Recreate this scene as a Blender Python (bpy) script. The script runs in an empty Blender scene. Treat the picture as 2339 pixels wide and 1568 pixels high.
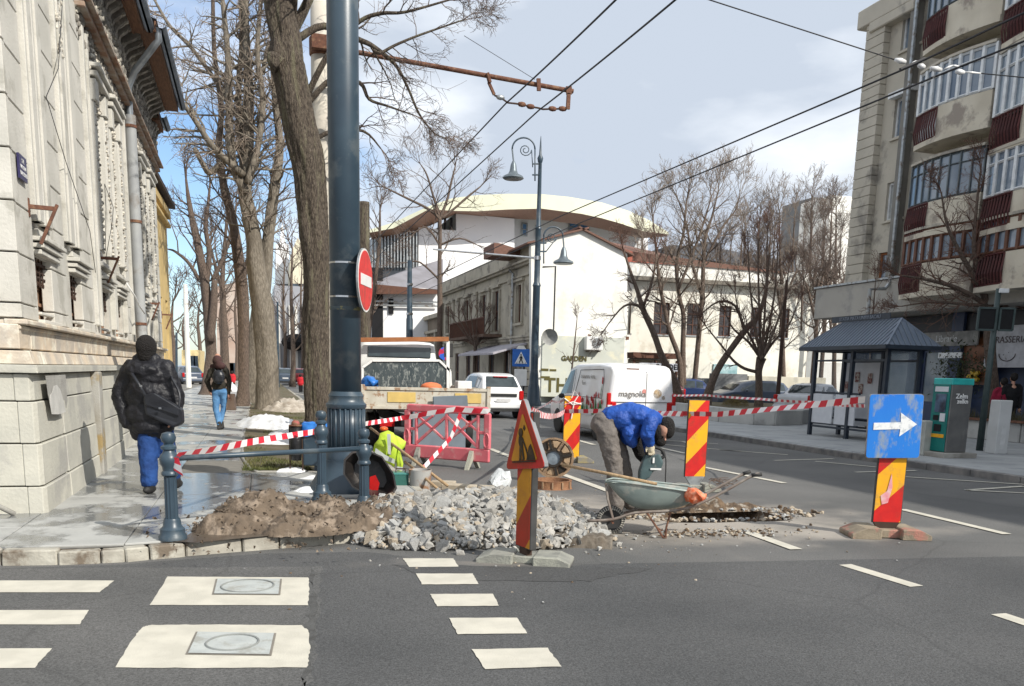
import bpy, bmesh, math, random
from mathutils import Vector, Matrix, noise
from mathutils.geometry import tessellate_polygon
R = math.radians
rnd = random.Random(7)
scene = bpy.context.scene
COL = scene.collection
# ------------------------------------------------------------------ camera
FOC, PIT, ROL, CX, CY, HC = 1970.0, R(10.2), .0246, 1169.5, 784 + 422, 1.57
TH = 0.2859
_cp, _sp, _ca, _sa = math.cos(PIT), math.sin(PIT), math.cos(ROL), math.sin(ROL)
def _rot(v):
    c, s = math.cos(TH), math.sin(TH)
    return Vector((v[0]*c + v[1]*s, -v[0]*s + v[1]*c, v[2]))
_f = Vector((0, _cp, -_sp)); _u = Vector((0, _sp, _cp)); _r = Vector((1, 0, 0))
CR = _rot(_ca*_r + _sa*_u); CU = _rot(_ca*_u - _sa*_r); CF = _rot(_f)
cam_d = bpy.data.cameras.new('camera'); cam = bpy.data.objects.new('camera', cam_d); COL.objects.link(cam)
cm = Matrix((CR, CU, -CF)).transposed().to_4x4(); cm.translation = (0, 0, HC)
cam.matrix_world = cm
cam_d.sensor_width = 36; cam_d.lens = FOC/2339*36; cam_d.shift_y = 422/2339
cam_d.clip_start = .05; cam_d.clip_end = 3000
scene.camera = cam
# ------------------------------------------------------------------ sky, sun, exposure
SUN_EL, SUN_AZ = R(37), R(143)          # azimuth clockwise from the street direction
world = bpy.data.worlds.new('World'); scene.world = world; world.use_nodes = True
nt = world.node_tree; nt.nodes.clear()
def N(nt, t, **k):
    n = nt.nodes.new(t)
    for a, b in k.items():
        if a in n.inputs.keys(): n.inputs[a].default_value = b
        else: setattr(n, a, b)
    return n
out = N(nt, 'ShaderNodeOutputWorld'); bg = N(nt, 'ShaderNodeBackground'); bg.inputs[1].default_value = .10
sky = N(nt, 'ShaderNodeTexSky'); sky.sky_type = 'NISHITA'; sky.sun_disc = False
sky.sun_elevation = SUN_EL; sky.sun_rotation = SUN_AZ; sky.air_density = 1.0; sky.dust_density = .6; sky.ozone_density = 1.5
tc = N(nt, 'ShaderNodeTexCoord'); mp = N(nt, 'ShaderNodeMapping'); mp.inputs['Scale'].default_value = (1, 1, 2.6)
mp.inputs['Location'].default_value = (.35, .2, .1)
nz = N(nt, 'ShaderNodeTexNoise'); nz.inputs['Scale'].default_value = 2.1; nz.inputs['Detail'].default_value = 9; nz.inputs['Roughness'].default_value = .55
L = nt.links.new
L(tc.outputs['Generated'], mp.inputs[0]); L(mp.outputs[0], nz.inputs['Vector'])
# a break in the cloud towards the left end of the street
dt = N(nt, 'ShaderNodeVectorMath', operation='DOT_PRODUCT'); dt.inputs[1].default_value = Vector((-.10, .97, .20)).normalized()
L(tc.outputs['Generated'], dt.inputs[0])
mr0 = N(nt, 'ShaderNodeMapRange'); L(dt.outputs['Value'], mr0.inputs[0])
for i, v in zip((1, 2, 3, 4), (.955, .995, 0, -.30)): mr0.inputs[i].default_value = v
ad = N(nt, 'ShaderNodeMath', operation='ADD'); L(nz.outputs[0], ad.inputs[0]); L(mr0.outputs[0], ad.inputs[1])
cr = N(nt, 'ShaderNodeValToRGB'); cr.color_ramp.elements[0].position = .20; cr.color_ramp.elements[1].position = .36
cr.color_ramp.elements[0].color = (0, 0, 0, 1); cr.color_ramp.elements[1].color = (1, 1, 1, 1)
L(ad.outputs[0], cr.inputs[0])
nz2 = N(nt, 'ShaderNodeTexNoise'); nz2.inputs['Scale'].default_value = 2.0; nz2.inputs['Detail'].default_value = 7; L(mp.outputs[0], nz2.inputs['Vector'])
cc = N(nt, 'ShaderNodeValToRGB'); cc.color_ramp.elements[0].position = .44; cc.color_ramp.elements[1].position = .57
cc.color_ramp.elements[0].color = (4.9, 5.5, 6.4, 1); cc.color_ramp.elements[1].color = (8.4, 8.8, 9.3, 1)
L(nz2.outputs[0], cc.inputs[0])
sb = N(nt, 'ShaderNodeMixRGB', blend_type='MULTIPLY'); sb.inputs[0].default_value = 1; sb.inputs[2].default_value = (1.15, 1.25, 1.35, 1)
L(sky.outputs[0], sb.inputs[1])
mx = N(nt, 'ShaderNodeMixRGB'); L(cr.outputs[0], mx.inputs[0]); L(sb.outputs[0], mx.inputs[1]); L(cc.outputs[0], mx.inputs[2])
L(mx.outputs[0], bg.inputs[0]); L(bg.outputs[0], out.inputs[0])
sd = bpy.data.lights.new('sun', 'SUN'); sd.energy = 4.2; sd.angle = R(.6); sd.color = (1, .95, .86)
so = bpy.data.objects.new('sun', sd); COL.objects.link(so)
sdir = Vector((math.sin(SUN_AZ)*math.cos(SUN_EL), math.cos(SUN_AZ)*math.cos(SUN_EL), math.sin(SUN_EL)))
so.rotation_euler = sdir.to_track_quat('Z', 'Y').to_euler()
vs = scene.view_settings; vs.view_transform = 'Standard'; vs.look = 'None'; vs.gamma = 1; vs.use_curve_mapping = False; vs.exposure = .36

# ------------------------------------------------------------------ photograph -> place
def ray(x, y): return CF + (x-CX)/FOC*CR - (y-CY)/FOC*CU
EYE = Vector((0, 0, HC))
def P(x, y, z=0.0):
    r = ray(x, y); return EYE + r*((z-HC)/r.z)
def VU(x, y, u):
    r = ray(x, y); return EYE + r*(u/r.x)
def VV(x, y, v):
    r = ray(x, y); return EYE + r*(v/r.y)
# ------------------------------------------------------------------ materials
MATS = {}
def mat(name, c, c2=None, rough=.8, metal=0, scale=6, bump=.15, bscale=60, bdist=.02, spec=.4, detail=5, lo=.35, hi=.65, stretch=None, emis=0, coat=0, alpha=1, trans=0, c3=None, c3s=1.2):
    if name in MATS: return MATS[name]
    m = bpy.data.materials.new(name); m.use_nodes = True; MATS[name] = m
    t = m.node_tree; b = t.nodes['Principled BSDF']; lk = t.links.new
    b.inputs['Roughness'].default_value = rough; b.inputs['Metallic'].default_value = metal
    b.inputs['Specular IOR Level'].default_value = spec; b.inputs['Coat Weight'].default_value = coat
    b.inputs['Alpha'].default_value = alpha; b.inputs['Transmission Weight'].default_value = trans
    tcn = N(t, 'ShaderNodeTexCoord'); mpn = N(t, 'ShaderNodeMapping'); lk(tcn.outputs['Object'], mpn.inputs[0])
    if stretch: mpn.inputs['Scale'].default_value = stretch
    col = None
    if c2 is None: c2 = tuple(min(1, x*.78) for x in c)
    n1 = N(t, 'ShaderNodeTexNoise'); n1.inputs['Scale'].default_value = scale; n1.inputs['Detail'].default_value = detail
    lk(mpn.outputs[0], n1.inputs['Vector'])
    r1 = N(t, 'ShaderNodeMapRange'); r1.inputs[1].default_value = lo; r1.inputs[2].default_value = hi; lk(n1.outputs[0], r1.inputs[0])
    mxn = N(t, 'ShaderNodeMixRGB'); mxn.inputs[1].default_value = (*c, 1); mxn.inputs[2].default_value = (*c2, 1)
    lk(r1.outputs[0], mxn.inputs[0]); col = mxn.outputs[0]
    if c3:
        n3 = N(t, 'ShaderNodeTexNoise'); n3.inputs['Scale'].default_value = c3s; n3.inputs['Detail'].default_value = 8; n3.inputs['Roughness'].default_value = .65
        lk(mpn.outputs[0], n3.inputs['Vector'])
        r3 = N(t, 'ShaderNodeMapRange'); r3.inputs[1].default_value = .53; r3.inputs[2].default_value = .62; lk(n3.outputs[0], r3.inputs[0])
        m3 = N(t, 'ShaderNodeMixRGB'); m3.inputs[2].default_value = (*c3, 1); lk(r3.outputs[0], m3.inputs[0]); lk(col, m3.inputs[1]); col = m3.outputs[0]
    lk(col, b.inputs['Base Color'])
    if bump:
        n2 = N(t, 'ShaderNodeTexNoise'); n2.inputs['Scale'].default_value = bscale; n2.inputs['Detail'].default_value = 4; lk(mpn.outputs[0], n2.inputs['Vector'])
        bp = N(t, 'ShaderNodeBump'); bp.inputs['Strength'].default_value = bump; bp.inputs['Distance'].default_value = bdist
        lk(n2.outputs[0], bp.inputs['Height']); lk(bp.outputs[0], b.inputs['Normal'])
    if emis:
        b.inputs['Emission Color'].default_value = (*c, 1); b.inputs['Emission Strength'].default_value = emis
    return m
# ------------------------------------------------------------------ mesh collector
class MB:
    def __init__(s, M=None): s.v = []; s.f = []; s.m = []; s.M = M
    def add(s, vs, fs, m=0):
        o = len(s.v)
        s.v += [s.M @ Vector(p) for p in vs] if s.M is not None else [Vector(p) for p in vs]
        s.f += [tuple(i+o for i in f) for f in fs]; s.m += [m]*len(fs); return s
    def box(s, c, d, rz=0, m=0, taper=1.0):
        hx, hy, hz = d[0]/2, d[1]/2, d[2]/2; ca, sa = math.cos(rz), math.sin(rz); vs = []
        for z in (-hz, hz):
            k = taper if z > 0 else 1
            for x, y in ((-hx, -hy), (hx, -hy), (hx, hy), (-hx, hy)):
                x *= k; y *= k; vs.append((c[0]+x*ca-y*sa, c[1]+x*sa+y*ca, c[2]+z))
        return s.add(vs, [(3, 2, 1, 0), (4, 5, 6, 7), (0, 1, 5, 4), (1, 2, 6, 5), (2, 3, 7, 6), (3, 0, 4, 7)], m)
    def bar(s, a, b, w, h=None, m=0, up=(0, 0, 1)):
        a, b = Vector(a), Vector(b); h = h or w; d = (b-a).normalized(); up = Vector(up)
        if abs(d.dot(up)) > .98: up = Vector((0, 1, 0))
        x = d.cross(up).normalized()*w/2; y = x.cross(d).normalized()*h/2
        vs = [a-x-y, a+x-y, a+x+y, a-x+y, b-x-y, b+x-y, b+x+y, b-x+y]
        return s.add(vs, [(0, 1, 2, 3), (7, 6, 5, 4), (4, 5, 1, 0), (5, 6, 2, 1), (6, 7, 3, 2), (7, 4, 0, 3)], m)
    def tube(s, pts, rs, n=8, m=0, caps=True, close=False):
        pts = [Vector(p) for p in pts]
        if not isinstance(rs, (list, tuple)): rs = [rs]*len(pts)
        vs = []; fs = []; k = len(pts); prev = None
        for i, p in enumerate(pts):
            if close: d = pts[(i+1) % k]-pts[i-1]
            else: d = pts[min(i+1, k-1)]-pts[max(i-1, 0)]
            if d.length < 1e-9: d = Vector((0, 0, 1))
            d.normalize()
            if prev is None:
                a = Vector((1, 0, 0)) if abs(d.x) < .8 else Vector((0, 1, 0)); x = (a-d*a.dot(d)).normalized()
            else:
                x = prev-d*prev.dot(d); x = x.normalized() if x.length > 1e-6 else d.orthogonal().normalized()
            prev = x; y = d.cross(x)
            for j in range(n):
                t = 2*math.pi*j/n; vs.append(p+(x*math.cos(t)+y*math.sin(t))*rs[i])
        for i in range(k if close else k-1):
            i2 = (i+1) % k
            for j in range(n): fs.append((i*n+j, i*n+(j+1) % n, i2*n+(j+1) % n, i2*n+j))
        if caps and not close: fs += [tuple(range(n))[::-1], tuple((k-1)*n+j for j in range(n))]
        return s.add(vs, fs, m)
    def lathe(s, prof, c=(0, 0, 0), n=20, m=0, flute=0, ax=None):
        vs = []; fs = []; k = len(prof)
        for r, z in prof:
            for j in range(n):
                t = 2*math.pi*j/n; q = r
                if flute and j % 2: q = r-flute
                p = Vector((q*math.cos(t), q*math.sin(t), z))
                if ax is not None: p = ax @ p
                vs.append(Vector(c)+p)
        for i in range(k-1):
            for j in range(n): fs.append((i*n+j, i*n+(j+1) % n, (i+1)*n+(j+1) % n, (i+1)*n+j))
        fs += [tuple(range(n))[::-1], tuple((k-1)*n+j for j in range(n))]
        return s.add(vs, fs, m)
    def cyl(s, a, b, r, n=14, m=0, r2=None): return s.tube([a, b], [r, r if r2 is None else r2], n, m)
    def sph(s, c, r, n=10, m=0, M=None):
        if not isinstance(r, (tuple, list)): r = (r, r, r)
        vs = [(0, 0, -1)]; k = n//2
        for i in range(1, k):
            a = math.pi*i/k-math.pi/2
            for j in range(n): t = 2*math.pi*j/n; vs.append((math.cos(a)*math.cos(t), math.cos(a)*math.sin(t), math.sin(a)))
        vs.append((0, 0, 1)); fs = []
        for j in range(n): fs.append((0, 1+(j+1) % n, 1+j))
        for i in range(k-2):
            for j in range(n): fs.append((1+i*n+j, 1+i*n+(j+1) % n, 1+(i+1)*n+(j+1) % n, 1+(i+1)*n+j))
        e = len(vs)-1
        for j in range(n): fs.append((1+(k-2)*n+j, 1+(k-2)*n+(j+1) % n, e))
        q = []
        for p in vs:
            p = Vector((p[0]*r[0], p[1]*r[1], p[2]*r[2]))
            if M is not None: p = M @ p
            q.append(p+Vector(c))
        return s.add(q, fs, m)
    def prism(s, poly, vec, m=0):
        """closed 3-D polygon pushed along vec"""
        poly = [Vector(p) for p in poly]; vec = Vector(vec); n = len(poly)
        nn = Vector((0, 0, 0))
        for i in range(n): nn += poly[i].cross(poly[(i+1) % n])
        if nn.dot(vec) > 0: poly = poly[::-1]
        tri = tessellate_polygon([poly]); vs = poly+[p+vec for p in poly]; fs = []
        for t in tri:
            a, b, c = t
            fs.append((a, b, c)) ; fs.append((c+n, b+n, a+n))
        for i in range(n): j = (i+1) % n; fs.append((i, i+n, j+n, j))
        return s.add(vs, fs, m)
    def quad(s, a, b, c, d, m=0): return s.add([a, b, c, d], [(0, 1, 2, 3)], m)
    def build(s, name, mats, parent=None, smooth=False, bevel=0, loc=None, rot=None, kind=None, wloc=False, fixn=False, seg=1):
        me = bpy.data.meshes.new(name); me.from_pydata([tuple(p) for p in s.v], [], s.f)
        if not isinstance(mats, (list, tuple)): mats = [mats]
        for q in mats: me.materials.append(q)
        if len(mats) > 1: me.polygons.foreach_set('material_index', s.m)
        if fixn:
            bm = bmesh.new(); bm.from_mesh(me); bmesh.ops.recalc_face_normals(bm, faces=bm.faces); bm.to_mesh(me); bm.free()
        if smooth:
            me.polygons.foreach_set('use_smooth', [True]*len(me.polygons))
            if smooth is not 'all': me.set_sharp_from_angle(angle=R(42))
        me.update()
        o = bpy.data.objects.new(name, me); COL.objects.link(o)
        if parent is not None: o.parent = parent
        if wloc and parent is not None: o.location = -parent.location
        if loc is not None: o.location = loc
        if rot is not None: o.rotation_euler = rot
        if bevel:
            b = o.modifiers.new('bevel', 'BEVEL'); b.width = bevel; b.segments = seg; b.limit_method = 'ANGLE'
        if kind: o['kind'] = kind
        return o
def thing(name, label, cat, loc=(0, 0, 0), rz=0, group=None):
    o = bpy.data.objects.new(name, None); COL.objects.link(o); o.location = loc; o.rotation_euler = (0, 0, rz); o.empty_display_size = .2
    o['label'] = label; o['category'] = cat
    if group: o['group'] = group
    return o
def tag(o, label, cat, group=None):
    o['label'] = label; o['category'] = cat
    if group: o['group'] = group
    return o
def copy_tree(o, parent=None):
    c = o.copy(); COL.objects.link(c)
    if parent is not None: c.parent = parent
    for ch in list(o.children): copy_tree(ch, c)
    return c
def dup(o, loc, rz=0, label=None, scale=None):
    c = copy_tree(o); c.location = loc; c.rotation_euler = (0, 0, rz)
    if label: c['label'] = label
    if scale: c.scale = scale
    return c
def inst(me, name, parent, loc, rot=(0, 0, 0), scale=(1, 1, 1)):
    o = bpy.data.objects.new(name, me); COL.objects.link(o); o.parent = parent; o.location = loc; o.rotation_euler = rot; o.scale = scale; return o
def text(txt, name, m, parent, loc, rot, size, depth=.002, align='CENTER', bold=0, sx=1):
    cu = bpy.data.curves.new('t', 'FONT'); cu.body = txt; cu.size = size; cu.extrude = depth; cu.align_x = align; cu.align_y = 'CENTER'; cu.offset = bold; cu.resolution_u = 3
    t = bpy.data.objects.new('t', cu); COL.objects.link(t)
    dg = bpy.context.evaluated_depsgraph_get(); me = bpy.data.meshes.new_from_object(t.evaluated_get(dg))
    bpy.data.objects.remove(t); me.materials.clear(); me.materials.append(m)
    o = bpy.data.objects.new(name, me); COL.objects.link(o)
    if parent is not None: o.parent = parent
    o.location = loc; o.rotation_euler = rot; o.scale = (sx, 1, 1); return o
def blob(name, prims, m, parent, vox=.014, smooth=6, fold=0, fscale=.12, wloc=False):
    """one continuous skin over tapered limbs and ellipsoids"""
    b = MB()
    for p in prims:
        if p[0] == 'c':
            a, c, r0, r1 = Vector(p[1]), Vector(p[2]), p[3], p[4]
            b.tube([a, c], [r0, r1], 12); b.sph(a, r0, 12); b.sph(c, r1, 12)
        else:
            b.sph(p[1], p[2], 14, M=p[3] if len(p) > 3 else None)
    o = b.build(name, m, parent, smooth='all', wloc=wloc)
    rm = o.modifiers.new('skin', 'REMESH'); rm.mode = 'VOXEL'; rm.voxel_size = vox; rm.use_smooth_shade = True
    sm = o.modifiers.new('smooth', 'SMOOTH'); sm.iterations = smooth; sm.factor = .5
    if fold:
        tx = bpy.data.textures.new('folds', 'CLOUDS'); tx.noise_scale = fscale; tx.noise_depth = 2
        d = o.modifiers.new('folds', 'DISPLACE'); d.texture = tx; d.strength = fold; d.mid_level = .5; d.texture_coords = 'LOCAL'
    return o
def wall_open(mb, O, X, Nn, w, h, ops, depth, m=0, mr=None, back=None):
    """wall face w x h at O along X with real openings ops=(x0,z0,x1,z1), reveals going back by depth"""
    O = Vector(O); X = Vector(X); Nn = Vector(Nn); Z = Vector((0, 0, 1)); mr = m if mr is None else mr
    xs = sorted({0, w, *[max(0, min(w, o[0])) for o in ops], *[max(0, min(w, o[2])) for o in ops]})
    zs = sorted({0, h, *[o[1] for o in ops], *[o[3] for o in ops]})
    flip = X.cross(Z).dot(Nn) < 0
    def q(a, b, c, d, mm): mb.quad(*( (d, c, b, a) if flip else (a, b, c, d)), mm)
    for i in range(len(xs)-1):
        for j in range(len(zs)-1):
            cx, cz = (xs[i]+xs[i+1])/2, (zs[j]+zs[j+1])/2
            if any(o[0] < cx < o[2] and o[1] < cz < o[3] for o in ops): continue
            q(O+X*xs[i]+Z*zs[j], O+X*xs[i+1]+Z*zs[j], O+X*xs[i+1]+Z*zs[j+1], O+X*xs[i]+Z*zs[j+1], m)
    D = -Nn*depth
    for x0, z0, x1, z1 in ops:
        a, b, c, d = O+X*x0+Z*z0, O+X*x1+Z*z0, O+X*x1+Z*z1, O+X*x0+Z*z1
        q(a, a+D, b+D, b, mr) if False else None
        q(b, a, a+D, b+D, mr) if False else None
        mb.quad(a, b, b+D, a+D, mr); mb.quad(b, c, c+D, b+D, mr); mb.quad(c, d, d+D, c+D, mr); mb.quad(d, a, a+D, d+D, mr)
        if back is not None: mb.quad(a+D, b+D, c+D, d+D, back)
def window(parent, O, X, Nn, rect, depth, mf, mg, nx=2, nz=1, fw=.05, wloc=False, sill=None):
    """frame (a part) with its panes (sub-parts), set back by depth"""
    O = Vector(O); X = Vector(X); Nn = Vector(Nn); Z = Vector((0, 0, 1)); x0, z0, x1, z1 = rect
    B = O-Nn*depth
    def pt(x, z, d=0): return B+X*x+Z*z+Nn*d
    f = MB()
    def b2(xa, za, xb, zb, d0, d1):
        f.add([pt(xa, za, d0), pt(xb, za, d0), pt(xb, zb, d0), pt(xa, zb, d0), pt(xa, za, d1), pt(xb, za, d1), pt(xb, zb, d1), pt(xa, zb, d1)],
              [(0, 1, 2, 3), (7, 6, 5, 4), (4, 5, 1, 0), (5, 6, 2, 1), (6, 7, 3, 2), (7, 4, 0, 3)])
    b2(x0, z0, x0+fw, z1, .01, .06); b2(x1-fw, z0, x1, z1, .01, .06); b2(x0+fw, z0, x1-fw, z0+fw, .01, .06); b2(x0+fw, z1-fw, x1-fw, z1, .01, .06)
    for i in range(1, nx):
        x = x0+(x1-x0)*i/nx; b2(x-fw*.4, z0+fw, x+fw*.4, z1-fw, .012, .055)
    for i in range(1, nz):
        z = z0+(z1-z0)*i/nz; b2(x0+fw, z-fw*.35, x1-fw, z+fw*.35, .014, .05)
    fo = f.build('window', mf, parent, fixn=True, wloc=wloc)
    g = MB(); g.quad(pt(x0+fw*.5, z0+fw*.5, .02), pt(x1-fw*.5, z0+fw*.5, .02), pt(x1-fw*.5, z1-fw*.5, .02), pt(x0+fw*.5, z1-fw*.5, .02))
    g.build('pane', mg, fo)
    if sill:
        s_ = MB(); f = s_; b2(x0-.06, z0-.07, x1+.06, z0, 0, depth+.07); s_.build('sill', sill, fo, fixn=True)
    return fo
def ngon_sheet(poly, z, holes=()):
    loops = [[Vector((p[0], p[1], 0)) for p in poly]]+[[Vector((p[0], p[1], 0)) for p in h] for h in holes]
    tri = tessellate_polygon(loops); allv = [Vector((p.x, p.y, z)) for l in loops for p in l]; fs = []
    for t in tri:
        a, b, c = [allv[i] for i in t]
        fs.append(t if (b-a).cross(c-a).z > 0 else t[::-1])
    return allv, fs
# common materials
m_pole = mat('blue_grey_paint', (.027, .047, .068), (.038, .064, .088), rough=.38, scale=3, bump=.03, spec=.5, c3=(.075, .095, .11), c3s=2.2)
m_concrete = mat('concrete', (.34, .33, .30), (.24, .23, .21), rough=.9, scale=3, bump=.3, c3=(.2, .19, .17))
m_white = mat('white_paint', (.78, .78, .76), (.7, .7, .69), rough=.35, bump=.0, coat=.3)
m_black = mat('black_rubber', (.02, .02, .02), (.03, .03, .03), rough=.7, bump=.1)
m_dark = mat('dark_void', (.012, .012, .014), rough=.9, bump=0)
m_glass = mat('window_glass', (.035, .05, .065), (.06, .08, .10), rough=.06, bump=0, spec=.9, scale=1.5)
m_glassd = mat('car_glass', (.02, .028, .03), (.04, .055, .06), rough=.05, bump=0, spec=.8, scale=3)
m_rust = mat('rusty_steel', (.16, .07, .042), (.10, .045, .03), rough=.85, scale=20, bump=.25, c3=(.20, .11, .065), c3s=9)
m_red = mat('red_reflective', (.62, .02, .015), (.5, .015, .015), rough=.4, bump=.03, scale=9, c3=(.40, .03, .02), c3s=5)
m_yel = mat('yellow_reflective', (.85, .42, .01), (.76, .36, .02), rough=.42, bump=.03, scale=9, c3=(.58, .31, .05), c3s=5)
m_gal = mat('galvanised_steel', (.42, .44, .45), (.3, .32, .33), rough=.42, metal=.75, scale=8, bump=.05, c3=(.2, .17, .14), c3s=4)
m_chrome = mat('bright_metal', (.6, .6, .6), rough=.2, metal=1, bump=0)
m_rubber = m_black
m_snow = mat('snow', (.80, .81, .83), (.62, .62, .62), rough=.6, scale=5, bump=.5, bscale=30)
m_lampred = mat('red_lamp_plastic', (.5, .01, .01), (.35, .01, .01), rough=.2, bump=0)
m_wood = mat('weathered_wood', (.40, .28, .16), (.27, .18, .10), rough=.8, scale=6, bump=.2, stretch=(12, 1, 1))
# ================================================================== SETTING: road, pavements
def asphalt(name, c, c2, dust=None):
    m = mat(name, c, c2, rough=.82, scale=.6, bump=.0, detail=8)
    t = m.node_tree; b = t.nodes['Principled BSDF']; lk = t.links.new
    src = b.inputs['Base Color'].links[0].from_socket
    tcn = N(t, 'ShaderNodeTexCoord')
    v = N(t, 'ShaderNodeTexNoise'); v.inputs['Scale'].default_value = 85; v.inputs['Detail'].default_value = 3; v.inputs['Roughness'].default_value = .8; lk(tcn.outputs['Object'], v.inputs['Vector'])
    r = N(t, 'ShaderNodeMapRange'); lk(v.outputs[0], r.inputs[0])
    for i, q in zip((1, 2, 3, 4), (.3, .7, .42, 1.75)): r.inputs[i].default_value = q
    mu = N(t, 'ShaderNodeMixRGB', blend_type='MULTIPLY'); mu.inputs[0].default_value = 1; lk(src, mu.inputs[1]); lk(r.outputs[0], mu.inputs[2])
    col = mu.outputs[0]
    # faint cracks and sealed seams
    w = N(t, 'ShaderNodeTexVoronoi'); w.feature = 'DISTANCE_TO_EDGE'; w.inputs['Scale'].default_value = .33
    wn = N(t, 'ShaderNodeTexNoise'); wn.inputs['Scale'].default_value = 1.4; wn.inputs['Detail'].default_value = 6; lk(tcn.outputs['Object'], wn.inputs['Vector'])
    wm = N(t, 'ShaderNodeMixRGB'); wm.inputs[0].default_value = .22; lk(tcn.outputs['Object'], wm.inputs[1]); lk(wn.outputs['Color'], wm.inputs[2]); lk(wm.outputs[0], w.inputs['Vector'])
    wr = N(t, 'ShaderNodeMapRange'); lk(w.outputs['Distance'], wr.inputs[0])
    for i, q in zip((1, 2, 3, 4), (.0, .006, .25, 0)): wr.inputs[i].default_value = q
    cm_ = N(t, 'ShaderNodeMixRGB'); cm_.inputs[2].default_value = (.02, .02, .02, 1); lk(wr.outputs[0], cm_.inputs[0]); lk(col, cm_.inputs[1]); col = cm_.outputs[0]
    if dust:
        for (dx, dy, sx, sy, amt) in dust:
            mp_ = N(t, 'ShaderNodeMapping'); mp_.inputs['Location'].default_value = (-dx/sx, -dy/sy, 0); mp_.inputs['Scale'].default_value = (1/sx, 1/sy, 0); lk(tcn.outputs['Object'], mp_.inputs[0])
            ln = N(t, 'ShaderNodeVectorMath', operation='LENGTH'); lk(mp_.outputs[0], ln.inputs[0])
            dn = N(t, 'ShaderNodeTexNoise'); dn.inputs['Scale'].default_value = 1.8; dn.inputs['Detail'].default_value = 8; lk(tcn.outputs['Object'], dn.inputs['Vector'])
            a_ = N(t, 'ShaderNodeMath', operation='ADD'); lk(ln.outputs['Value'], a_.inputs[0]); lk(dn.outputs[0], a_.inputs[1])
            rr = N(t, 'ShaderNodeMapRange'); lk(a_.outputs[0], rr.inputs[0]); rr.interpolation_type = 'SMOOTHSTEP'
            for i, q in zip((1, 2, 3, 4), (.75, 1.5, amt, 0)): rr.inputs[i].default_value = q
            dm = N(t, 'ShaderNodeMixRGB'); dm.inputs[2].default_value = (.40, .36, .31, 1); lk(rr.outputs[0], dm.inputs[0]); lk(col, dm.inputs[1]); col = dm.outputs[0]
    lk(col, b.inputs['Base Color'])
    bp = N(t, 'ShaderNodeBump'); bp.inputs['Strength'].default_value = .55; bp.inputs['Distance'].default_value = .01; lk(v.outputs[0], bp.inputs['Height']); lk(bp.outputs[0], b.inputs['Normal'])
    return m
m_asph = asphalt('old_asphalt', (.12, .118, .114), (.085, .085, .083), [(4.4, 8.6, 2.9, 1.9, .75), (2.6, 9.8, 2.2, 2.2, .45), (5.9, 7.55, 1.7, .5, .5)])
m_asph2 = asphalt('newer_asphalt', (.080, .080, .080), (.055, .056, .057), [(2.2, 6.9, 1.6, .35, .35)])
hole_px = [(1500, 1180), (1528, 1170), (1565, 1164), (1610, 1163), (1660, 1162), (1705, 1161), (1740, 1168), (1775, 1178), (1812, 1189), (1770, 1191), (1710, 1191), (1650, 1194), (1590, 1195), (1540, 1194), (1512, 1190)]
hole = [P(*q) for q in hole_px]
hc = sum(hole, Vector())/len(hole)
vs_, fs_ = ngon_sheet([(-400, -60), (400, -60), (400, 900), (-400, 900)], 0, [[(p.x, p.y) for p in hole][::-1]])
mb = MB(); mb.add(vs_, fs_); road = mb.build('road', m_asph, kind='structure')
m_soil = mat('broken_subsoil', (.16, .11, .07), (.07, .05, .035), rough=1, scale=14, bump=1, bscale=30, c3=(.3, .27, .23), c3s=8)
mb = MB(); n = len(hole); inner = [hc+(p-hc)*.93+Vector((rnd.uniform(-.02, .02), 0, -.42)) for p in hole]
mid = [hc+(p-hc)*rnd.uniform(.93, .99)+Vector((0, 0, -.17)) for p in hole]
allr = hole+mid+inner; fs_ = []
for i in range(n):
    j = (i+1) % n; fs_ += [(i, j, n+j, n+i), (n+i, n+j, 2*n+j, 2*n+i)]
fs_.append(tuple(range(2*n, 3*n))); mb.add(allr, fs_); mb.build('trench', m_soil, kind='structure')
# cross street resurfaced in darker asphalt
mb = MB()
edge = [(-30, P(0, 1292).y-.02)]+[tuple(P(x, y).xy) for x, y in ((0, 1300), (280, 1291), (345, 1285), (600, 1266), (840, 1262), (1000, 1282), (1300, 1290), (1700, 1284), (2339, 1272))]+[(30, 7.0)]
vs_, fs_ = ngon_sheet([(30, -40), (-30, -40)][::-1]+edge[::-1], .004); mb.add(vs_, fs_); mb.build('cross_street', m_asph2, kind='structure')
# older lighter patch of asphalt under the crosswalk, with a tarred seam along its edge
m_asph3 = asphalt('worn_asphalt_patch', (.105, .103, .10), (.07, .07, .069))
def rag(px, w): return [(P(x, y).x+rnd.uniform(-w, w), P(x, y).y+rnd.uniform(-w, w)) for x, y in px]
def line(a, b, n): return [(a[0]+(b[0]-a[0])*i/n, a[1]+(b[1]-a[1])*i/n) for i in range(n)]
pl_ = rag(line((-700, 1306), (735, 1296), 30)+line((735, 1296), (722, 1500), 26)+line((722, 1500), (680, 1720), 16)+[(-700, 1720)], .02)
vs_, fs_ = ngon_sheet(pl_, .0055); mb = MB(); mb.add(vs_, fs_); mb.build('worn_asphalt_patch', m_asph3, kind='structure')
pl_ = rag(line((714, 1300), (704, 1395), 10)+line((704, 1395), (700, 1430), 5)+line((700, 1430), (700, 1532), 9)+line((700, 1532), (655, 1660), 9)+line((668, 1660), (712, 1532), 9)+line((712, 1532), (722, 1400), 12)+line((722, 1400), (719, 1300), 8), .022)
vs_, fs_ = ngon_sheet(pl_, .007); mb = MB(); mb.add(vs_, fs_); mb.build('tar_seam', mat('tar_seam', (.055, .054, .052), (.09, .09, .088), rough=.85, scale=9, bump=.6), kind='structure')
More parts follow.
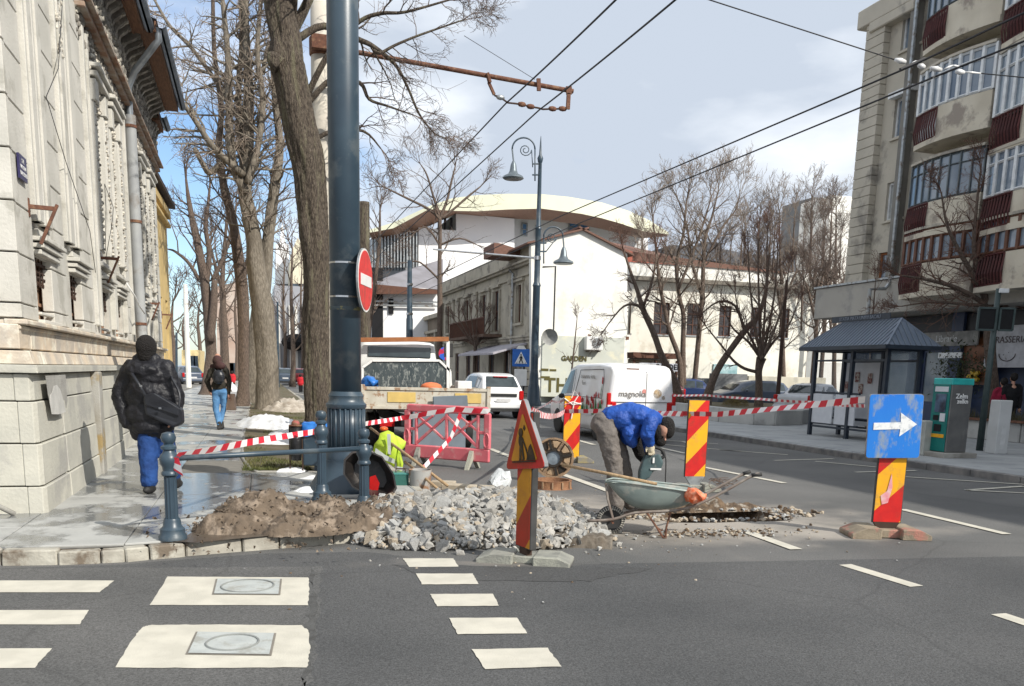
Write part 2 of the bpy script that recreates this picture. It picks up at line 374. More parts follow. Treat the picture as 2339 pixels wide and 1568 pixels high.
vs_, fs_ = ngon_sheet(rag(line((900, 1292), (1500, 1300), 20)+line((1500, 1300), (1350, 1330), 8)+line((1350, 1330), (980, 1325), 14)+line((980, 1325), (900, 1292), 4), .03), .0065)
mb = MB(); mb.add(vs_, fs_); mb.build('road_patch', asphalt('dark_asphalt_patch', (.066, .066, .066), (.05, .05, .05)), kind='structure')
# painted markings, children of the road
m_paint = mat('road_paint_cream', (.56, .53, .45), (.47, .445, .38), rough=.65, scale=5, bump=.15, bscale=90, c3=(.48, .455, .385), c3s=5)
def mark(name, px, z=.009, m=m_paint, parent=road, wob=0):
    pts = [P(*q) for q in px]; poly = []
    for i, a in enumerate(pts):
        b = pts[(i+1) % len(pts)]; k = 8 if wob else 1
        for t in range(k):
            p = a.lerp(b, t/k); poly.append((p.x+(rnd.uniform(-wob, wob)), p.y+(rnd.uniform(-wob, wob))))
    vs, fs = ngon_sheet(poly, z); mb = MB(); mb.add(vs, fs)
    return mb.build(name, m, parent)
for q in ([(-320, 1329), (262, 1329), (228, 1356), (-320, 1356)], [(-320, 1397), (203, 1397), (182, 1430), (-320, 1430)], [(-320, 1485), (120, 1485), (78, 1530), (-320, 1530)]):
    mark('crosswalk_stripe', q, wob=.004)
mark('crosswalk_stripe', [(-320, 1620), (20, 1620), (-50, 1690), (-320, 1690)])
mark('painted_patch', [(383, 1320), (560, 1321), (705, 1322), (706, 1355), (703, 1386), (343, 1385)], wob=.004)
mark('painted_patch', [(345, 1431), (500, 1430), (690, 1432), (705, 1445), (708, 1490), (702, 1528), (480, 1530), (262, 1529), (310, 1455), (325, 1436)], wob=.005)
for q in ([(920, 1278), (1035, 1278), (1048, 1297), (935, 1298)], [(950, 1313), (1080, 1313), (1092, 1337), (964, 1338)], [(983, 1360), (1125, 1359), (1140, 1387), (999, 1388)], [(1025, 1415), (1180, 1414), (1205, 1450), (1046, 1452)], [(1078, 1487), (1250, 1483), (1283, 1526), (1107, 1532)], [(1150, 1590), (1345, 1586), (1395, 1650), (1190, 1656)]):
    mark('square_marking', q, wob=.004)
def dash(a, b, w, name='lane_dash'):
    a, b = P(*a), P(*b); d = (b-a).normalized(); s = Vector((d.y, -d.x, 0))*w/2
    vs, fs = ngon_sheet([(p.x, p.y) for p in (a-s, b-s, b+s, a+s)], .009); mb = MB(); mb.add(vs, fs); return mb.build(name, m_paint, road)
for a, b in (((1707, 1217), (1819, 1257)), ((1930, 1292), (2094, 1342)), ((2280, 1405), (2520, 1485)), ((1119, 1026), (1170, 1046)), ((1286, 1085), (1420, 1134))): dash(a, b, .13)
for a, b in (((1500, 1022), (1566, 1037)), ((1605, 1068), (1792, 1105)), ((1318, 1006), (1357, 1017)), ((1440, 1008), (1462, 1013)), ((2060, 1165), (2300, 1222)), ((640, 893), (697, 903))): dash(a, b, .12)
for a, b in (((1490, 1005), (1640, 1015)), ((1510, 1016), (1700, 1033)), ((1640, 1028), (1799, 1040)), ((1768, 1053), (1904, 1049)), ((1862, 1055), (2001, 1068)), ((1954, 1080), (2092, 1076)), ((2059, 1090), (2339, 1108)), ((2207, 1121), (2339, 1112)), ((2207, 1121), (2345, 1128)), ((1560, 1010), (1600, 1020))): dash(a, b, .09, 'zigzag_line')
# utility covers set in the painted patches
m_cover = mat('weathered_cover_steel', (.46, .48, .46), (.38, .40, .39), rough=.6, metal=.1, scale=9, bump=.2, c3=(.33, .33, .30), c3s=6)
for (q, ring, lab) in (([(497, 1327), (640, 1327), (636, 1362), (489, 1361)], (563, 1340), 'square utility cover in the farther painted patch on the road'),
                       ([(452, 1449), (626, 1452), (615, 1501), (430, 1498)], (537, 1472), 'square utility cover in the nearer painted patch on the road')):
    c = P(*ring); t = thing('utility_cover', lab, 'manhole cover', (c.x, c.y, 0), 0, 'square covers in the crosswalk')
    pts = [P(*k) for k in q]; ce = sum(pts, Vector())/4
    mb = MB(); vs, fs = ngon_sheet([tuple((ce+(p-ce)*1.06).xy) for p in pts], .012); mb.add(vs, fs); mb.build('frame_gap', mat('joint_dirt', (.22, .20, .17), rough=.9), t, wloc=True)
    mb = MB(); vs, fs = ngon_sheet([tuple(p.xy) for p in pts], .016); mb.add(vs, fs); mb.build('cover_plate', m_cover, t, wloc=True)
    mb = MB(); r = (P(600, ring[1]+0)-P(500, ring[1])).x*.6
    ringp = [ce+Vector((math.cos(a)*r, math.sin(a)*r, .018)) for a in [2*math.pi*i/28 for i in range(28)]]
    mb.tube(ringp, .007, 5, close=True); mb.build('ring_rim', mat('rim_dark', (.24, .25, .24), rough=.7), t, wloc=True)
# ------------------------------------------------------------------ left pavement
m_pave = mat('pavement_concrete', (.40, .40, .38), (.33, .33, .315), rough=.7, scale=2.2, bump=.12, bscale=70, detail=8)
def wetten(m):
    t = m.node_tree; b = t.nodes['Principled BSDF']; lk = t.links.new; src = b.inputs['Base Color'].links[0].from_socket
    tcn = N(t, 'ShaderNodeTexCoord'); g_ = N(t, 'ShaderNodeNewGeometry')
    mp_ = N(t, 'ShaderNodeMapping'); mp_.inputs['Scale'].default_value = (1.0, .75, 0); mp_.inputs['Location'].default_value = (5.2, 1.7, 0); lk(g_.outputs['Position'], mp_.inputs[0])
    n1 = N(t, 'ShaderNodeTexNoise'); n1.inputs['Scale'].default_value = 1.25; n1.inputs['Detail'].default_value = 10; n1.inputs['Roughness'].default_value = .66; lk(mp_.outputs[0], n1.inputs['Vector'])
    # the puddle in the middle of the walk
    m2 = N(t, 'ShaderNodeMapping'); m2.inputs['Location'].default_value = (1.0/1.0, -12.4/3.6, 0); m2.inputs['Scale'].default_value = (1/1.0, 1/3.6, 0); lk(g_.outputs['Position'], m2.inputs[0])
    ln = N(t, 'ShaderNodeVectorMath', operation='LENGTH'); lk(m2.outputs[0], ln.inputs[0])
    r2 = N(t, 'ShaderNodeMapRange'); lk(ln.outputs['Value'], r2.inputs[0])
    for i, q in zip((1, 2, 3, 4), (.2, 1.4, .17, 0)): r2.inputs[i].default_value = q
    a_ = N(t, 'ShaderNodeMath', operation='ADD'); lk(n1.outputs[0], a_.inputs[0]); lk(r2.outputs[0], a_.inputs[1])
    r1 = N(t, 'ShaderNodeMapRange'); lk(a_.outputs[0], r1.inputs[0])
    for i, q in zip((1, 2, 3, 4), (.50, .575, 0, 1)): r1.inputs[i].default_value = q
    mm = N(t, 'ShaderNodeMixRGB', blend_type='MULTIPLY'); mm.inputs[2].default_value = (.42, .43, .45, 1); lk(r1.outputs[0], mm.inputs[0]); lk(src, mm.inputs[1]); lk(mm.outputs[0], b.inputs['Base Color'])
    rr = N(t, 'ShaderNodeMapRange'); lk(r1.outputs[0], rr.inputs[0]); rr.inputs[3].default_value = .72; rr.inputs[4].default_value = .13; lk(rr.outputs[0], b.inputs['Roughness'])
    bn = b.inputs['Normal'].links[0].from_node; rb = N(t, 'ShaderNodeMapRange'); lk(r1.outputs[0], rb.inputs[0]); rb.inputs[3].default_value = .12; rb.inputs[4].default_value = .015; lk(rb.outputs[0], bn.inputs['Strength'])
wetten(m_pave)
kerb_px = [(-500, 1308), (0, 1294), (131, 1292), (230, 1288), (287, 1285), (343, 1279), (425, 1272), (555, 1261), (640, 1254), (764, 1244), (850, 1236)]
kerb = [P(x, y, .0) for x, y in kerb_px]
kerb = [Vector((-14, kerb[0].y+.1, 0))]+kerb+[Vector((1.35, 8.1, 0)), Vector((1.72, 8.7, 0)), Vector((1.93, 9.5, 0)), Vector((1.96, 11, 0)), Vector((1.96, 20, 0)), Vector((1.96, 60, 0)), Vector((1.96, 160, 0))]
def inset(poly, d):
    o = []
    for i, p in enumerate(poly):
        a = poly[max(0, i-1)]; b = poly[min(len(poly)-1, i+1)]; t = (b-a).normalized(); o.append(p+Vector((-t.y, t.x, 0))*d)
    return o
kin = inset(kerb, .13)
verge = [(-.30, 150), (-.33, 20), (-.27, 14.6), (-.14, 12.9), (.05, 12.5), (.8, 12.45), (1.80, 12.6), (1.80, 60), (1.80, 150)]
mb = MB(); base = [tuple(p.xy) for p in kin]+[(-14, 160)]
vs_, fs_ = ngon_sheet(base, .105); mb.add(vs_, fs_)
m_grout = mat('pavement_bedding', (.20, .19, .17), rough=.95, scale=9, bump=.3)
walk = mb.build('left_pavement', m_grout, kind='structure')
# slabs as parts; each clipped to the pavement polygon
def clip(poly, a, b):   # keep the left side of a->b
    o = []; n_ = len(poly); ex, ey = b[0]-a[0], b[1]-a[1]
    def sd_(p): return ex*(p[1]-a[1])-ey*(p[0]-a[0])
    for i in range(n_):
        p, q = poly[i], poly[(i+1) % n_]; sp, sq = sd_(p), sd_(q)
        if sp >= 0: o.append(p)
        if sp*sq < 0:
            t = sp/(sp-sq); o.append((p[0]+(q[0]-p[0])*t, p[1]+(q[1]-p[1])*t))
    return o
def slab(poly, z, parent, m, th=.02, name='paving_slab'):
    if len(poly) < 3: return
    ar = abs(sum(poly[i][0]*poly[(i+1) % len(poly)][1]-poly[(i+1) % len(poly)][0]*poly[i][1] for i in range(len(poly))))/2
    if ar < .02: return
    mb = MB(); mb.prism([(p[0], p[1], z-th) for p in poly], (0, 0, th)); return mb.build(name, m, parent, bevel=.004)
def kerb_y(x):
    for i in range(len(kin)-1):
        a, b = kin[i], kin[i+1]
        if a.x <= x <= b.x and b.x-a.x > 1e-6: return a.y+(b.y-a.y)*(x-a.x)/(b.x-a.x)
    return 8.0
sw, sl = 1.55, 1.9; k_ = 0
for i in range(-6, 5):
    for j in range(0, 12):
        x0 = -2.05+i*sw*.62; x1 = x0+sw*.62; y0 = 6.5+j*sl; y1 = y0+sl
        g_ = .004; pl = [(x0+g_, y0+g_), (x1-g_, y0+g_), (x1-g_, y1-g_), (x0+g_, y1-g_)]
        if x1 > 1.85: pl = [(min(p[0], 1.82), p[1]) for p in pl]
        ya = kerb_y((x0+x1)/2-.3)+.01; yb = kerb_y((x0+x1)/2+.3)+.01
        if y0 < 9.6:
            for a_, b_ in zip(kin[:16], kin[1:17]): pl = clip(pl, a_.xy, b_.xy)
            if len(pl) < 3: continue
        if x1 < -2.6 and y0 > 9.3: continue
        if y1 > 12.4 and x1 > -.3:
            if y0 > 12.45: pl = [(min(p[0], -.33), p[1]) for p in pl] if x0 < -.4 else []
            else: pl = [(p[0], min(p[1], 12.42)) for p in pl]
        if pl: slab(pl, .12+rnd.uniform(-.0015, .0015), walk, m_pave)
mb = MB(); vs_, fs_ = ngon_sheet([(-4, 29.4), (-.34, 29.4), (-.31, 150), (-4, 150)], .119); mb.add(vs_, fs_); mb.build('far_paving', m_pave, walk)
for j in range(6):   # border stones between walk and verge
    pass
m_kerb = mat('whitewashed_kerb', (.44, .42, .36), (.28, .26, .22), rough=.9, scale=5, bump=.7, bscale=18, c3=(.15, .12, .09), c3s=2.6)
def kerb_run(pl, parent, m, step=.85, w=.13, h=.12, far=26, name='kerb_stone', z0=0, wig=.008):
    acc = []
    for a, b in zip(pl[:-1], pl[1:]):
        L_ = (b-a).length; n_ = max(1, round(L_/step))
        for i in range(n_): acc.append((a.lerp(b, i/n_), a.lerp(b, (i+1)/n_)))
    rest = MB()
    for a, b in acc:
        d = (b-a).normalized(); s = Vector((-d.y, d.x, 0)); a2, b2 = a+d*.006, b-d*.006; j = rnd.uniform(-wig, wig)
        poly = [a2+s*j, b2+s*j, b2+s*(w+j), a2+s*(w+j)]; hh = h+rnd.uniform(-wig, wig)
        vs = [p+Vector((0, 0, z0-.05)) for p in poly]+[poly[0]+s*.015+Vector((0, 0, z0+hh)), poly[1]+s*.015+Vector((0, 0, z0+hh)), poly[2]+Vector((0, 0, z0+hh)), poly[3]+Vector((0, 0, z0+hh))]
        fs = [(3, 2, 1, 0), (4, 5, 6, 7), (0, 1, 5, 4), (1, 2, 6, 5), (2, 3, 7, 6), (3, 0, 4, 7)]
        if a.y < far:
            mb = MB(); mb.add(vs, fs); mb.build(name, m, parent, bevel=.012)
        else: rest.add(vs, fs)
    if rest.v: rest.build('far_kerb', m, parent)
kerb_run(kerb[:-1], walk, m_kerb, wig=.014, h=.112)
vl = [Vector((-.36, 60, 0)), Vector((-.38, 20, 0)), Vector((-.33, 14.6, 0)), Vector((-.2, 12.85, 0)), Vector((-.08, 12.47, 0)), Vector((.8, 12.40, 0)), Vector((1.8, 12.45, 0))]
kerb_run(vl, walk, m_concrete, 1.0, .07, .13, name='border_stone')
# verge with soil, grass and snow
m_verge = mat('verge_soil', (.12, .09, .06), (.07, .075, .03), rough=1, scale=3, bump=.8, bscale=20, c3=(.15, .12, .09), c3s=1.5)
mb = MB(); vs_, fs_ = ngon_sheet(verge[::-1], .128); mb.add(vs_, fs_); mb.build('grass_verge', m_verge, kind='structure')
m_grass = mat('winter_grass', (.07, .09, .02), (.13, .12, .04), rough=.7, scale=2, bump=0)
mb = MB()
for i in range(16000):
    x = rnd.uniform(-.25, 1.75); y = 12.6+rnd.random()**1.7*16
    if noise.noise(Vector((x*1.4, y*.9, 3))) < (.12 if y > 14.5 else -.2): continue
    h = rnd.uniform(.02, .06); a = rnd.uniform(0, 6.28); w = .006; lx, ly = rnd.uniform(-.03, .03), rnd.uniform(-.03, .03)
    mb.add([(x-w*math.cos(a), y-w*math.sin(a), .125), (x+w*math.cos(a), y+w*math.sin(a), .125), (x+lx, y+ly, .125+h)], [(0, 1, 2)])
g = mb.build('grass', m_grass, kind='stuff'); tag(g, 'short moss green grass on the verge beside the left pavement', 'grass'); del g['category']; g['category'] = 'grass'
def lump(name, cx, cy, rx, ry, h, z0, m, seed, n=26, rough=.35, fine=.12, parent=None, pw=1.0, ns=2.2):
    mb = MB(); vs = []; fs = []; o = Vector((seed*3.1, seed*1.7, 0))
    for i in range(n):
        for j in range(n):
            x = -1+2*i/(n-1); y = -1+2*j/(n-1); r = math.hypot(x, y)
            edge_ = 1+.25*noise.noise(Vector((math.atan2(y, x)*1.3, seed, 0)))
            k = max(0, 1-(r/edge_)**2)**pw
            px, py = cx+x*rx, cy+y*ry
            z = h*k*(1+rough*noise.noise(Vector((px, py, 0))*ns+o))+(h*fine*3*noise.noise(Vector((px, py, 0))*9+o) if k > .02 else 0)*min(1, k*3)
            vs.append((px, py, z0+z-(.03 if k <= 0 else 0)))
    for i in range(n-1):
        for j in range(n-1): fs.append((i*n+j, (i+1)*n+j, (i+1)*n+j+1, i*n+j+1))
    mb.add(vs, fs); return mb.build(name, m, parent, smooth='all')
sn = [((612, 968), .8, 2.6, .2, 'largest white snow patch at the foot of the pale multi-stemmed trees'), ((665, 992), .5, .9, .09, 'small snow patch on the grass nearest the green litter bin'),
      ((640, 1012), .6, .6, .06, 'thin snow strip on the grass left of the litter bin'), ((668, 1037), .16, .14, .04, 'tiny snow scrap on the mossy grass'),
      ((668, 1077), .22, .18, .07, 'white snow lump by the paving edge beside the big pole'), ((712, 1093), .16, .10, .04, 'smaller snow lump right of the one by the paving edge'), ((700, 1122), .16, .16, .05, 'snow scrap against the bell foot of the big pole'),
      ((665, 935), 1.0, 2.6, .35, 'dirty snow heap along the kerb between the trunks'), ((530, 893), .35, 1.6, .4, 'low snow heap right of the walking woman')]
for i, (q, rx, ry, h, lb) in enumerate(sn):
    c = P(*q, .12); o = lump('snow_patch', c.x, c.y, rx, ry, h, .115, m_snow if 'dirty' not in lb else mat('dirty_snow', (.52, .47, .40), (.30, .25, .2), rough=.8, scale=4, bump=.6, bscale=25), i+2)
    o['kind'] = 'stuff'; o['label'] = lb; o['category'] = 'snow'; o['group'] = 'melting snow on the left verge'
# ------------------------------------------------------------------ right pavement and square
rk = [Vector((11.95, -40, 0)), Vector((11.80, 5, 0)), Vector((11.75, 11, 0)), Vector((11.62, 15, 0)), Vector((11.55, 21, 0)), Vector((11.7, 30, 0)), Vector((11.9, 60, 0)), Vector((11.9, 150, 0))]
m_pave2 = mat('right_pavement_concrete', (.36, .37, .37), (.28, .29, .295), rough=.75, scale=1.2, bump=.12, bscale=60, detail=9, c3=(.24, .25, .26), c3s=1.6)
mb = MB(); vs_, fs_ = ngon_sheet([(p.x+.12, p.y) for p in rk]+[(70, 150), (70, -40)], .112); mb.add(vs_, fs_); rwalk = mb.build('right_pavement', m_pave2, kind='structure')
kerb_run([p+Vector((.13, 0, 0)) for p in rk[1:-1]], rwalk, mat('dark_kerb', (.22, .21, .2), (.12, .12, .12), rough=.85, scale=5, bump=.3), 1.0, .13, .122, far=34)
for i in range(5):
    for j in range(14):
        x0 = 11.9+i*1.9; y0 = 5+j*1.9; slab([(x0+.01, y0+.01), (x0+1.89, y0+.01), (x0+1.89, y0+1.89), (x0+.01, y0+1.89)], .122+rnd.uniform(-.001, .001), rwalk, m_pave2)
# ================================================================== LEFT ORNATE BUILDING
m_stucco = mat('old_cream_stucco', (.58, .56, .51), (.48, .465, .42), rough=.85, scale=1.6, bump=.25, bscale=35, detail=9, c3=(.40, .385, .34), c3s=1.9)
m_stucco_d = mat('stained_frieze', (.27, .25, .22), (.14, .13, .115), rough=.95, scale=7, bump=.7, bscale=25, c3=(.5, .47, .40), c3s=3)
m_plinth = mat('plinth_stone', (.50, .485, .42), (.42, .41, .36), rough=.9, scale=2.5, bump=.3, bscale=30, detail=8, c3=(.36, .35, .32), c3s=1.4)
m_plaster_p = mat('peeling_plaster', (.60, .50, .38), (.42, .38, .33), rough=.9, scale=2.6, bump=.5, bscale=20, detail=9, c3=(.66, .62, .52), c3s=3)
m_soffit = mat('brown_soffit_boards', (.20, .10, .055), (.12, .06, .035), rough=.8, scale=5, bump=.2, stretch=(8, 1, 1))
m_zinc = mat('zinc_gutter', (.36, .39, .42), (.25, .28, .31), rough=.4, metal=.6, scale=6, bump=.05)
m_pipe = mat('grey_downpipe_paint', (.34, .35, .35), (.27, .28, .29), rough=.6, scale=3, bump=.1, c3=(.22, .2, .18))
B = thing('ornate_building', 'old cream stucco building with carved window surrounds and grey downpipe at the left', 'building', (-2.10, 9.2, 0), R(.6))
LEN = 15.1; EZ = 7.6
wx = [1.72, 3.6, 5.9, 7.45, 11.3, 13.0]
ops = [(c-.44-.4, 1.95, c+.44-.4, 2.66) for c in wx]+[(c-.3-.4, 3.3, c+.3-.4, 5.2) for c in wx[2:]]+[(2.55, 4.95, 2.95, 5.35), (.1, 5.6, .45, 6.2)]
mb = MB()
wall_open(mb, (-.12, .4, 0), (0, 1, 0), (1, 0, 0), LEN-.4, EZ, ops, .32, back=1)
mb.quad((-3.5, .4, 0), (-.12, .4, 0), (-.12, .4, EZ), (-3.5, .4, EZ)); mb.quad((-.12, LEN, 0), (-7, LEN, 0), (-7, LEN, EZ), (-.12, LEN, EZ))
mb.build('wall', [m_stucco, m_dark], B)
mb = MB(); mb.box((-1.9, 2.35, 8.6), (3.56, 3.9, 2.0)); mb.build('attic_wall', m_stucco, B)
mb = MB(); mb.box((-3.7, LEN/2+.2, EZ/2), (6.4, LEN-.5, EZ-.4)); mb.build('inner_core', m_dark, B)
# stone courses of the plinth, block by block
def block(x0, y0, z0, x1, y1, z1, m=m_plinth, name='stone_block', bat=0.0):
    mb = MB(); g = .006
    vs = [(x0, y0+g, z0+g), (x1+bat, y0+g, z0+g), (x1+bat, y1-g, z0+g), (x0, y1-g, z0+g), (x0, y0+g, z1-g), (x1, y0+g, z1-g), (x1, y1-g, z1-g), (x0, y1-g, z1-g)]
    mb.add(vs, [(3, 2, 1, 0), (4, 5, 6, 7), (0, 1, 5, 4), (1, 2, 6, 5), (2, 3, 7, 6), (3, 0, 4, 7)]); return mb.build(name, m, B, bevel=.008)
zc = [.10, .38, .79, 1.19, 1.45]
for k in range(4):
    bat = .025; px = .10-.018*k; fy = -.03*(1-k/4)
    block(-3.5, fy-.0, zc[k], -1.5, .5, zc[k+1]); block(-1.49, fy, zc[k], px-.16, .5, zc[k+1])   # end face
    # chamfered corner block
    mb = MB(); g = .006; a = px
    lo_ = [(a-.16, fy), (a-.03, fy), (a, fy+.06), (a, 1.18), (a-.2, 1.18), (a-.2, .5), (a-.16, .5)]
    mb.prism([(q[0], q[1], zc[k]+g) for q in lo_], (0, 0, zc[k+1]-zc[k]-2*g)); mb.build('corner_stone', m_plinth, B, bevel=.008)
    block(-.2, 1.2, zc[k], px, 3.18, zc[k+1], bat=.01); block(-.2, 3.5, zc[k], px, 5.55, zc[k+1], bat=.01)
    for y0, y1 in ((5.6, 7.4), (7.4, 9.2), (9.5, 11.4), (11.4, 13.3), (13.3, 15.2), (15.2, LEN)): block(-.2, y0, zc[k], px-.13, y1, zc[k+1])
mb = MB(); mb.box((-.02, 3.34, .77), (.32, .27, 1.36)); mb.build('buttress', mat('grey_cement_strip', (.36, .35, .32), (.28, .26, .22), rough=.9, scale=4, bump=.3, c3=(.3, .22, .1), c3s=2), B, bevel=.01)
mb = MB(); mb.prism([(.11, -.06, 1.456), (-3.5, -.06, 1.456), (-3.5, .3, 1.456), (-.2, .3, 1.456), (-.2, 5.7, 1.456), (.11, 5.7, 1.456)], (0, 0, .075)); mb.build('lower_ledge', m_plinth, B, bevel=.02, seg=2)
mb = MB(); mb.box((-.1, 11.4, 1.49), (.22, 11.5, .075)); mb.build('lower_ledge', m_plinth, B, bevel=.02)
for y0, y1 in ((-.02, .44), (.46, 1.6), (1.61, 2.7), (2.71, 3.9), (3.91, 5.6), (5.62, 7.4), (7.41, 9.2), (9.21, 12), (12.01, LEN)):
    mb = MB(); o_ = .07 if y0 < 5.6 else 0
    mb.add([(-.3, y0, 1.535), (o_, y0, 1.535), (o_, y1, 1.535), (-.3, y1, 1.535), (-.3, y0, 1.66), (o_-.03, y0, 1.66), (o_-.03, y1, 1.66), (-.3, y1, 1.66)], [(3, 2, 1, 0), (4, 5, 6, 7), (0, 1, 5, 4), (1, 2, 6, 5), (2, 3, 7, 6), (3, 0, 4, 7)])
    mb.build('ledge_stone', m_plaster_p, B, bevel=.006)
    mb = MB(); mb.box((-.17, (y0+y1)/2, 1.79), (.2+o_, y1-y0-.01, .23)); mb.build('plaster_panel', m_plaster_p, B, bevel=.01)
mb = MB(); mb.box((-.06, LEN/2, 1.925), (.2, LEN, .05)); mb.box((-1.7, .33, 1.925), (3.4, .2, .05)); mb.box((-.08, LEN/2, 1.875), (.12, LEN, .04)); mb.build('upper_ledge', m_plaster_p, B, bevel=.01)
mb = MB(); mb.box((-1.8, .36, 1.7), (3.5, .3, .38)); mb.build('end_band', m_plinth, B, bevel=.01)
# basement windows
m_iron = mat('wrought_iron', (.06, .035, .025), rough=.9, bump=0)
for c in wx:
    t = MB(); t.box((-.09, c, 2.70), (.10, .96, .05)); t.box((-.075, c, 2.765), (.13, 1.0, .05)); t.box((-.06, c, 2.83), (.17, 1.06, .045)); t.box((-.1, c, 2.9), (.07, .9, .07)); t.build('lintel', m_stucco, B, bevel=.006)
    fo = window(B, (-.12, .4, 0), (0, 1, 0), (1, 0, 0), (c-.84, 1.95, c+.04, 2.66), .15, mat('rusty_shutter', (.36, .22, .14), (.2, .1, .06), rough=.9, scale=8, bump=.3), mat('boarded_pane', (.55, .40, .28), (.34, .22, .15), rough=.9, scale=5, bump=.3), 1, 3)
    gr = MB()
    for i in range(6):
        y = c-.38+i*.152; gr.bar((-.16, y, 2.40), (-.16, y, 2.66), .014); gr.sph((-.16, y, 2.385), (.016, .016, .03), 6); gr.bar((-.16, y-.05, 2.44), (-.16, y+.05, 2.52), .01); gr.bar((-.16, y+.05, 2.44), (-.16, y-.05, 2.52), .01)
    gr.bar((-.16, c-.42, 2.6), (-.16, c+.42, 2.6), .03); gr.bar((-.16, c-.42, 2.46), (-.16, c+.42, 2.46), .015); gr.build('window_grille', m_iron, B)
    s = MB(); s.box((-.11, c, 1.985), (.1, .9, .04)); s.box((-.12, c, 2.07), (.06, .86, .03)); s.build('sill', m_stucco, B, bevel=.006)
# flat pilasters over the basement windows
for y0, y1 in ((1.12, 1.46), (1.52, 1.88), (2.78, 3.2), (3.3, 3.74)):
    mb = MB(); mb.box((-.09, (y0+y1)/2, 5.3), (.10, y1-y0, 4.6)); mb.box((-.07, (y0+y1)/2, 5.3), (.1, (y1-y0)*.55, 4.6)); mb.build('pilaster', m_stucco, B, bevel=.006)
m_orn = mat('ornament_plaster', (.60, .56, .48), (.16, .14, .12), rough=.95, scale=14, bump=.3, lo=.45, hi=.6)
o_ = MB()
for i in range(90):
    r_ = rnd.uniform(.015, .04); zz = rnd.uniform(5.15, 5.9); o_.sph((-.04, 2.98+rnd.gauss(0, .06), zz), r_, 6)
o_.build('hanging_garland', m_orn, B, smooth='all', kind='stuff')
for c in wx[2:]:
    a = MB()
    for sgn in (-1, 1):
        a.box((-.08, c+sgn*.44, 4.27), (.10, .2, 2.1)); a.box((-.06, c+sgn*.44, 4.27), (.08, .10, 2.06)); a.box((-.06, c+sgn*.44, 5.45), (.15, .24, .3))
    a.box((-.04, c, 5.66), (.17, 1.2, .08)); a.box((-.02, c, 5.76), (.22, 1.3, .06)); a.box((-.08, c, 3.02), (.12, 1.14, .07)); a.build('window_surround', m_stucco, B, bevel=.01)
    o_ = MB()
    for i in range(110):
        zz = rnd.uniform(5.3, 6.1); yy = c+rnd.gauss(0, .3); r_ = rnd.uniform(.02, .045); o_.sph((-.07, yy, zz), (r_*1.2, r_, r_), 6)
    for sgn in (-1, 1):
        for i in range(40):
            zz = 3.2+i*.06+rnd.uniform(-.02, .02); r_ = rnd.uniform(.018, .038); o_.sph((-.02, c+sgn*.44+rnd.uniform(-.05, .05), zz), (r_, r_*1.1, r_*.9), 6)
    q = o_.build('carved_ornament', m_orn, B, smooth='all'); q['kind'] = 'stuff'
# rusticated strips between the pilasters, block by block
strips = [(.40, 1.10), (1.9, 2.76), (3.76, 4.7), (8.15, 8.9), (9.9, 10.6), (12.0, 12.3), (13.7, 14.3), (14.32, LEN)]
zz0 = [1.97, 2.115, 2.585, 3.055, 3.525, 3.995, 4.465, 4.935, 5.405, 5.875, 6.3, 6.8, 7.3]
for y0, y1 in strips:
    for a, b in zip(zz0[:-1], zz0[1:]):
        if y0 > 4.8 and a > 5.8: continue
        block(-.2, y0, a, -.085, y1, b, m_stucco)
for k, (a, b) in enumerate(zip(zz0[:-1], zz0[1:])):
    mb = MB(); mb.box((-1.72, .36, (a+b)/2), (3.3, .1, b-a-.016)); mb.build('stone_block', m_stucco, B, bevel=.006)
for y in (4.82, 5.15, 6.6, 6.75, 8.07, 9.0, 9.82, 10.66, 12.37, 13.62):
    pl = MB(); pl.box((-.09, y, 4.1), (.1, .12, 4.0)); pl.build('pilaster', m_stucco, B, bevel=.006)
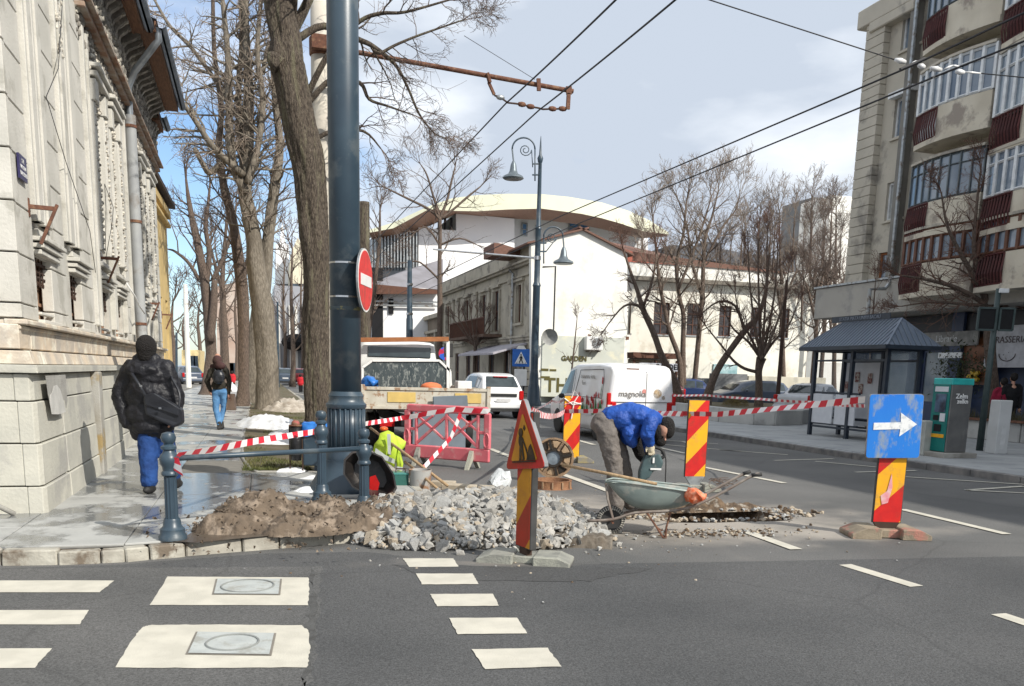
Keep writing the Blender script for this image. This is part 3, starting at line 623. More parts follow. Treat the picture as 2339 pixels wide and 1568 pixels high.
# frieze, modillions, eaves
CS = 4.55; CL = LEN-CS; CM = (LEN+CS)/2
mb = MB(); mb.box((-.06, CM, 6.30), (.20, CL, .07)); mb.box((-.02, CM, 6.38), (.28, CL, .05)); mb.build('architrave_moulding', mat('rust_stained_moulding', (.24, .13, .08), (.35, .3, .25), rough=.9, scale=5), B, bevel=.01)
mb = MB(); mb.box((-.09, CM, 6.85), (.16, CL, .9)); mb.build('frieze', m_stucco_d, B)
mb = MB()
for i in range(1500):
    y = rnd.uniform(CS, LEN-.3); z = rnd.uniform(5.9, 7.1); r_ = rnd.uniform(.02, .055); mb.sph((0 if z > 6.4 else -.08, y, z), (r_, r_, r_*1.3), 6)
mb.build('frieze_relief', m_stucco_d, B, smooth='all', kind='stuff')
def eave(y0, y1, o_, z):
    s = MB(); s.box((o_/2-.05, (y0+y1)/2, z+.02), (o_+.1, y1-y0, .04)); s.build('soffit', m_soffit, B)
    f = MB(); f.box((o_+.02, (y0+y1)/2, z+.08), (.03, y1-y0, .18)); f.box((o_*.62, (y0+y1)/2, z-.01), (.03, y1-y0, .02), m=0); f.build('fascia', m_soffit, B)
    g = MB(); n_ = 7; pr = [(o_+.035+.085+.085*math.cos(t), z+.13-.085*math.sin(t)) for t in [math.pi*i/n_ for i in range(n_+1)]]
    vs = [(x, y0-.05, zz) for x, zz in pr]+[(x, y1+.05, zz) for x, zz in pr]; m_ = n_+1
    g.add(vs, [(i, i+1, m_+i+1, m_+i) for i in range(n_)]+[(i+1, i, m_+i, m_+i+1) for i in range(n_)]); g.build('gutter', m_zinc, B)
    r_ = MB(); r_.quad((o_+.05, y0, z+.2), (o_+.05, y1, z+.2), (-4, y1, z+1.9), (-4, y0, z+1.9)); r_.build('roof_slope', mat('dark_sheet_roof', (.10, .10, .11), rough=.6), B)
    k = int((y1-y0)/.36)
    for i in range(k):
        y = y0+.2+i*.36; mo = MB(); mo.prism([(.0, y-.06, z), (o_*.55, y-.06, z), (o_*.55, y-.06, z-.06), (o_*.4, y-.06, z-.12), (o_*.12, y-.06, z-.2), (0, y-.06, z-.3)], (0, .12, 0)); mo.sph((o_*.5, y, z-.07), .045, 6)
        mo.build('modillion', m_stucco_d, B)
    return s
eave(CS, 8.7, .36, 7.35); eave(8.7, 13.9, .56, 7.42); eave(13.9, LEN, .12, 7.2)
mb = MB(); mb.tube([(.62, 8.75, 7.5), (.62, 8.78, 7.3), (.55, 8.8, 7.22), (.15, 9.2, 6.85), (.02, 9.3, 6.6), (.02, 9.33, 6.1)], .06, 12); mb.build('pipe_elbow', m_zinc, B, smooth=True)
mb = MB(); mb.tube([(.02, 9.35, 6.12), (.02, 9.35, 3.2), (.03, 9.35, 1.9), (.12, 9.35, 1.6), (.12, 9.35, .16)], .10, 14); mb.build('downpipe', m_pipe, B, smooth=True)
for z in (5.9, 4.2, 2.3):
    mb = MB(); mb.cyl((.02, 9.35, z), (.02, 9.35, z+.05), .115, 14); mb.build('pipe_collar', m_rust, B)
# rusty wall brackets
for s_, z_ in ((1.0, 2.99), (5.5, 3.0), (11.7, 2.75), (15.2, 2.7)):
    t = MB(); t.bar((-.1, s_, z_+.12), (.16, s_+.05, z_+.12), .04, .04); t.bar((.17, s_+.05, z_+.16), (.0, s_+.02, z_-.24), .07, .03); t.bar((-.1, s_, z_+.02), (-.1, s_, z_+.2), .05, .04); t.build('wall_bracket', m_rust, B)
# house number plate
mb = MB(); mb.box((-.06, .72, 3.42), (.02, .30, .23)); pn = mb.build('street_name_plate', mat('navy_enamel', (.035, .03, .10), rough=.4, bump=0), B)
for i, (w_, z_) in enumerate(((.2, 3.48), (.24, 3.42), (.2, 3.36))):
    text(('STR.', 'NICOLAE', 'BALCESCU')[i], 'plate_lettering', m_white, pn, (-.048, .72, z_), (R(90), 0, R(90)), .055, .001)
# hanging cables
def cable(name, pts, r, m, parent=None, n=5): mb = MB(); mb.tube(pts, r, n); return mb.build(name, m, parent, smooth='all')
m_wire = mat('dark_wire', (.03, .03, .035), rough=.6, bump=0)
cable('loose_cable', [(-.02, 3.4, 6.1), (.0, 2.6, 4.9), (-.02, 1.9, 4.4), (0, 2.7, 3.9), (.02, 4.0, 3.3), (.0, 4.4, 2.8)], .0045, m_wire, B)
cable('loose_cable', [(.02, 5.3, 3.1+.35*0), (.1, 5.5, 3.6), (.1, 5.8, 3.9), (.02, 5.6, 4.2), (.06, 5.3, 3.8), (.02, 5.3, 3.2)], .0045, m_wire, B)
cable('loose_cable', [(0, 7.7, 2.95), (.1, 7.95, 2.75), (.12, 8.4, 2.6), (.15, 8.9, 2.5)], .014, m_white, B)
cable('ground_conduit', [(-2.5, -.35, .62), (-1.2, -.3, .6), (-.8, -.25, .50), (-.4, -.2, .30), (-.16, -.12, .13)], .025, m_concrete, B, 8)
# torn plaster patch near the corner
mb = MB(); pts = [(.35, 1.43), (2.1, 1.43), (2.12, .98), (1.95, .86), (1.9, 1.0), (.55, 1.0), (.45, 1.12)]
mb.prism([(.113, .04+y*.55, 1.43-(1.43-z)*.62) for y, z in pts], (.004, 0, 0)); mb.build('bare_render_patch', mat('bare_grey_render', (.36, .35, .32), (.29, .28, .26), rough=.95, scale=6, bump=.4), B)

mb = MB(); pts = [(.5, 1.0), (.56, 1.12), (.75, 1.16), (.95, 1.26), (1.2, 1.27), (1.45, 1.2), (1.6, 1.1), (1.72, .98), (1.85, .8), (1.2, .79), (.6, .82)]
mb.prism([(.118, .04+y*.55, 1.43-(1.43-z)*.62) for y, z in pts], (.003, 0, 0)); mb.build('white_filler_patch', mat('white_filler', (.56, .55, .52), rough=.9, bump=.2), B)
# ================================================================== YELLOW BUILDING BEYOND
m_yel_st = mat('ochre_stucco', (.62, .46, .20), (.52, .38, .17), rough=.8, scale=2, bump=.1)
Y = thing('yellow_building', 'yellow stucco building with quoins and dark eaves beyond the old cream building', 'building', (-3.0, 27.5, 0)); Y.scale = (1, .75, 1.1)
mb = MB(); wall_open(mb, (0, 0, 0), (0, 1, 0), (1, 0, 0), 9, 6.4, [(2, 1.6, 3, 3.4), (4.4, 1.6, 5.4, 3.4), (6.8, 1.6, 7.8, 3.4)], .2); mb.quad((-6, 0, 0), (0, 0, 0), (0, 0, 6.4), (-6, 0, 6.4)); mb.build('wall', m_yel_st, Y)
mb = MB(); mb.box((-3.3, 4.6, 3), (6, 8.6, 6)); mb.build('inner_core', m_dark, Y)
mb = MB(); mb.box((-.04, .0+4.5, .7), (.2, 9.1, 1.4)); mb.box((-3, -.03, .7), (6, .1, 1.4)); mb.build('plinth', m_stucco, Y)
for k in range(11):
    mb = MB(); mb.box((-.1, .2, 1.5+k*.41+.2), (.34, .55, .36)); mb.build('quoin', m_yel_st, Y, bevel=.02)
mb = MB(); mb.box((-.05, 4.4, 6.15), (.4, 9.4, .25)); mb.box((0, 4.4, 5.8), (.3, 9.2, .12)); mb.build('cornice', m_yel_st, Y, bevel=.02)
mb = MB(); mb.box((-3.0, 4.4, 6.45), (6.6, 10.0, .12)); mb.build('eaves', mat('dark_eaves', (.05, .035, .03), rough=.7), Y)
mb = MB(); mb.prism([(.25, -.6, 6.52), (-6, -.7, 6.52), (-6, -.7, 9), (-.6, -.7, 7.05)], (0, 10.2, 0)); mb.build('roof', mat('dark_sheet_roof', (.10, .10, .11)), Y)
mb = MB(); mb.tube([(.34, -.5, 6.4), (.3, -.5, 6.1), (.12, -.1, 5.6), (.12, -.05, 5.2), (.12, -.05, 1.0)], .06, 8); mb.build('downpipe', mat('dark_eaves', (.05, .035, .03)), Y)
for c in (2, 4.4, 6.8): window(Y, (0, 0, 0), (0, 1, 0), (1, 0, 0), (c, 1.6, c+1, 3.4), .15, m_iron, m_glass, 2, 2)
mb = MB(); mb.box((.02, 1.1, 1.12), (.03, .25, .25)); mb.build('small_plaque', m_rust, Y)
# ================================================================== CENTRE: ORNATE SHADED BUILDING WITH WHITE GABLE
m_beige = mat('aged_beige_stucco', (.46, .42, .34), (.36, .33, .27), rough=.9, scale=1.2, bump=.3, bscale=20, detail=8, c3=(.22, .2, .17), c3s=.9)
m_gable = mat('white_limewash', (.80, .79, .75), (.74, .73, .68), rough=.85, scale=.8, bump=.1, c3=(.68, .66, .60), c3s=.5)
m_tile = mat('brown_roof_tile', (.20, .10, .075), (.14, .08, .06), rough=.85, scale=5, bump=.5, stretch=(1, 6, 6))
m_redtile = mat('red_roof_tile', (.42, .12, .08), (.3, .09, .06), rough=.8, scale=5, bump=.5)
m_brownwood = mat('brown_window_wood', (.12, .05, .03), rough=.7, bump=0)
U0, V0, V1, HB = 13.4, 42.1, 65.8, 7.3
G = thing('corner_house', 'two storey ornate beige house with white gable wall and balcony behind the street lamp', 'building', (U0, V0, 0))
X = (0, 1, 0); NN = (-1, 0, 0); O = (0, 0, 0)
wins = [(2.6, 4.2, 3.5, 6.15), (7.1, 3.9, 8.35, 6.2), (10.1, 3.9, 11.4, 6.2), (14.6, 3.9, 15.8, 6.2), (20.6, 4.3, 21.8, 6.2)]
doors = [(1.2, .3, 2.6, 2.6), (4.4, .3, 6.0, 2.8), (8.2, .2, 9.4, 2.7), (11.6, .2, 12.8, 2.9), (14.2, .2, 15.4, 2.9), (17.6, .2, 18.8, 2.8), (21, .2, 22.2, 2.8)]
mb = MB(); wall_open(mb, O, X, NN, V1-V0, HB, wins+doors, .25, back=1); mb.build('facade', [m_beige, m_dark], G)
for w in wins: window(G, O, X, NN, w, .16, m_brownwood, m_glass, 2, 2, fw=.08)
for w in doors: window(G, O, X, NN, w, .16, m_brownwood, m_glass, 2, 2, fw=.1)
for z0, z1, o_ in ((6.5, 6.62, .12), (6.62, 6.95, .05), (7.0, 7.12, .25), (7.12, 7.22, .4), (3.25, 3.4, .12), (3.4, 3.5, .2)):
    mb = MB(); mb.box((-o_/2+.01, (V1-V0)/2, (z0+z1)/2), (o_, V1-V0, z1-z0)); mb.build('cornice_band', m_beige, G)
mb = MB(); mb.box((.1, (V1-V0)/2, 7.65), (.3, V1-V0, .8)); mb.build('parapet', m_beige, G)
for y in (0.5, 4.6, 9.4, 12.6, 17.8, 19.4, 23.2):
    mb = MB(); mb.box((-.06, y, 5.0), (.14, .5, 2.9)); mb.box((-.1, y, 6.4), (.2, .62, .22)); mb.build('pilaster', m_beige, G, bevel=.03)
for k in range(8):
    mb = MB(); mb.box((-.03, .9, .3+k*.38), (.08, 1.4, .34)); mb.build('rusticated_block', m_beige, G, bevel=.02)
for w in wins:
    mb = MB(); c = (w[0]+w[2])/2; mb.box((-.08, c, w[3]+.22), (.2, 1.7, .12)); mb.box((-.04, w[0]-.14, (w[1]+w[3])/2), (.12, .18, w[3]-w[1])); mb.box((-.04, w[2]+.14, (w[1]+w[3])/2), (.12, .18, w[3]-w[1])); mb.box((-.07, c, w[1]-.1), (.2, 1.5, .12)); mb.build('window_surround', m_beige, G, fixn=True)
# balcony on the first floor
mb = MB(); mb.box((-.55, 11.2, 3.62), (1.1, 9.4, .16)); bal = mb.build('balcony', mat('balcony_brown', (.16, .10, .075), (.1, .07, .05), rough=.9), G)
mb = MB()
for i in range(40): mb.bar((-1.05, 6.6+i*.235, 3.7), (-1.05, 6.6+i*.235, 4.6), .05)
mb.bar((-1.05, 6.5, 4.62), (-1.05, 15.9, 4.62), .07); mb.build('balcony_railing', m_brownwood, bal, kind='stuff')
mb = MB(); mb.tube([(-.35, 4.1, 7.0), (-.12, 4.1, 6.8), (-.12, 4.1, .2)], .07, 8); mb.build('downpipe', m_gal, G)
mb = MB(); mb.prism([(-.1, 1.2, 3.1), (-1.9, 1.2, 2.55), (-1.9, 1.2, 2.45), (-.1, 1.2, 3.0)], (0, 8.2, 0)); mb.build('awning', mat('awning_grey_cloth', (.42, .40, .44), rough=.8), G)
# white gable facing the junction
def gz(x, y): q = VV(x, y, V0-.02); return (q.x-U0, -.02, q.z)
gpx = [(1215, 940), (1213, 556), (1330, 527), (1433, 580), (1432, 940)]
mb = MB(); gp_ = [gz(*q) for q in gpx]; mb.prism(gp_, (0, .35, 0)); mb.build('gable_wall', m_gable, G)
mb = MB()
for (a, b) in ((gp_[1], gp_[2]), (gp_[2], gp_[3])):
    a, b = Vector(a), Vector(b); e = (b-a).normalized()
    if a is not None: mb.prism([a-e*.25+Vector((0, -.2, 0)), b+e*.3+Vector((0, -.2, 0)), b+e*.3+Vector((0, -.2, .09)), a-e*.25+Vector((0, -.2, .09))], (0, 5, 0))
mb.build('roof', m_tile, G, fixn=True)
mb = MB(); q0 = gz(1165, 560); q1 = gz(1222, 552); mb.prism([(q0[0], 3, q0[2]-.1), (q0[0], 3, q0[2]+.5), (q0[0]+.25, 3, q0[2]+.5), (q0[0]+1.6, 3, q0[2]+.2), (q0[0]+1.6, 3, q0[2]-.1)], (0, 2.2, 0)); mb.build('dormer', m_tile, G)
for q in ((1342, 766), (1436-1, 771)):
    pass
for q in (1346, 1441-8):
    c = gz(q, 768 if q < 1400 else 773); mb = MB(); mb.box((c[0], -.03, c[2]), (.16, .03, .16)); mb.build('wall_vent', m_rust, G)
c0, c1, c2, c3 = gz(1260, 608), gz(1318, 610), gz(1252, 796), gz(1430, 808)
cable('conduit', [(gz(1240, 610)[0], -.04, gz(1240, 610)[2]), (gz(1269, 612)[0], -.04, c0[2]), (gz(1264, 775)[0], -.04, gz(1264, 796)[2]), (gz(1338, 800)[0], -.04, gz(1338, 806)[2])], .03, m_dark, G)
cable('conduit', [(gz(1375, 806)[0], -.04, gz(1375, 806)[2]), (gz(1424, 808)[0], -.04, gz(1424, 809)[2])], .03, m_dark, G)
# satellite dish and air conditioner
sd_ = gz(1247, 770); t = MB(); t.lathe([(.02, 0), (.2, .03), (.36, .12), (.40, .18)], (0, 0, 0), 18); mm = Matrix.Rotation(R(100), 4, 'X') @ Matrix.Rotation(R(-25), 4, 'Y')
ds = MB(Matrix.Translation((sd_[0]+.05, -.55, sd_[2])) @ mm); ds.lathe([(.02, 0), (.2, .03), (.33, .10), (.40, .17), (.40, .19), (.33, .12), (.02, .03)], (0, 0, 0), 20)
ds.build('dish', mat('grey_dish', (.33, .33, .32), rough=.6), G, smooth=True)
mb = MB(); mb.bar((sd_[0], 0, sd_[2]-.3), (sd_[0], -.5, sd_[2]-.1), .05); mb.build('dish_arm', m_gal, G)
ac = gz(1351, 785); mb = MB(); mb.box((ac[0], -.3, ac[2]), (.9, .35, .7)); aco = mb.build('air_conditioner', m_white, G, bevel=.03)
mb = MB(); mb.cyl((ac[0]+.1, -.485, ac[2]), (ac[0]+.1, -.46, ac[2]), .26, 20); mb.build('fan_grille', m_gal, aco)
mb = MB(); mb.bar((ac[0]-.3, -.05, ac[2]-.4), (ac[0]-.3, -.5, ac[2]-.4), .05); mb.bar((ac[0]+.3, -.05, ac[2]-.4), (ac[0]+.3, -.5, ac[2]-.4), .05); mb.build('bracket', m_iron, aco, fixn=True)
# mural at street level
m_mur = mat('mural_grey_green', (.56, .58, .52), (.50, .52, .47), rough=.8, scale=1, bump=.1, c3=(.66, .64, .5), c3s=.7)
a, b = gz(1236, 860), gz(1424, 812); mb = MB(); mb.box(((a[0]+b[0])/2, -.06, 1.8), (b[0]-a[0], .06, 3.6-.3)); mur = mb.build('mural_panel', m_mur, G)
m_olive = mat('olive_letter_paint', (.10, .085, .02), rough=.7, bump=0)
tp = gz(1277, 882); text('THE G', 'mural_letters', m_olive, mur, (tp[0]+.6, -.10, tp[2]+.0), (R(90), 0, 0), 1.0, .01, bold=.02)
for (x, y, w, h) in ((1243, 845, .4, .12), (1262, 846, .35, .1), (1244, 862, .5, .1), (1363, 862, .4, .35), (1358, 838, .5, .3)):
    c = gz(x, y); mb = MB(); mb.box((c[0], -.1, c[2]), (w, .02, h)); mb.build('mural_motif', m_olive, mur)
c = gz(1355, 850); text('EA', 'mural_letters', m_olive, mur, (c[0]+.3, -.12, c[2]), (R(90), 0, 0), .5, .01, bold=.02)
c = gz(1310, 820); text('GARDEN', 'mural_letters', m_olive, mur, (c[0], -.12, c[2]), (R(90), 0, 0), .34, .01, bold=.01)
# low stone annex farther along the same side
mb = MB(); wall_open(mb, (13.5, 66.5, 0), X, NN, 24, 5.6, [(3, 1, 4.4, 3.4), (8, 1, 9.4, 3.4), (13, 1, 14.4, 3.4), (18, 1, 19.4, 3.4)], .3, back=1); mb.quad((13.5, 66.5, 0), (22, 66.5, 0), (22, 66.5, 5.6), (13.5, 66.5, 5.6)); mb.quad((13.5, 90.5, 5.6), (13.5, 66.5, 5.6), (22, 66.5, 5.6), (22, 90.5, 5.6))
t = thing('low_stone_building', 'low brownish stone building beyond the ornate beige house', 'building', (13.5, 66.5, 0)); mb.build('wall', [mat('brown_stone', (.24, .20, .16), (.18, .15, .12), rough=.95, scale=1, bump=.5), m_dark], t, wloc=True)
mb = MB(); mb.box((13.4, 78.5, 5.75), (.5, 24.4, .3)); mb.box((13.35, 78.5, 4.6), (.3, 24.2, .2)); mb.build('cornice', m_beige, t, wloc=True)
for i in range(7):
    mb = MB(); mb.box((13.4, 68+i*3.4, 2.4), (.25, .5, 4.2)); mb.build('buttress', m_beige, t, wloc=True)

# ================================================================== WHITE WING ON THE SQUARE
WV = 47.0
def wz(x, y, d=0): q = VV(x, y, WV+d); return Vector((q.x, q.y, q.z))
w0 = wz(1433, 905); w1 = wz(1835, 905); top = wz(1433, 645).z
T = thing('white_wing', 'long white building with dark windows and brown roof behind the bare trees of the square', 'building', (w0.x, WV, 0))
def wrect(x0, y0, x1, y1): a = wz(x0, y1); b = wz(x1, y0); return (a.x-w0.x, a.z, b.x-w0.x, b.z)
wr = [wrect(1491, 692, 1531, 764), wrect(1567, 694, 1602, 766), wrect(1640, 700, 1672, 768), wrect(1712, 703, 1742, 770), wrect(1778, 706, 1805, 772), wrect(1436, 690, 1443, 762)]
mb = MB(); wall_open(mb, (0, 0, 0), (1, 0, 0), (0, -1, 0), w1.x-w0.x, top+.1, wr, .22, back=1); mb.quad((w1.x-w0.x, 0, 0), (w1.x-w0.x, 14, 0), (w1.x-w0.x, 14, top), (w1.x-w0.x, 0, top)); mb.build('wall', [mat('warm_white_wall', (.76, .74, .67), (.70, .68, .60), rough=.85, scale=.7, bump=.15, c3=(.6, .57, .48), c3s=.8), m_dark], T)
for w in wr: window(T, (0, 0, 0), (1, 0, 0), (0, -1, 0), w, .14, m_brownwood, mat('dark_pane', (.03, .028, .03), (.06, .055, .06), rough=.3, bump=0), 2, 3, fw=.06, sill=m_gal)
mb = MB(); mb.box(((w1.x-w0.x)/2, -.15, top+.22), (w1.x-w0.x+.4, .7, .22)); mb.build('eaves', mat('grey_eaves', (.20, .18, .15), rough=.8), T)
mb = MB(); mb.box(((w1.x-w0.x)/2, .6, top+.75), (w1.x-w0.x+.2, .6, .8)); mb.build('attic_band', m_gable, T)
mb = MB(); L_ = w1.x-w0.x; mb.add([(0, .2, top+1.7), (L_*.86, .2, top+1.1), (L_*.86, 5, top+1.6), (0, 6, top+3.2)], [(0, 1, 2, 3)]); mb.add([(0, .2, top+1.2), (L_*.86, .2, top+1.05), (L_*.86, .2, top+1.12), (0, .2, top+1.72)], [(0, 1, 2, 3)]); mb.build('roof', m_tile, T)
for x, y, w_, h_ in ((1480, 850, 2.6, 1.4), (1655, 848, 1.6, .8)):
    c = wz(x, y); mb = MB(); mb.box((c.x-w0.x, -.05, c.z), (w_, .1, h_)); mb.build('poster_panel', mat('faded_poster_teal', (.45, .60, .62), (.2, .35, .38), rough=.7, scale=2) if y == 848 else mat('mural_brown', (.30, .20, .12), (.5, .45, .35), rough=.8, scale=1.5), T)
mb = MB(); q = VV(1405, 600, 46); rr = [VV(x, y, 60) for x, y in ((1360, 610), (1420, 567), (1540, 600), (1545, 620))]; mb.prism(rr, (0, 12, 0))
t = thing('red_roofed_house', 'small hipped red tile roof showing behind the white gable', 'building', (rr[0].x, 60, 0)); mb.build('roof', m_redtile, t, wloc=True)
mb = MB(); a, b = VV(1370, 612, 61), VV(1560, 612, 61); mb.box(((a.x+b.x)/2, 66, a.z/2-.1), (b.x-a.x, 9, a.z)); mb.build('wall', m_gable, t, wloc=True)
# pale hall behind, dark edge to its flat roof
hb = [VV(x, y, 75) for x, y in ((1500, 620), (1530, 590), (1650, 600), (1800, 628), (1935, 640))]
t = thing('pale_hall', 'long pale hall with dark roof edge far behind the trees of the square', 'building', (hb[0].x, 75, 0))
mb = MB(); pl_ = [Vector((hb[0].x, 75, 0))]+hb+[Vector((hb[-1].x, 75, 0))]; mb.prism(pl_, (0, 14, 0)); mb.build('wall', m_gable, t, wloc=True)
mb = MB()
for a, b in zip(hb[1:-1], hb[2:]): mb.prism([a+Vector((0, -.5, 0)), b+Vector((0, -.5, 0)), b+Vector((0, -.5, 1.1)), a+Vector((0, -.5, 1.1))], (0, 15, 0))
mb.build('roof_edge', mat('slate_dark', (.09, .10, .12), rough=.6), t, wloc=True, fixn=True)
mb = MB(); a = VV(1640, 590, 74); mb.box((a.x, 76, a.z+.3), (1.6, 2, 2.4)); mb.build('chimney', mat('slate_dark', (.09, .10, .12)), t, wloc=True)
a = VV(1925, 640, 62); mb = MB(); mb.box((a.x-.3, 64, 8), (3.0, 4, 16.0)); o_ = mb.build('white_slab_tower', m_gable, bevel=.05); tag(o_, 'narrow white block seen between bare trees and the apartment corner', 'building')
a = VV(1885, 500, 90); mb = MB(); mb.box((a.x, 92, a.z/2+1), (5, 6, a.z+2)); o_ = mb.build('grey_tower_block', mat('grey_render', (.22, .22, .22), rough=.9, scale=1)); tag(o_, 'grey tower block faintly seen through the tallest trees of the square', 'building')
for i in range(6):
    w_ = MB(); w_.box((a.x-1.6+(i % 2)*2.4, 88.97, a.z-3-(i//2)*3), (1.2, .06, 1.5)); w_.build('window', m_dark, o_)

# ================================================================== MODERN BUILDING WITH CURVED ROOF
MV = 85.0
def mz(x, y, d=0): return VV(x, y, MV+d)
mo = mz(956, 520); T = thing('modern_building', 'large white modern building with sweeping pale yellow curved roof', 'building', (mo.x, MV, 0))
m_mwhite = mat('bright_white_render', (.82, .82, .82), (.78, .78, .79), rough=.7, scale=.6, bump=0)
m_myel = mat('pale_yellow_metal_roof', (.50, .50, .37), (.47, .47, .35), rough=.5, scale=1, bump=0)
m_mbr = mat('brown_soffit_metal', (.34, .20, .14), rough=.6, bump=0)
mb = MB(); mb.prism([mz(956, 885), mz(956, 520), mz(1042, 527), mz(1042, 487), mz(1175, 500), mz(1175, 885)], (0, 18, 0)); mb.build('white_block', m_mwhite, T, wloc=True)
mb = MB(); mb.prism([mz(1175, 640, 4), mz(1175, 497, 4), mz(1275, 503, 4), mz(1340, 510, 4), mz(1480, 545, 4), mz(1480, 640, 4)], (0, 18, 0)); rb = mb.build('recessed_wall', m_mwhite, T, wloc=True)
for x0, y0, x1, y1 in ((1190, 510, 1205, 540), (1222, 515, 1228, 545), (1297, 508, 1322, 535), (1322, 512, 1345, 540)):
    a, b = mz(x0, y1, 3.9), mz(x1, y0, 3.9); window(T, (a.x-mo.x, a.y-MV, a.z), (1, 0, 0), (0, -1, 0), (0, 0, b.x-a.x, b.z-a.z), -.05, m_gal, mat('blue_glass', (.08, .18, .35), (.12, .25, .45), rough=.1, bump=0), 1, 2, fw=.15)
top_px = [(844, 525), (898, 509), (980, 471), (1034, 453), (1090, 446), (1160, 443), (1238, 444), (1299, 450), (1375, 463), (1436, 482), (1482, 503), (1527, 531)]
low_px = [(844, 532), (898, 522), (980, 478), (1034, 482), (1090, 483), (1160, 479), (1238, 477), (1329, 489), (1375, 499), (1421, 512), (1466, 528), (1527, 536)]
sof_px = [(850, 548), (905, 545), (985, 515), (1040, 490), (1100, 496), (1165, 500), (1238, 503), (1329, 514), (1375, 524), (1421, 535), (1466, 545), (1520, 541)]
tp_, lp_, sp2 = [mz(x, y, -2.5) for x, y in top_px], [mz(x, y, -3) for x, y in low_px], [mz(x, y, .5) for x, y in sof_px]
n_ = len(tp_); back = Vector((0, 24, 1.5))
mb = MB()
for i in range(n_-1): mb.quad(lp_[i], lp_[i+1], tp_[i+1], tp_[i]); mb.quad(tp_[i], tp_[i+1], tp_[i+1]+back, tp_[i]+back)
mb.build('curved_roof', m_myel, T, wloc=True, smooth=True)
for i in range(n_-1):
    for k in range(1):
        a = tp_[i].lerp(tp_[i+1], k/3); b = lp_[i].lerp(lp_[i+1], k/3)
        if 0: s_ = MB(); s_.bar(a+Vector((0, -.05, 0)), b+Vector((0, -.05, 0)), .05, .05, up=(0, 1, 0)); s_.build('roof_seam', mat('seam', (.55, .55, .38), bump=0), T, wloc=True)
mb = MB()
for i in range(n_-1): mb.quad(sp2[i], sp2[i+1], lp_[i+1], lp_[i])
mb.build('soffit', m_mbr, T, wloc=True)
mb = MB(); mb.prism([mz(848, 885, 1), mz(848, 545, 1), mz(956, 520, 1), mz(956, 885, 1)], (0, 14, 0)); mb.build('louvred_bay', mat('bay_grey', (.30, .31, .33), (.2, .21, .22), rough=.5, scale=.8, bump=0), T, wloc=True)
for i in range(15):
    a, b = mz(850+i*7.2, 612, -.5), mz(850+i*7.2, 548-i*1.5, -.5); s_ = MB(); s_.bar(a, b, .12, .5, up=(0, 1, 0)); s_.build('fin', m_gal, T, wloc=True)
a = mz(900, 590, .9); s_ = MB(); s_.box((a.x-.2, a.y, a.z), (2.6, .2, 5.5)); s_.build('glass_panel', m_glass, T, wloc=True)
for x in (1000, 1014, 1028):
    a, b = mz(x, 525, -.1), mz(x+5, 498, -.1); s_ = MB(); s_.box(((a.x+b.x)/2, a.y, (a.z+b.z)/2), (b.x-a.x, .2, b.z-a.z)); s_.build('slot_window', m_dark, T, wloc=True)
# low white house with grey roof below it
LV = 72
def lz(x, y, d=0): return VV(x, y, LV+d)
t = thing('low_white_house', 'low white house with wide grey sheet roof left of the ornate beige house', 'building', (lz(845, 700).x, LV, 0))
mb = MB(); mb.prism([lz(835, 895), lz(835, 660), lz(1010, 660), lz(1010, 895)], (0, 8, 0)); mb.build('wall', m_mwhite, t, wloc=True)
mb = MB(); mb.prism([lz(830, 672, -1), lz(838, 648, -1), lz(1012, 664, -1), lz(1012, 672, -1)], (0, .2, 0)); mb.build('fascia', m_brownwood, t, wloc=True)
mb = MB(); a, b, c, d = lz(838, 650, -1), lz(1012, 662, -1), lz(1012, 592, 6), lz(925, 618, 6); mb.quad(a, b, c, d); mb.build('roof', mat('grey_sheet_roof', (.24, .23, .25), (.18, .17, .18), rough=.6, scale=1), t, wloc=True)
for x in (862, 893): a = lz(x, 700, -.1); s_ = MB(); s_.box((a.x, a.y, a.z), (.4, .1, 1.2) if x > 880 else (.9, .1, 6)); s_.build('window', m_dark, t, wloc=True)
for y in (688, 697): a, b = lz(838, y, -.3), lz(1000, y+3, -.3); s_ = MB(); s_.bar(a, b, .12); s_.build('wall_band', m_gal, t, wloc=True)
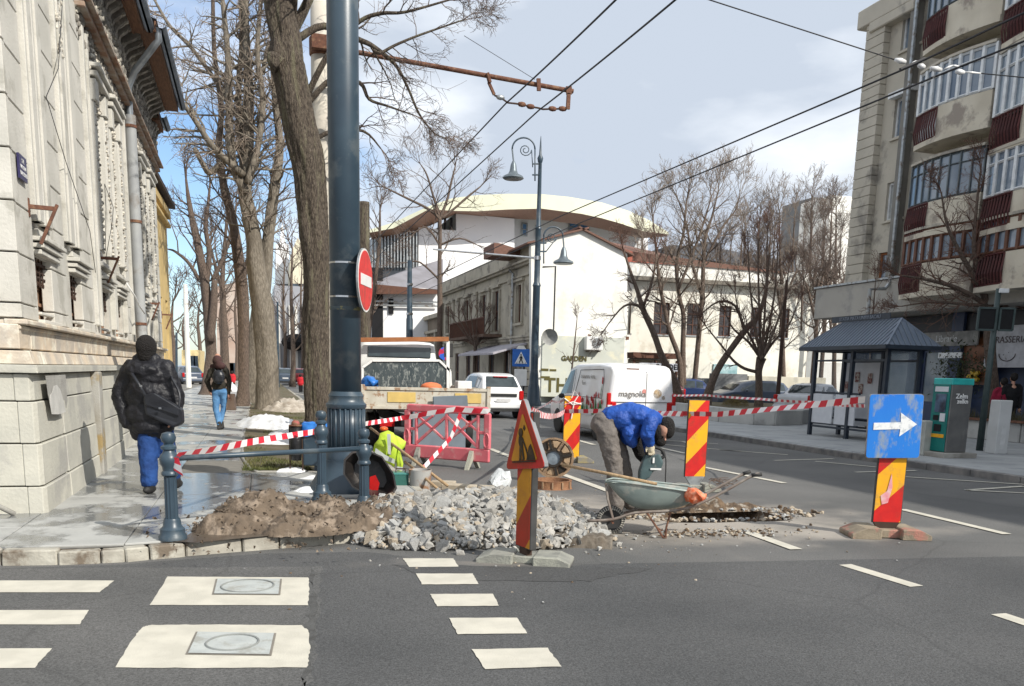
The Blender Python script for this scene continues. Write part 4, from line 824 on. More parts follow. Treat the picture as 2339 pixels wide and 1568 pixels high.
# ------------------------------------------------------------------ far end of the street
m_far = mat('far_grey_facade', (.36, .37, .40), (.30, .31, .34), rough=.85, scale=.4, bump=0)
a, b = VV(632, 880, 120), VV(702, 700, 120)
T = thing('far_grey_building', 'distant grey columned facade with dark awning closing the street', 'building', (a.x, 120, 0))
mb = MB(); mb.box(((a.x+b.x)/2, 125, 6), (b.x-a.x, 10, 12)); mb.build('wall', m_far, T, wloc=True)
for i in range(6):
    s_ = MB(); s_.box((a.x+.4+i*.75, 119.8, 5), (.3, .3, 9)); s_.build('column', m_gable, T, wloc=True)
aw = VV(678, 775, 118); s_ = MB(); s_.sph((aw.x, 118.5, aw.z-.4), (2.0, 1.5, 1.1), 12); s_.build('awning', m_dark, T, wloc=True)
for n2, lb, px, dist, pts, mt in (('church', 'pale church with slender spire far down the street', 645, 160, [(630, 720), (630, 560), (638, 556), (645, 505), (652, 556), (660, 560), (660, 720)], m_mwhite),
                     ('domed_building', 'cream domed building partly hidden by the leaning trunk', 680, 150, [(662, 720), (662, 600), (668, 570), (680, 543), (692, 560), (700, 600), (704, 720)], mat('cream_dome', (.72, .66, .5), rough=.7)),
                     ('far_brick_house', 'distant house with brown upper floor beyond the far tree trunks', 525, 110, [(495, 905), (495, 655), (560, 640), (560, 905)], mat('far_brownish', (.52, .44, .38), (.42, .3, .24), rough=.8, scale=.5)),
                     ('far_yellow_kiosk', 'small pale yellow building at the far left end of the pavement', 440, 80, [(415, 895), (415, 800), (455, 800), (455, 895)], mat('far_yellow', (.75, .6, .32), rough=.8))):
    pp = [VV(x, y, dist) for x, y in pts]; mb = MB(); mb.prism(pp, (0, 8, 0)); t = thing(n2, lb, 'building', (pp[0].x, dist, 0)); mb.build('wall', mt, t, wloc=True)
    for k in range(3):
        c = VV(px-6+k*7, pts[0][1]-60, dist-.1); s_ = MB(); s_.box((c.x, c.y, c.z), (.8 if dist > 100 else .35, .1, 1.6)); s_.build('window', m_glass, t, wloc=True)
# ================================================================== LOW WALLS, PLANTERS ON THE SQUARE
def fpanel(x0, y0, x1, y1, v, m, lab, name='boundary_wall', th=.2):
    a = VV(x0, y0, v); b = VV(x1, y1, v+.0); mb = MB(); mb.box(((a.x+b.x)/2, v, a.z/2), (b.x-a.x, th, a.z)); o = mb.build(name, m, bevel=.02); return tag(o, lab, 'wall', 'low walls of the square')
fpanel(1515, 862, 1619, 862, 45.5, mat('grey_fence_render', (.30, .31, .31), rough=.9, scale=2), 'light grey wall panel right behind the white van')
fpanel(1622, 853, 1706, 853, 45.2, mat('dark_fence_render', (.17, .175, .18), rough=.9, scale=2), 'dark grey wall panel behind the blue parked car')
fpanel(1708, 859, 1885, 862, 45.4, mat('cream_fence_render', (.52, .49, .40), (.45, .42, .34), rough=.9, scale=1.5, c3=(.38, .36, .3)), 'cream boundary wall left of the bus shelter')
ga = VV(1460, 830, 44.5); gb = VV(1558, 848, 44.5); mb = MB(); mb.box(((ga.x+gb.x)/2, 44.5, (ga.z+gb.z)/2), (gb.x-ga.x, .08, .42)); o_ = mb.build('garden_banner', mat('banner_lilac_grey', (.50, .52, .58), rough=.7)); tag(o_, 'long pale banner lettered THE GARDEN over the entrance beside the van', 'sign')
text('* THE GARDEN *', 'banner_lettering', m_dark, o_, ((ga.x+gb.x)/2, 44.44, (ga.z+gb.z)/2), (R(90), 0, 0), .42, .004, bold=.006)
t = thing('garden_pavilion', 'brown timber entrance canopy carrying the garden banner', 'pavilion', ((ga.x+gb.x)/2, 45, 0))
mb = MB(); mb.box(((ga.x+gb.x)/2, 46, ga.z+.45), (gb.x-ga.x+.3, 2, .3)); mb.build('roof', m_brownwood, t, wloc=True)
for x in (ga.x, (ga.x+gb.x)/2, gb.x):
    mb = MB(); mb.box((x, 45.2, ga.z/2+.1), (.12, .12, ga.z+.2)); mb.build('post', m_brownwood, t, wloc=True)
# curved planter built of concrete blocks
m_plc = mat('planter_concrete', (.46, .46, .44), (.36, .36, .35), rough=.8, scale=1.3, bump=.15, c3=(.28, .28, .27), c3s=1)
pp = [P(x, y, .12) for x, y in ((1440, 935), (1500, 943), (1565, 953), (1640, 964), (1720, 971), (1770, 973), (1830, 971), (1850, 968))]
T = thing('curved_planter', 'low curved concrete planter wall in front of the parked cars', 'planter', (pp[3].x, pp[3].y, .12))
acc = []
for a, b in zip(pp[:-1], pp[1:]):
    e = (b-a).normalized(); s_ = Vector((-e.y, e.x, 0)); q = MB(); a2, b2 = a+e*.02, b-e*.02
    q.prism([a2, b2, b2+s_*.35, a2+s_*.35], (0, 0, .47)); q.build('planter_block', m_plc, T, wloc=True, bevel=.02, fixn=True)
mb = MB(); vs_, fs_ = ngon_sheet([tuple((p+Vector((.1, .2, 0))).xy) for p in pp]+[(26, 34), (24, 44), (13, 44)], .42); mb.add(vs_, fs_); mb.build('planting_bed', m_verge, kind='structure')
# ================================================================== APARTMENT BLOCK (RIGHT)
m_blk = mat('aged_block_render', (.50, .46, .385), (.42, .385, .32), rough=.9, scale=.9, bump=.2, detail=9, c3=(.25, .23, .20), c3s=.8)
m_blk2 = mat('pale_block_render', (.60, .55, .45), (.50, .45, .36), rough=.9, scale=1.4, bump=.2, c3=(.30, .26, .22), c3s=1.1)
m_redrail = mat('oxblood_railing', (.085, .016, .014), (.05, .010, .010), rough=.6, bump=0)
m_pvc = mat('white_pvc', (.72, .74, .75), rough=.4, bump=0)
m_navy = mat('navy_shop_panel', (.04, .06, .12), (.03, .045, .09), rough=.45, scale=1.5, bump=.03)
m_bglass = mat('bluish_glass', (.10, .14, .20), (.22, .27, .32), rough=.07, bump=0, spec=.9, scale=.8)
UB = 19.0; T = thing('apartment_block', 'five storey grey beige apartment block with bowed glazed balconies above dark shops', 'building', (UB, 25.6, 0))
Nb = (-1, 0, 0); Xb = (0, -1, 0)
def at_(v): return 25.6-v
wn = [(at_(24.2), z0, at_(24.2)+.9, z0+1.15) for z0 in (9.0, 6.55+.0, 11.5)]+[(at_(24.3), 4.75, at_(24.3)+.8, 5.6)]
mb = MB(); wall_open(mb, (.12, 0, 4.72), Xb, Nb, 38, 8.3, [(a, b-4.72, c, d-4.72) for a, b, c, d in wn], .25, back=1)
mb.quad((14, 0, 4.72), (.12, 0, 4.72), (.12, 0, 13.0), (14, 0, 13.0)); mb.quad((.12, -38, 4.72), (14, -38, 4.72), (14, -38, 13), (.12, -38, 13))
mb.build('wall', [m_blk, m_dark], T)
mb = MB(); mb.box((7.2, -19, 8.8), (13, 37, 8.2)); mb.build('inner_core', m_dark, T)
for i, w in enumerate(wn): window(T, (.12, 0, 0), Xb, Nb, w, .15, m_pvc if i < 3 else mat('orange_wood', (.32, .11, .03), rough=.6), m_bglass if i != 1 else mat('drawn_blind', (.36, .37, .36), rough=.7), 2 if i == 1 else 2, 1, fw=.07, sill=m_blk)
for i, w in enumerate(wn[:3]):
    if i != 1: mb = MB(); mb.box((.0, -(w[0]+w[2])/2, w[3]+.08), (.22, 1.05, .16)); mb.build('shutter_box', m_pvc, T)
# corner pilaster laid in courses
for k in range(27):
    z = 4.74+k*.30; mb = MB(); mb.box((-.0, -.45, z+.14), (.24, .88, .285)); mb.build('pilaster_course', m_blk, T, bevel=.008)
mb = MB(); mb.box((.0, -2.16, 8.8), (.26, .28, 8.1)); mb.build('vertical_fin', mat('grey_fin', (.22, .21, .19), rough=.9, scale=2), T)
mb = MB(); mb.tube([(-.2, -2.35, 13), (-.2, -2.35, 4.6), (-.35, -2.35, 4.4), (-.9, -2.35, 4.35), (-.9, -2.35, 3.2)], .06, 8); mb.build('downpipe', m_gal, T)
mb = MB(); mb.box((6.6, -19.3, 12.95), (13.6, 39.4, .55)); mb.box((-.0, -1.2, 12.55), (.4, 2.0, .3)); mb.build('roof_slab', m_blk, T, bevel=.03)
# projecting first-floor slab and the shops below
mb = MB(); mb.box((6.5, -18.7, 4.18), (13.4, 40.2, 1.02)); mb.build('podium_slab', mat('podium_render', (.40, .38, .34), (.34, .32, .29), rough=.85, scale=.7, bump=.1, c3=(.30, .29, .27)), T, bevel=.02)
mb = MB(); mb.box((6.5, -18.7, 4.73), (13.5, 40.3, .06)); mb.build('podium_coping', m_gal, T)
mb = MB(); wall_open(mb, (1.6, 1.2, 0), Xb, Nb, 38, 3.65, [(.6, .9, 2.6, 2.6), (3.2, .9, 5.4, 2.6), (8.8, .15, 9.9, 2.3), (10.2, .9, 13.4, 2.4)], .2, back=1)
mb.quad((14, 1.2, 0), (1.6, 1.2, 0), (1.6, 1.2, 3.65), (14, 1.2, 3.65)); mb.build('shop_front', [m_navy, m_dark], T)
for w in ((.6, .9, 2.6, 2.6), (3.2, .9, 5.4, 2.6), (8.8, .15, 9.9, 2.3), (10.2, .9, 13.4, 2.4)): window(T, (1.6, 1.2, 0), Xb, Nb, w, .12, m_navy if w[0] < 8 else m_blk2, mat('shop_glass', (.10, .14, .18), (.28, .31, .32), rough=.08, scale=1.2, bump=0), 2 if w[0] < 10 else 4, 1, fw=.08)
mb = MB(); mb.box((1.35, -8, 3.3), (.3, 19, .6)); mb.build('black_fascia', mat('black_fascia', (.015, .015, .02), rough=.4, bump=0), T)
for y in (1.0, -3.9, -9.8): mb = MB(); mb.box((1.35, y, 1.85), (.5, .45, 3.6)); mb.build('pier', m_navy if y > -5 else m_blk2, T)
# shop signs
sg = VU(2339-18, 765, 20.1); mb = MB(); mb.box((1.12, sg.y-25.6-.3, 2.62), (.06, 2.6, 1.15)); sgo = mb.build('brewery_sign', mat('sign_white', (.55, .56, .60), rough=.5, bump=0), T)
text('BRASSERIA', 'sign_lettering', mat('sign_grey_ink', (.12, .10, .10), bump=0), sgo, (1.08, sg.y-25.6+.2, 2.8), (R(90), 0, R(-90)), .26, .003)
ring = [(1.075, sg.y-25.6+.2+math.cos(a)*.28, 2.42+math.sin(a)*.2) for a in [math.pi+math.pi*i/14 for i in range(15)]]
mb = MB(); mb.tube(ring, .012, 5); mb.build('sign_emblem', mat('sign_grey_ink', (.12, .10, .10)), sgo)
q = VU(2170, 775, 20.2); mb = MB(); mb.box((1.1, q.y-25.6, q.z), (.05, 2.4, .42)); so_ = mb.build('script_sign', mat('worn_sign', (.16, .16, .16), (.32, .32, .3), rough=.6, scale=4), T)
text('Librarie', 'sign_lettering', m_pvc, so_, (1.06, q.y-25.6, q.z), (R(90), 0, R(-90)), .28, .003)
q = VU(2165, 800, 19.6); mb = MB(); mb.box((.7, q.y-25.6, q.z-.15), (.04, .9, .16)); mb.build('small_white_sign', m_pvc, T)
# window display whose brown glow is put into the colour, yellow star decoration, posters
q = VU(2232, 800, 20.4); mb = MB(); mb.box((1.25, q.y-25.6, 2.3), (.08, 1.3, 1.5)); mb.build('brown_display', mat('brown_display', (.22, .08, .03), (.03, .015, .01), rough=.4, scale=2.5), T)
q2 = VU(2230, 860, 20.2); mb = MB()
for i in range(5):
    a = 2*math.pi*i/5; mb.bar((1.1, q2.y-25.6, q2.z), (1.1, q2.y-25.6+math.cos(a)*.22, q2.z+math.sin(a)*.2), .09)
mb.build('yellow_star', mat('yellow_star', (.55, .36, .03), rough=.5), T)
for y_, c_ in ((18.35, (.03, .10, .42)), (19.0, (.6, .62, .65))):
    mb = MB(); mb.box((1.42, y_-25.6, 1.55), (.03, .55, 1.1)); mb.build('window_poster', mat('poster_%d' % int(y_*10), c_, (.7, .72, .75), rough=.6, scale=3, lo=.45, hi=.55), T)
# bowed balconies
def bay(yc, w, fl):
    for k, (z0, z1, kind) in enumerate(fl):
        n_ = 8; arc = [(-.45-.36*math.sin(math.pi*(.12+.76*i/n_)), yc+w/2-w*i/n_) for i in range(n_+1)]
        s_ = MB(); s_.prism([(.15, yc+w/2, z0-.95)]+[(x-.03, y, z0-.95) for x, y in arc]+[(.15, yc-w/2, z0-.95)], (0, 0, .16)); s_.build('balcony_slab', m_blk2, T)
        s_ = MB(); a, b = 3, n_
        s_.prism([(x, y, z0-.8) for x, y in arc[a:b+1]]+[(x+.1, y, z0-.8) for x, y in arc[a:b+1]][::-1], (0, 0, .78)); s_.build('balcony_parapet', m_blk2, T, fixn=True)
        rl = s_ = MB(); cnt = 9
        for i in range(cnt+1):
            f = i/cnt*a; j = min(int(f), a-1); t_ = f-j; x = arc[j][0]*(1-t_)+arc[j+1][0]*t_; y = arc[j][1]*(1-t_)+arc[j+1][1]*t_
            rl.tube([(x, y, z0-.8), (x-.07, y, z0-.5), (x-.03, y, z0-.25), (x, y, z0-.03)], .03, 4)
        for zz in (z0-.8, z0-.04): rl.tube([(x, y, zz) for x, y in arc[:a+1]], .04, 4)
        rl.build('balcony_railing', m_redrail, T, kind='stuff')
        bk = MB(); bk.prism([(x+.1, y, z0-.78) for x, y in arc[:a+1]]+[(x+.14, y, z0-.78) for x, y in arc[:a+1]][::-1], (0, 0, .7)); bk.build('railing_backing', mat('dark_red_backing', (.06, .02, .02), rough=.9) if kind != 'w' else m_pvc, T, fixn=True)
        mfr = {'p': m_pvc, 'm': mat('thin_metal_glazing', (.10, .12, .13), rough=.5, bump=0), 'w': m_pvc, 'b': mat('brown_glazing', (.14, .06, .035), rough=.6, bump=0)}[kind]
        gl = MB(); gl.add([(x+.04, y, zz) for x, y in arc for zz in (z0, z1)], [(2*i, 2*i+2, 2*i+3, 2*i+1) for i in range(n_)]); go = gl.build('balcony_glazing', m_bglass, T)
        for i in range(n_+1):
            x, y = arc[i]; f_ = MB(); f_.bar((x+.02, y, z0), (x+.02, y, z1), .085 if kind != 'm' else .04); f_.build('mullion', mfr, go)
        f_ = MB()
        for zz in (z0+.03, z1-.03, z0+(z1-z0)*.74): f_.tube([(x+.02, y, zz) for x, y in arc], .04 if kind != 'm' else .02, 4)
        f_.build('glazing_rail', mfr, go, kind='stuff')
        s_ = MB(); s_.prism([(.15, yc+w/2+.05, z1)]+[(x-.05, y, z1) for x, y in arc]+[(.15, yc-w/2-.05, z1)], (0, 0, .07)); s_.build('glazing_roof', m_blk, T)
        s_ = MB(); s_.box((.1, yc, (z0+z1)/2), (.05, w, z1-z0)); s_.build('room_behind', mat('curtain_dim', (.30, .30, .30), (.12, .12, .14), rough=.9, scale=1), T)
bay(20.95-25.6, 2.7, [(4.88+.05, 5.85, 'b'), (6.58, 7.72, 'm'), (9.1, 10.22, 'w'), (11.65, 12.65, 'm')])
bay(18.0-25.6, 2.9, [(4.9, 5.75, 'b'), (6.35, 7.45, 'p'), (8.35, 9.85, 'p'), (10.9, 12.0, 'p')])
bay(13.4-25.6, 2.9, [(4.9, 5.75, 'p'), (6.35, 7.45, 'p'), (8.35, 9.85, 'p'), (10.9, 12.0, 'm')])
mb = MB(); mb.box((-.04, 19.55-25.6, 6.05), (.2, 6.2, .5)); mb.build('brown_panel_band', mat('brown_glazing', (.14, .06, .035)), T)
# low wall with flower bed in front of the shops
q = P(2339, 1040, .12); T2 = thing('shop_planter', 'low grey planter wall with dry plants before the brewery shop', 'planter', (18.6, 17.5, .12))
for i in range(4):
    mb = MB(); mb.box((18.55, 19.3-i*1.25, .37), (.25, 1.22, .5)); mb.build('planter_block', m_plc, T2, wloc=True, bevel=.02)
mb = MB(); mb.box((18.5, 17.4, .645), (.3, 5.1, .05)); mb.build('timber_edge', m_rust, T2, wloc=True)
mb = MB()
for i in range(900):
    x, y = rnd.uniform(18.65, 19.0), rnd.uniform(15, 19.9); h = rnd.uniform(.1, .4); a = rnd.uniform(0, 6.3); mb.add([(x, y, .6), (x+.02*math.cos(a), y+.02*math.sin(a), .6), (x+rnd.uniform(-.1, .1), y+rnd.uniform(-.1, .1), .62+h)], [(0, 1, 2)])
mb.build('dry_plants', mat('dry_plants', (.10, .085, .04), (.05, .05, .03), rough=.9, bump=0), T2, wloc=True, kind='stuff')
# dark wooden door-side greenery over the ticket machine
mb = MB(); q = VU(2170, 870, 19.2)
for i in range(700):
    c = Vector((rnd.gauss(19.2, .15), rnd.gauss(q.y-.3, .5), rnd.gauss(2.0, .3))); d1 = Vector((rnd.uniform(-1, 1), rnd.uniform(-1, 1), rnd.uniform(-1, 1)))*.09; d2 = Vector((rnd.uniform(-1, 1), rnd.uniform(-1, 1), rnd.uniform(-1, 1)))*.06
    mb.add([c, c+d1, c+d2], [(0, 1, 2)])
mb.tube([(19.2, q.y-.3, .12), (19.2, q.y-.3, 2.0)], .05, 5)
o_ = mb.build('potted_fir', mat('fir_green', (.025, .045, .02), (.05, .05, .02), rough=.8, bump=0), kind='stuff'); tag(o_, 'dark fir shrub in front of the shop window above the teal ticket machine', 'shrub')
# ================================================================== BARE TREES
def bark(name, c, c2, st=(6, 6, 1.2), c3=None, bmp=.9):
    return mat(name, c, c2, rough=.95, scale=7, bump=bmp, bscale=9, bdist=.07, stretch=st, detail=7, lo=.38, hi=.6, c3=c3, c3s=.8)
m_bark1 = bark('grooved_dark_bark', (.185, .15, .115), (.065, .05, .04), (11, 11, 1.4), c3=(.20, .18, .12), bmp=1.0)
m_bark2 = bark('pale_smooth_bark', (.225, .195, .155), (.14, .12, .095), (3, 3, 1), c3=(.13, .11, .085), bmp=.5)
m_bark3 = bark('brown_bark', (.19, .14, .11), (.10, .075, .06), (6, 6, 1.5))
m_twig = mat('pale_twigs', (.25, .20, .155), (.17, .135, .11), rough=.9, bump=0)
m_twig2 = mat('dark_twigs', (.155, .115, .095), (.09, .07, .06), rough=.9, bump=0)
m_twig3 = mat('reddish_twigs', (.15, .085, .06), (.09, .05, .04), rough=.9, bump=0)
def grow(tw, lm, p, d, L_, r, lev, prm, rg):
    """recursive branch; thick ones go to lm, thin to tw"""
    up, wob, spread, kids, shrink, rmin = prm['up'], prm['wob'], prm['spread'], prm['kids'], prm['shrink'], prm['rmin']
    n = 4 if lev > 0 else 3; pts = [p.copy()]; rs = [r]; d = d.normalized(); q = p.copy()
    for i in range(n):
        d = (d+Vector((rg.gauss(0, wob), rg.gauss(0, wob), rg.gauss(0, wob)+up))).normalized(); q = q+d*(L_/n); pts.append(q.copy()); rs.append(max(rmin*.6, r*(1-.75*(i+1)/n)))
    (lm if r > prm['limb'] else tw).tube(pts, rs, 6 if r > prm['limb'] else (4 if r > .02 else 3), caps=False)
    if lev <= 0: return
    k = kids[lev-1] if lev-1 < len(kids) else kids[-1]
    for j in range(k):
        t = (j+1+rg.random()*.6)/(k+.8)*.95+.05; t = min(t, .99); f = t*n; i = min(int(f), n-1); pp = pts[i].lerp(pts[i+1], f-i); dd = (pts[i+1]-pts[i]).normalized()
        rv = Vector((rg.gauss(0, 1), rg.gauss(0, 1), rg.gauss(0, 1))); rv = (rv-dd*rv.dot(dd)).normalized(); s_ = spread*rg.uniform(.7, 1.25)
        grow(tw, lm, pp, dd+rv*s_, L_*shrink*rg.uniform(.7, 1.15), max(rmin, rs[i]*.62), lev-1, prm, rg)
def bez(pts, k=4):
    o = []
    for i in range(len(pts)-1):
        a = pts[max(0, i-1)]; b = pts[i]; c = pts[i+1]; d = pts[min(len(pts)-1, i+2)]
        for j in range(k):
            t = j/k; o.append(tuple(.5*((2*b[m])+(-a[m]+c[m])*t+(2*a[m]-5*b[m]+4*c[m]-d[m])*t*t+(-a[m]+3*b[m]-3*c[m]+d[m])*t**3) for m in range(len(b))))
    o.append(tuple(pts[-1])); return o
BASE = dict(up=.05, wob=.13, spread=.75, kids=(3, 5, 6), shrink=.55, rmin=.007, limb=.03)
def tree(lab, v, stems, mbark, mtwig, seed, prm=None, z0=.1, name='bare_tree', every=.8, blen=2.2, lev=3, start=.35, parent_group=None, extra=(), lump_=0, kb=1.0):
    """stems: lists of (x, y, width) read off the photograph, given real size at distance v; dv shifts a stem's depth"""
    pr_ = dict(BASE); pr_.update(prm or {}); rg = random.Random(seed)
    x0, y0, w0 = stems[0]['p'][0]; b = VV(x0, y0, v); t = thing(name, lab, 'tree', (b.x, v, z0), 0, parent_group)
    tr, lm, tw = MB(), MB(), MB()
    for s_ in stems:
        dv = s_.get('dv', 0); dep = s_.get('dep', 0); P_ = bez(s_['p'], 4); pts = []; rs = []
        for i, (x, y, w) in enumerate(P_):
            vv = v+dv+dep*i/len(P_); q = VV(x, y, vv); pts.append(q); rs.append(max(.012, w/2*vv/FOC/1.0*.97))
        if s_.get('base'): pts[0].z = z0-.05; rs[0] *= 1.25
        n_ = 16 if s_['p'][0][2] > 20 else 8
        if n_ == 16:   # uneven ribs and knots so the trunk is no clean cylinder
            S_ = 72 if lump_ else 24; kk_ = 9 if lump_ else 2; pr2 = bez([tuple(p)+(r,) for p, r in zip(pts, rs)], kk_); pp2 = [Vector(p[:3]) for p in pr2]
            o_ = MB(); o_.tube(pp2, [p[3] for p in pr2], S_)
            for i in range(len(pp2)):
                for j in range(S_):
                    vtx = o_.v[i*S_+j]; dd = vtx-pp2[i]; k_ = 1+.10*noise.noise(vtx*1.6+Vector((seed, 0, 0)))+.05*math.sin(j/S_*2*math.pi*5+i*.3/kk_)
                    if lump_: a_ = j/S_*6.283; k_ += .10*(.35-abs(noise.noise(Vector((math.cos(a_)*5.5, math.sin(a_)*5.5, vtx.z*1.3)))*1.6))+.03*noise.noise(vtx*16)
                    o_.v[i*S_+j] = pp2[i]+dd*k_
            tr.add(o_.v, o_.f)
        elif 0: pass
        else: tr.tube(pts, rs, n_)
        if s_.get('nb'): continue
        tot = 0; nxt = 0; n2 = len(pts); i0 = int((n2-1)*s_.get('start', start))
        for i in range(i0, n2-1):
            seg = (pts[i+1]-pts[i]).length; tot += seg
            while nxt < tot:
                nxt += every*rg.uniform(.6, 1.4)/kb; f = rg.random(); pp = pts[i].lerp(pts[i+1], f); dd = (pts[i+1]-pts[i]).normalized()
                rv = Vector((rg.gauss(0, 1), rg.gauss(0, .8), rg.gauss(0, .5))); rv = (rv-dd*rv.dot(dd)).normalized(); mx_ = s_.get('blen', blen)
                fr = i/(n2-1); grow(tw, lm, pp, dd*.6+rv*pr_['spread'], mx_*rg.uniform(.5, 1.2)*(1.15-.7*fr), min(rs[i]*.5, .02+.012*mx_), s_.get('lev', lev)-1, pr_, rg)
        if s_.get('tip', 1): 
            for _ in range(3):
                d = (pts[-1]-pts[-3]).normalized()+Vector((rg.gauss(0, .25), rg.gauss(0, .25), .1)); grow(tw, lm, pts[-1], d, blen*.6, rs[-1]*.8, s_.get('lev', lev), pr_, rg)
    tr.build('trunk', mbark, t, wloc=True, smooth='all')
    if lm.v: lm.build('limbs', mbark, t, wloc=True, smooth='all', kind='stuff')
    tw.build('crown', mtwig, t, wloc=True, kind='stuff')
    return t
GL = 'old trees along the left verge'
tree('pale multi-stemmed tree standing in the snow on the left verge', 31, [
    dict(p=[(612, 945, 66), (610, 900, 52), (608, 800, 47), (600, 707, 46), (588, 628, 40), (580, 549, 34), (568, 489, 30), (558, 426, 27), (566, 335, 24), (569, 244, 21), (566, 152, 18), (561, 61, 14), (560, -60, 11)], base=1, start=.42),
    dict(p=[(600, 700, 26), (607, 640, 25), (612, 549, 24), (627, 430, 22), (639, 335, 17), (627, 213, 13), (624, 100, 11), (626, -40, 8)], dv=.3, start=.3),
    dict(p=[(562, 440, 20), (540, 400, 18), (529, 366, 17), (523, 244, 15), (520, 122, 12), (508, 0, 9), (500, -60, 7)], dv=-.3, start=.1),
    dict(p=[(560, 430, 16), (548, 300, 14), (545, 200, 12), (552, 100, 10), (548, -20, 8)], dv=.6, start=.05),
    dict(p=[(566, 420, 16), (590, 330, 13), (600, 230, 12), (588, 120, 10), (596, 0, 8)], dv=-.5, start=.05),
    dict(p=[(556, 400, 15), (517, 366, 14), (481, 329, 13), (441, 268, 11), (398, 207, 9), (370, 150, 6)], dv=-.4, dep=-1.5, start=.2),
    dict(p=[(556, 290, 11), (520, 230, 10), (487, 177, 9), (435, 107, 8), (389, 61, 7), (356, 6, 5)], dep=1, start=.1),
    dict(p=[(520, 360, 11), (508, 369, 11), (480, 395, 12), (466, 380, 11), (444, 338, 9)], tip=0, nb=1),
    dict(p=[(600, 170, 9), (612, 110, 9), (633, 85, 8), (622, 40, 6), (618, 0, 5)], start=.3),
], m_bark2, m_twig, 11, dict(up=.03, wob=.17, kids=(3, 5, 6), spread=.95), every=.2, blen=1.8, parent_group=GL)
tree('darker slender trunk just left of the pale multi-stemmed tree', 33.5, [
    dict(p=[(553, 925, 34), (556, 880, 24), (556, 806, 23), (556, 707, 25), (550, 628, 25), (532, 509, 20), (512, 430, 17), (500, 340, 14), (505, 250, 11), (490, 120, 9), (486, -20, 7)], base=1, start=.4),
    dict(p=[(552, 640, 14), (575, 560, 12), (560, 470, 10), (552, 380, 8)], start=.2, dv=.5),
], m_bark3, m_twig2, 12, dict(up=.04, wob=.16), every=.7, blen=1.9, parent_group=GL)
tree('thick trunk half hidden behind the pale multi-stemmed tree', 37, [
    dict(p=[(580, 920, 42), (580, 850, 33), (583, 760, 30), (592, 690, 26), (600, 600, 20)], base=1, tip=0, nb=1)], m_bark2, m_twig, 13, parent_group=GL)
tree('big dark ribbed tree leaning behind the blue grey pole with a round burl', 16.6, [
    dict(p=[(728, 1012, 74), (727, 970, 64), (727, 930, 61), (722, 787, 58), (723, 690, 56), (722, 610, 57), (716, 540, 62), (712, 478, 63), (702, 366, 69), (683, 274, 69), (666, 183, 70), (654, 137, 70), (652, 91, 62), (640, 30, 58), (632, -30, 56), (622, -120, 50)], base=1, start=.9, tip=0, nb=1),
    dict(p=[(640, 150, 40), (626, 137, 34), (618, 128, 24), (612, 122, 8)], dv=-.2, nb=1, tip=0),
    dict(p=[(660, 80, 26), (690, 30, 20), (720, -30, 16), (760, -90, 12)], start=.1, dv=.2, blen=2.4),
    dict(p=[(690, 250, 16), (715, 190, 13), (760, 110, 12), (822, 49, 9), (871, 31, 8), (926, 28, 6), (1027, 0, 4)], start=.45, dv=.6, dep=-1),
    dict(p=[(680, 90, 16), (740, 60, 14), (822, 92, 11), (853, 107, 10), (902, 147, 8), (932, 202, 6), (957, 260, 5), (990, 303, 3), (1015, 315, 2)], start=.25, dv=.7, dep=1),
    dict(p=[(853, 115, 8), (868, 122, 7), (902, 104, 6), (960, 80, 5), (1058, 46, 3)], start=.1, dv=.7),
    dict(p=[(700, 240, 13), (760, 180, 11), (822, 190, 9), (843, 227, 7), (883, 242, 5), (944, 263, 3)], start=.4, dv=.9),
    dict(p=[(700, 330, 11), (760, 300, 9), (830, 300, 6), (870, 340, 3)], start=.4, dv=.9, blen=1.2),
    dict(p=[(640, 10, 16), (600, -40, 13), (560, -80, 10)], start=.3, dv=.4),
], m_bark1, m_twig2, 14, dict(up=-.012, wob=.16, spread=.8, kids=(4, 5, 6), rmin=.0045, limb=.02), every=.22, blen=1.05, parent_group=GL, lump_=1)
tree('sawn off dark trunk showing just right of the blue grey pole', 30, [dict(p=[(833, 890, 26), (833, 700, 23), (832, 560, 23), (831, 462, 24)], base=1, tip=0, nb=1)], m_bark1, m_twig2, 15, name='tree_stump', parent_group=GL)
tree('forked bare tree farthest left at the end of the pavement', 46, [
    dict(p=[(474, 905, 34), (478, 850, 24), (482, 800, 23), (478, 740, 22), (470, 660, 20), (455, 575, 16), (440, 510, 12), (430, 450, 8), (425, 410, 5)], base=1, start=.4),
    dict(p=[(480, 780, 18), (488, 700, 16), (490, 640, 12)], tip=0, start=.9, dv=-.3),
    dict(p=[(470, 660, 12), (478, 580, 11), (470, 520, 9), (476, 460, 6), (480, 420, 4)], start=.1),
    dict(p=[(455, 640, 8), (430, 600, 7), (400, 575, 5), (385, 570, 3)], start=.2),
    dict(p=[(485, 640, 9), (510, 590, 8), (530, 520, 6), (540, 470, 4)], start=.2),
], m_bark3, m_twig2, 16, dict(up=.07, wob=.14, rmin=.011, kids=(3, 4, 5)), every=.8, blen=2.6, parent_group=GL)
tree('slim reddish trunk between the far forked tree and the dark trunk', 52, [
    dict(p=[(517, 902, 22), (515, 830, 16), (512, 740, 14), (508, 660, 11), (512, 580, 8), (518, 500, 5)], base=1, start=.4),
    dict(p=[(513, 680, 9), (495, 620, 7), (480, 560, 5)], start=.2)], m_bark3, m_twig2, 17, dict(up=.06, rmin=.012), every=1, blen=2.6, parent_group=GL)
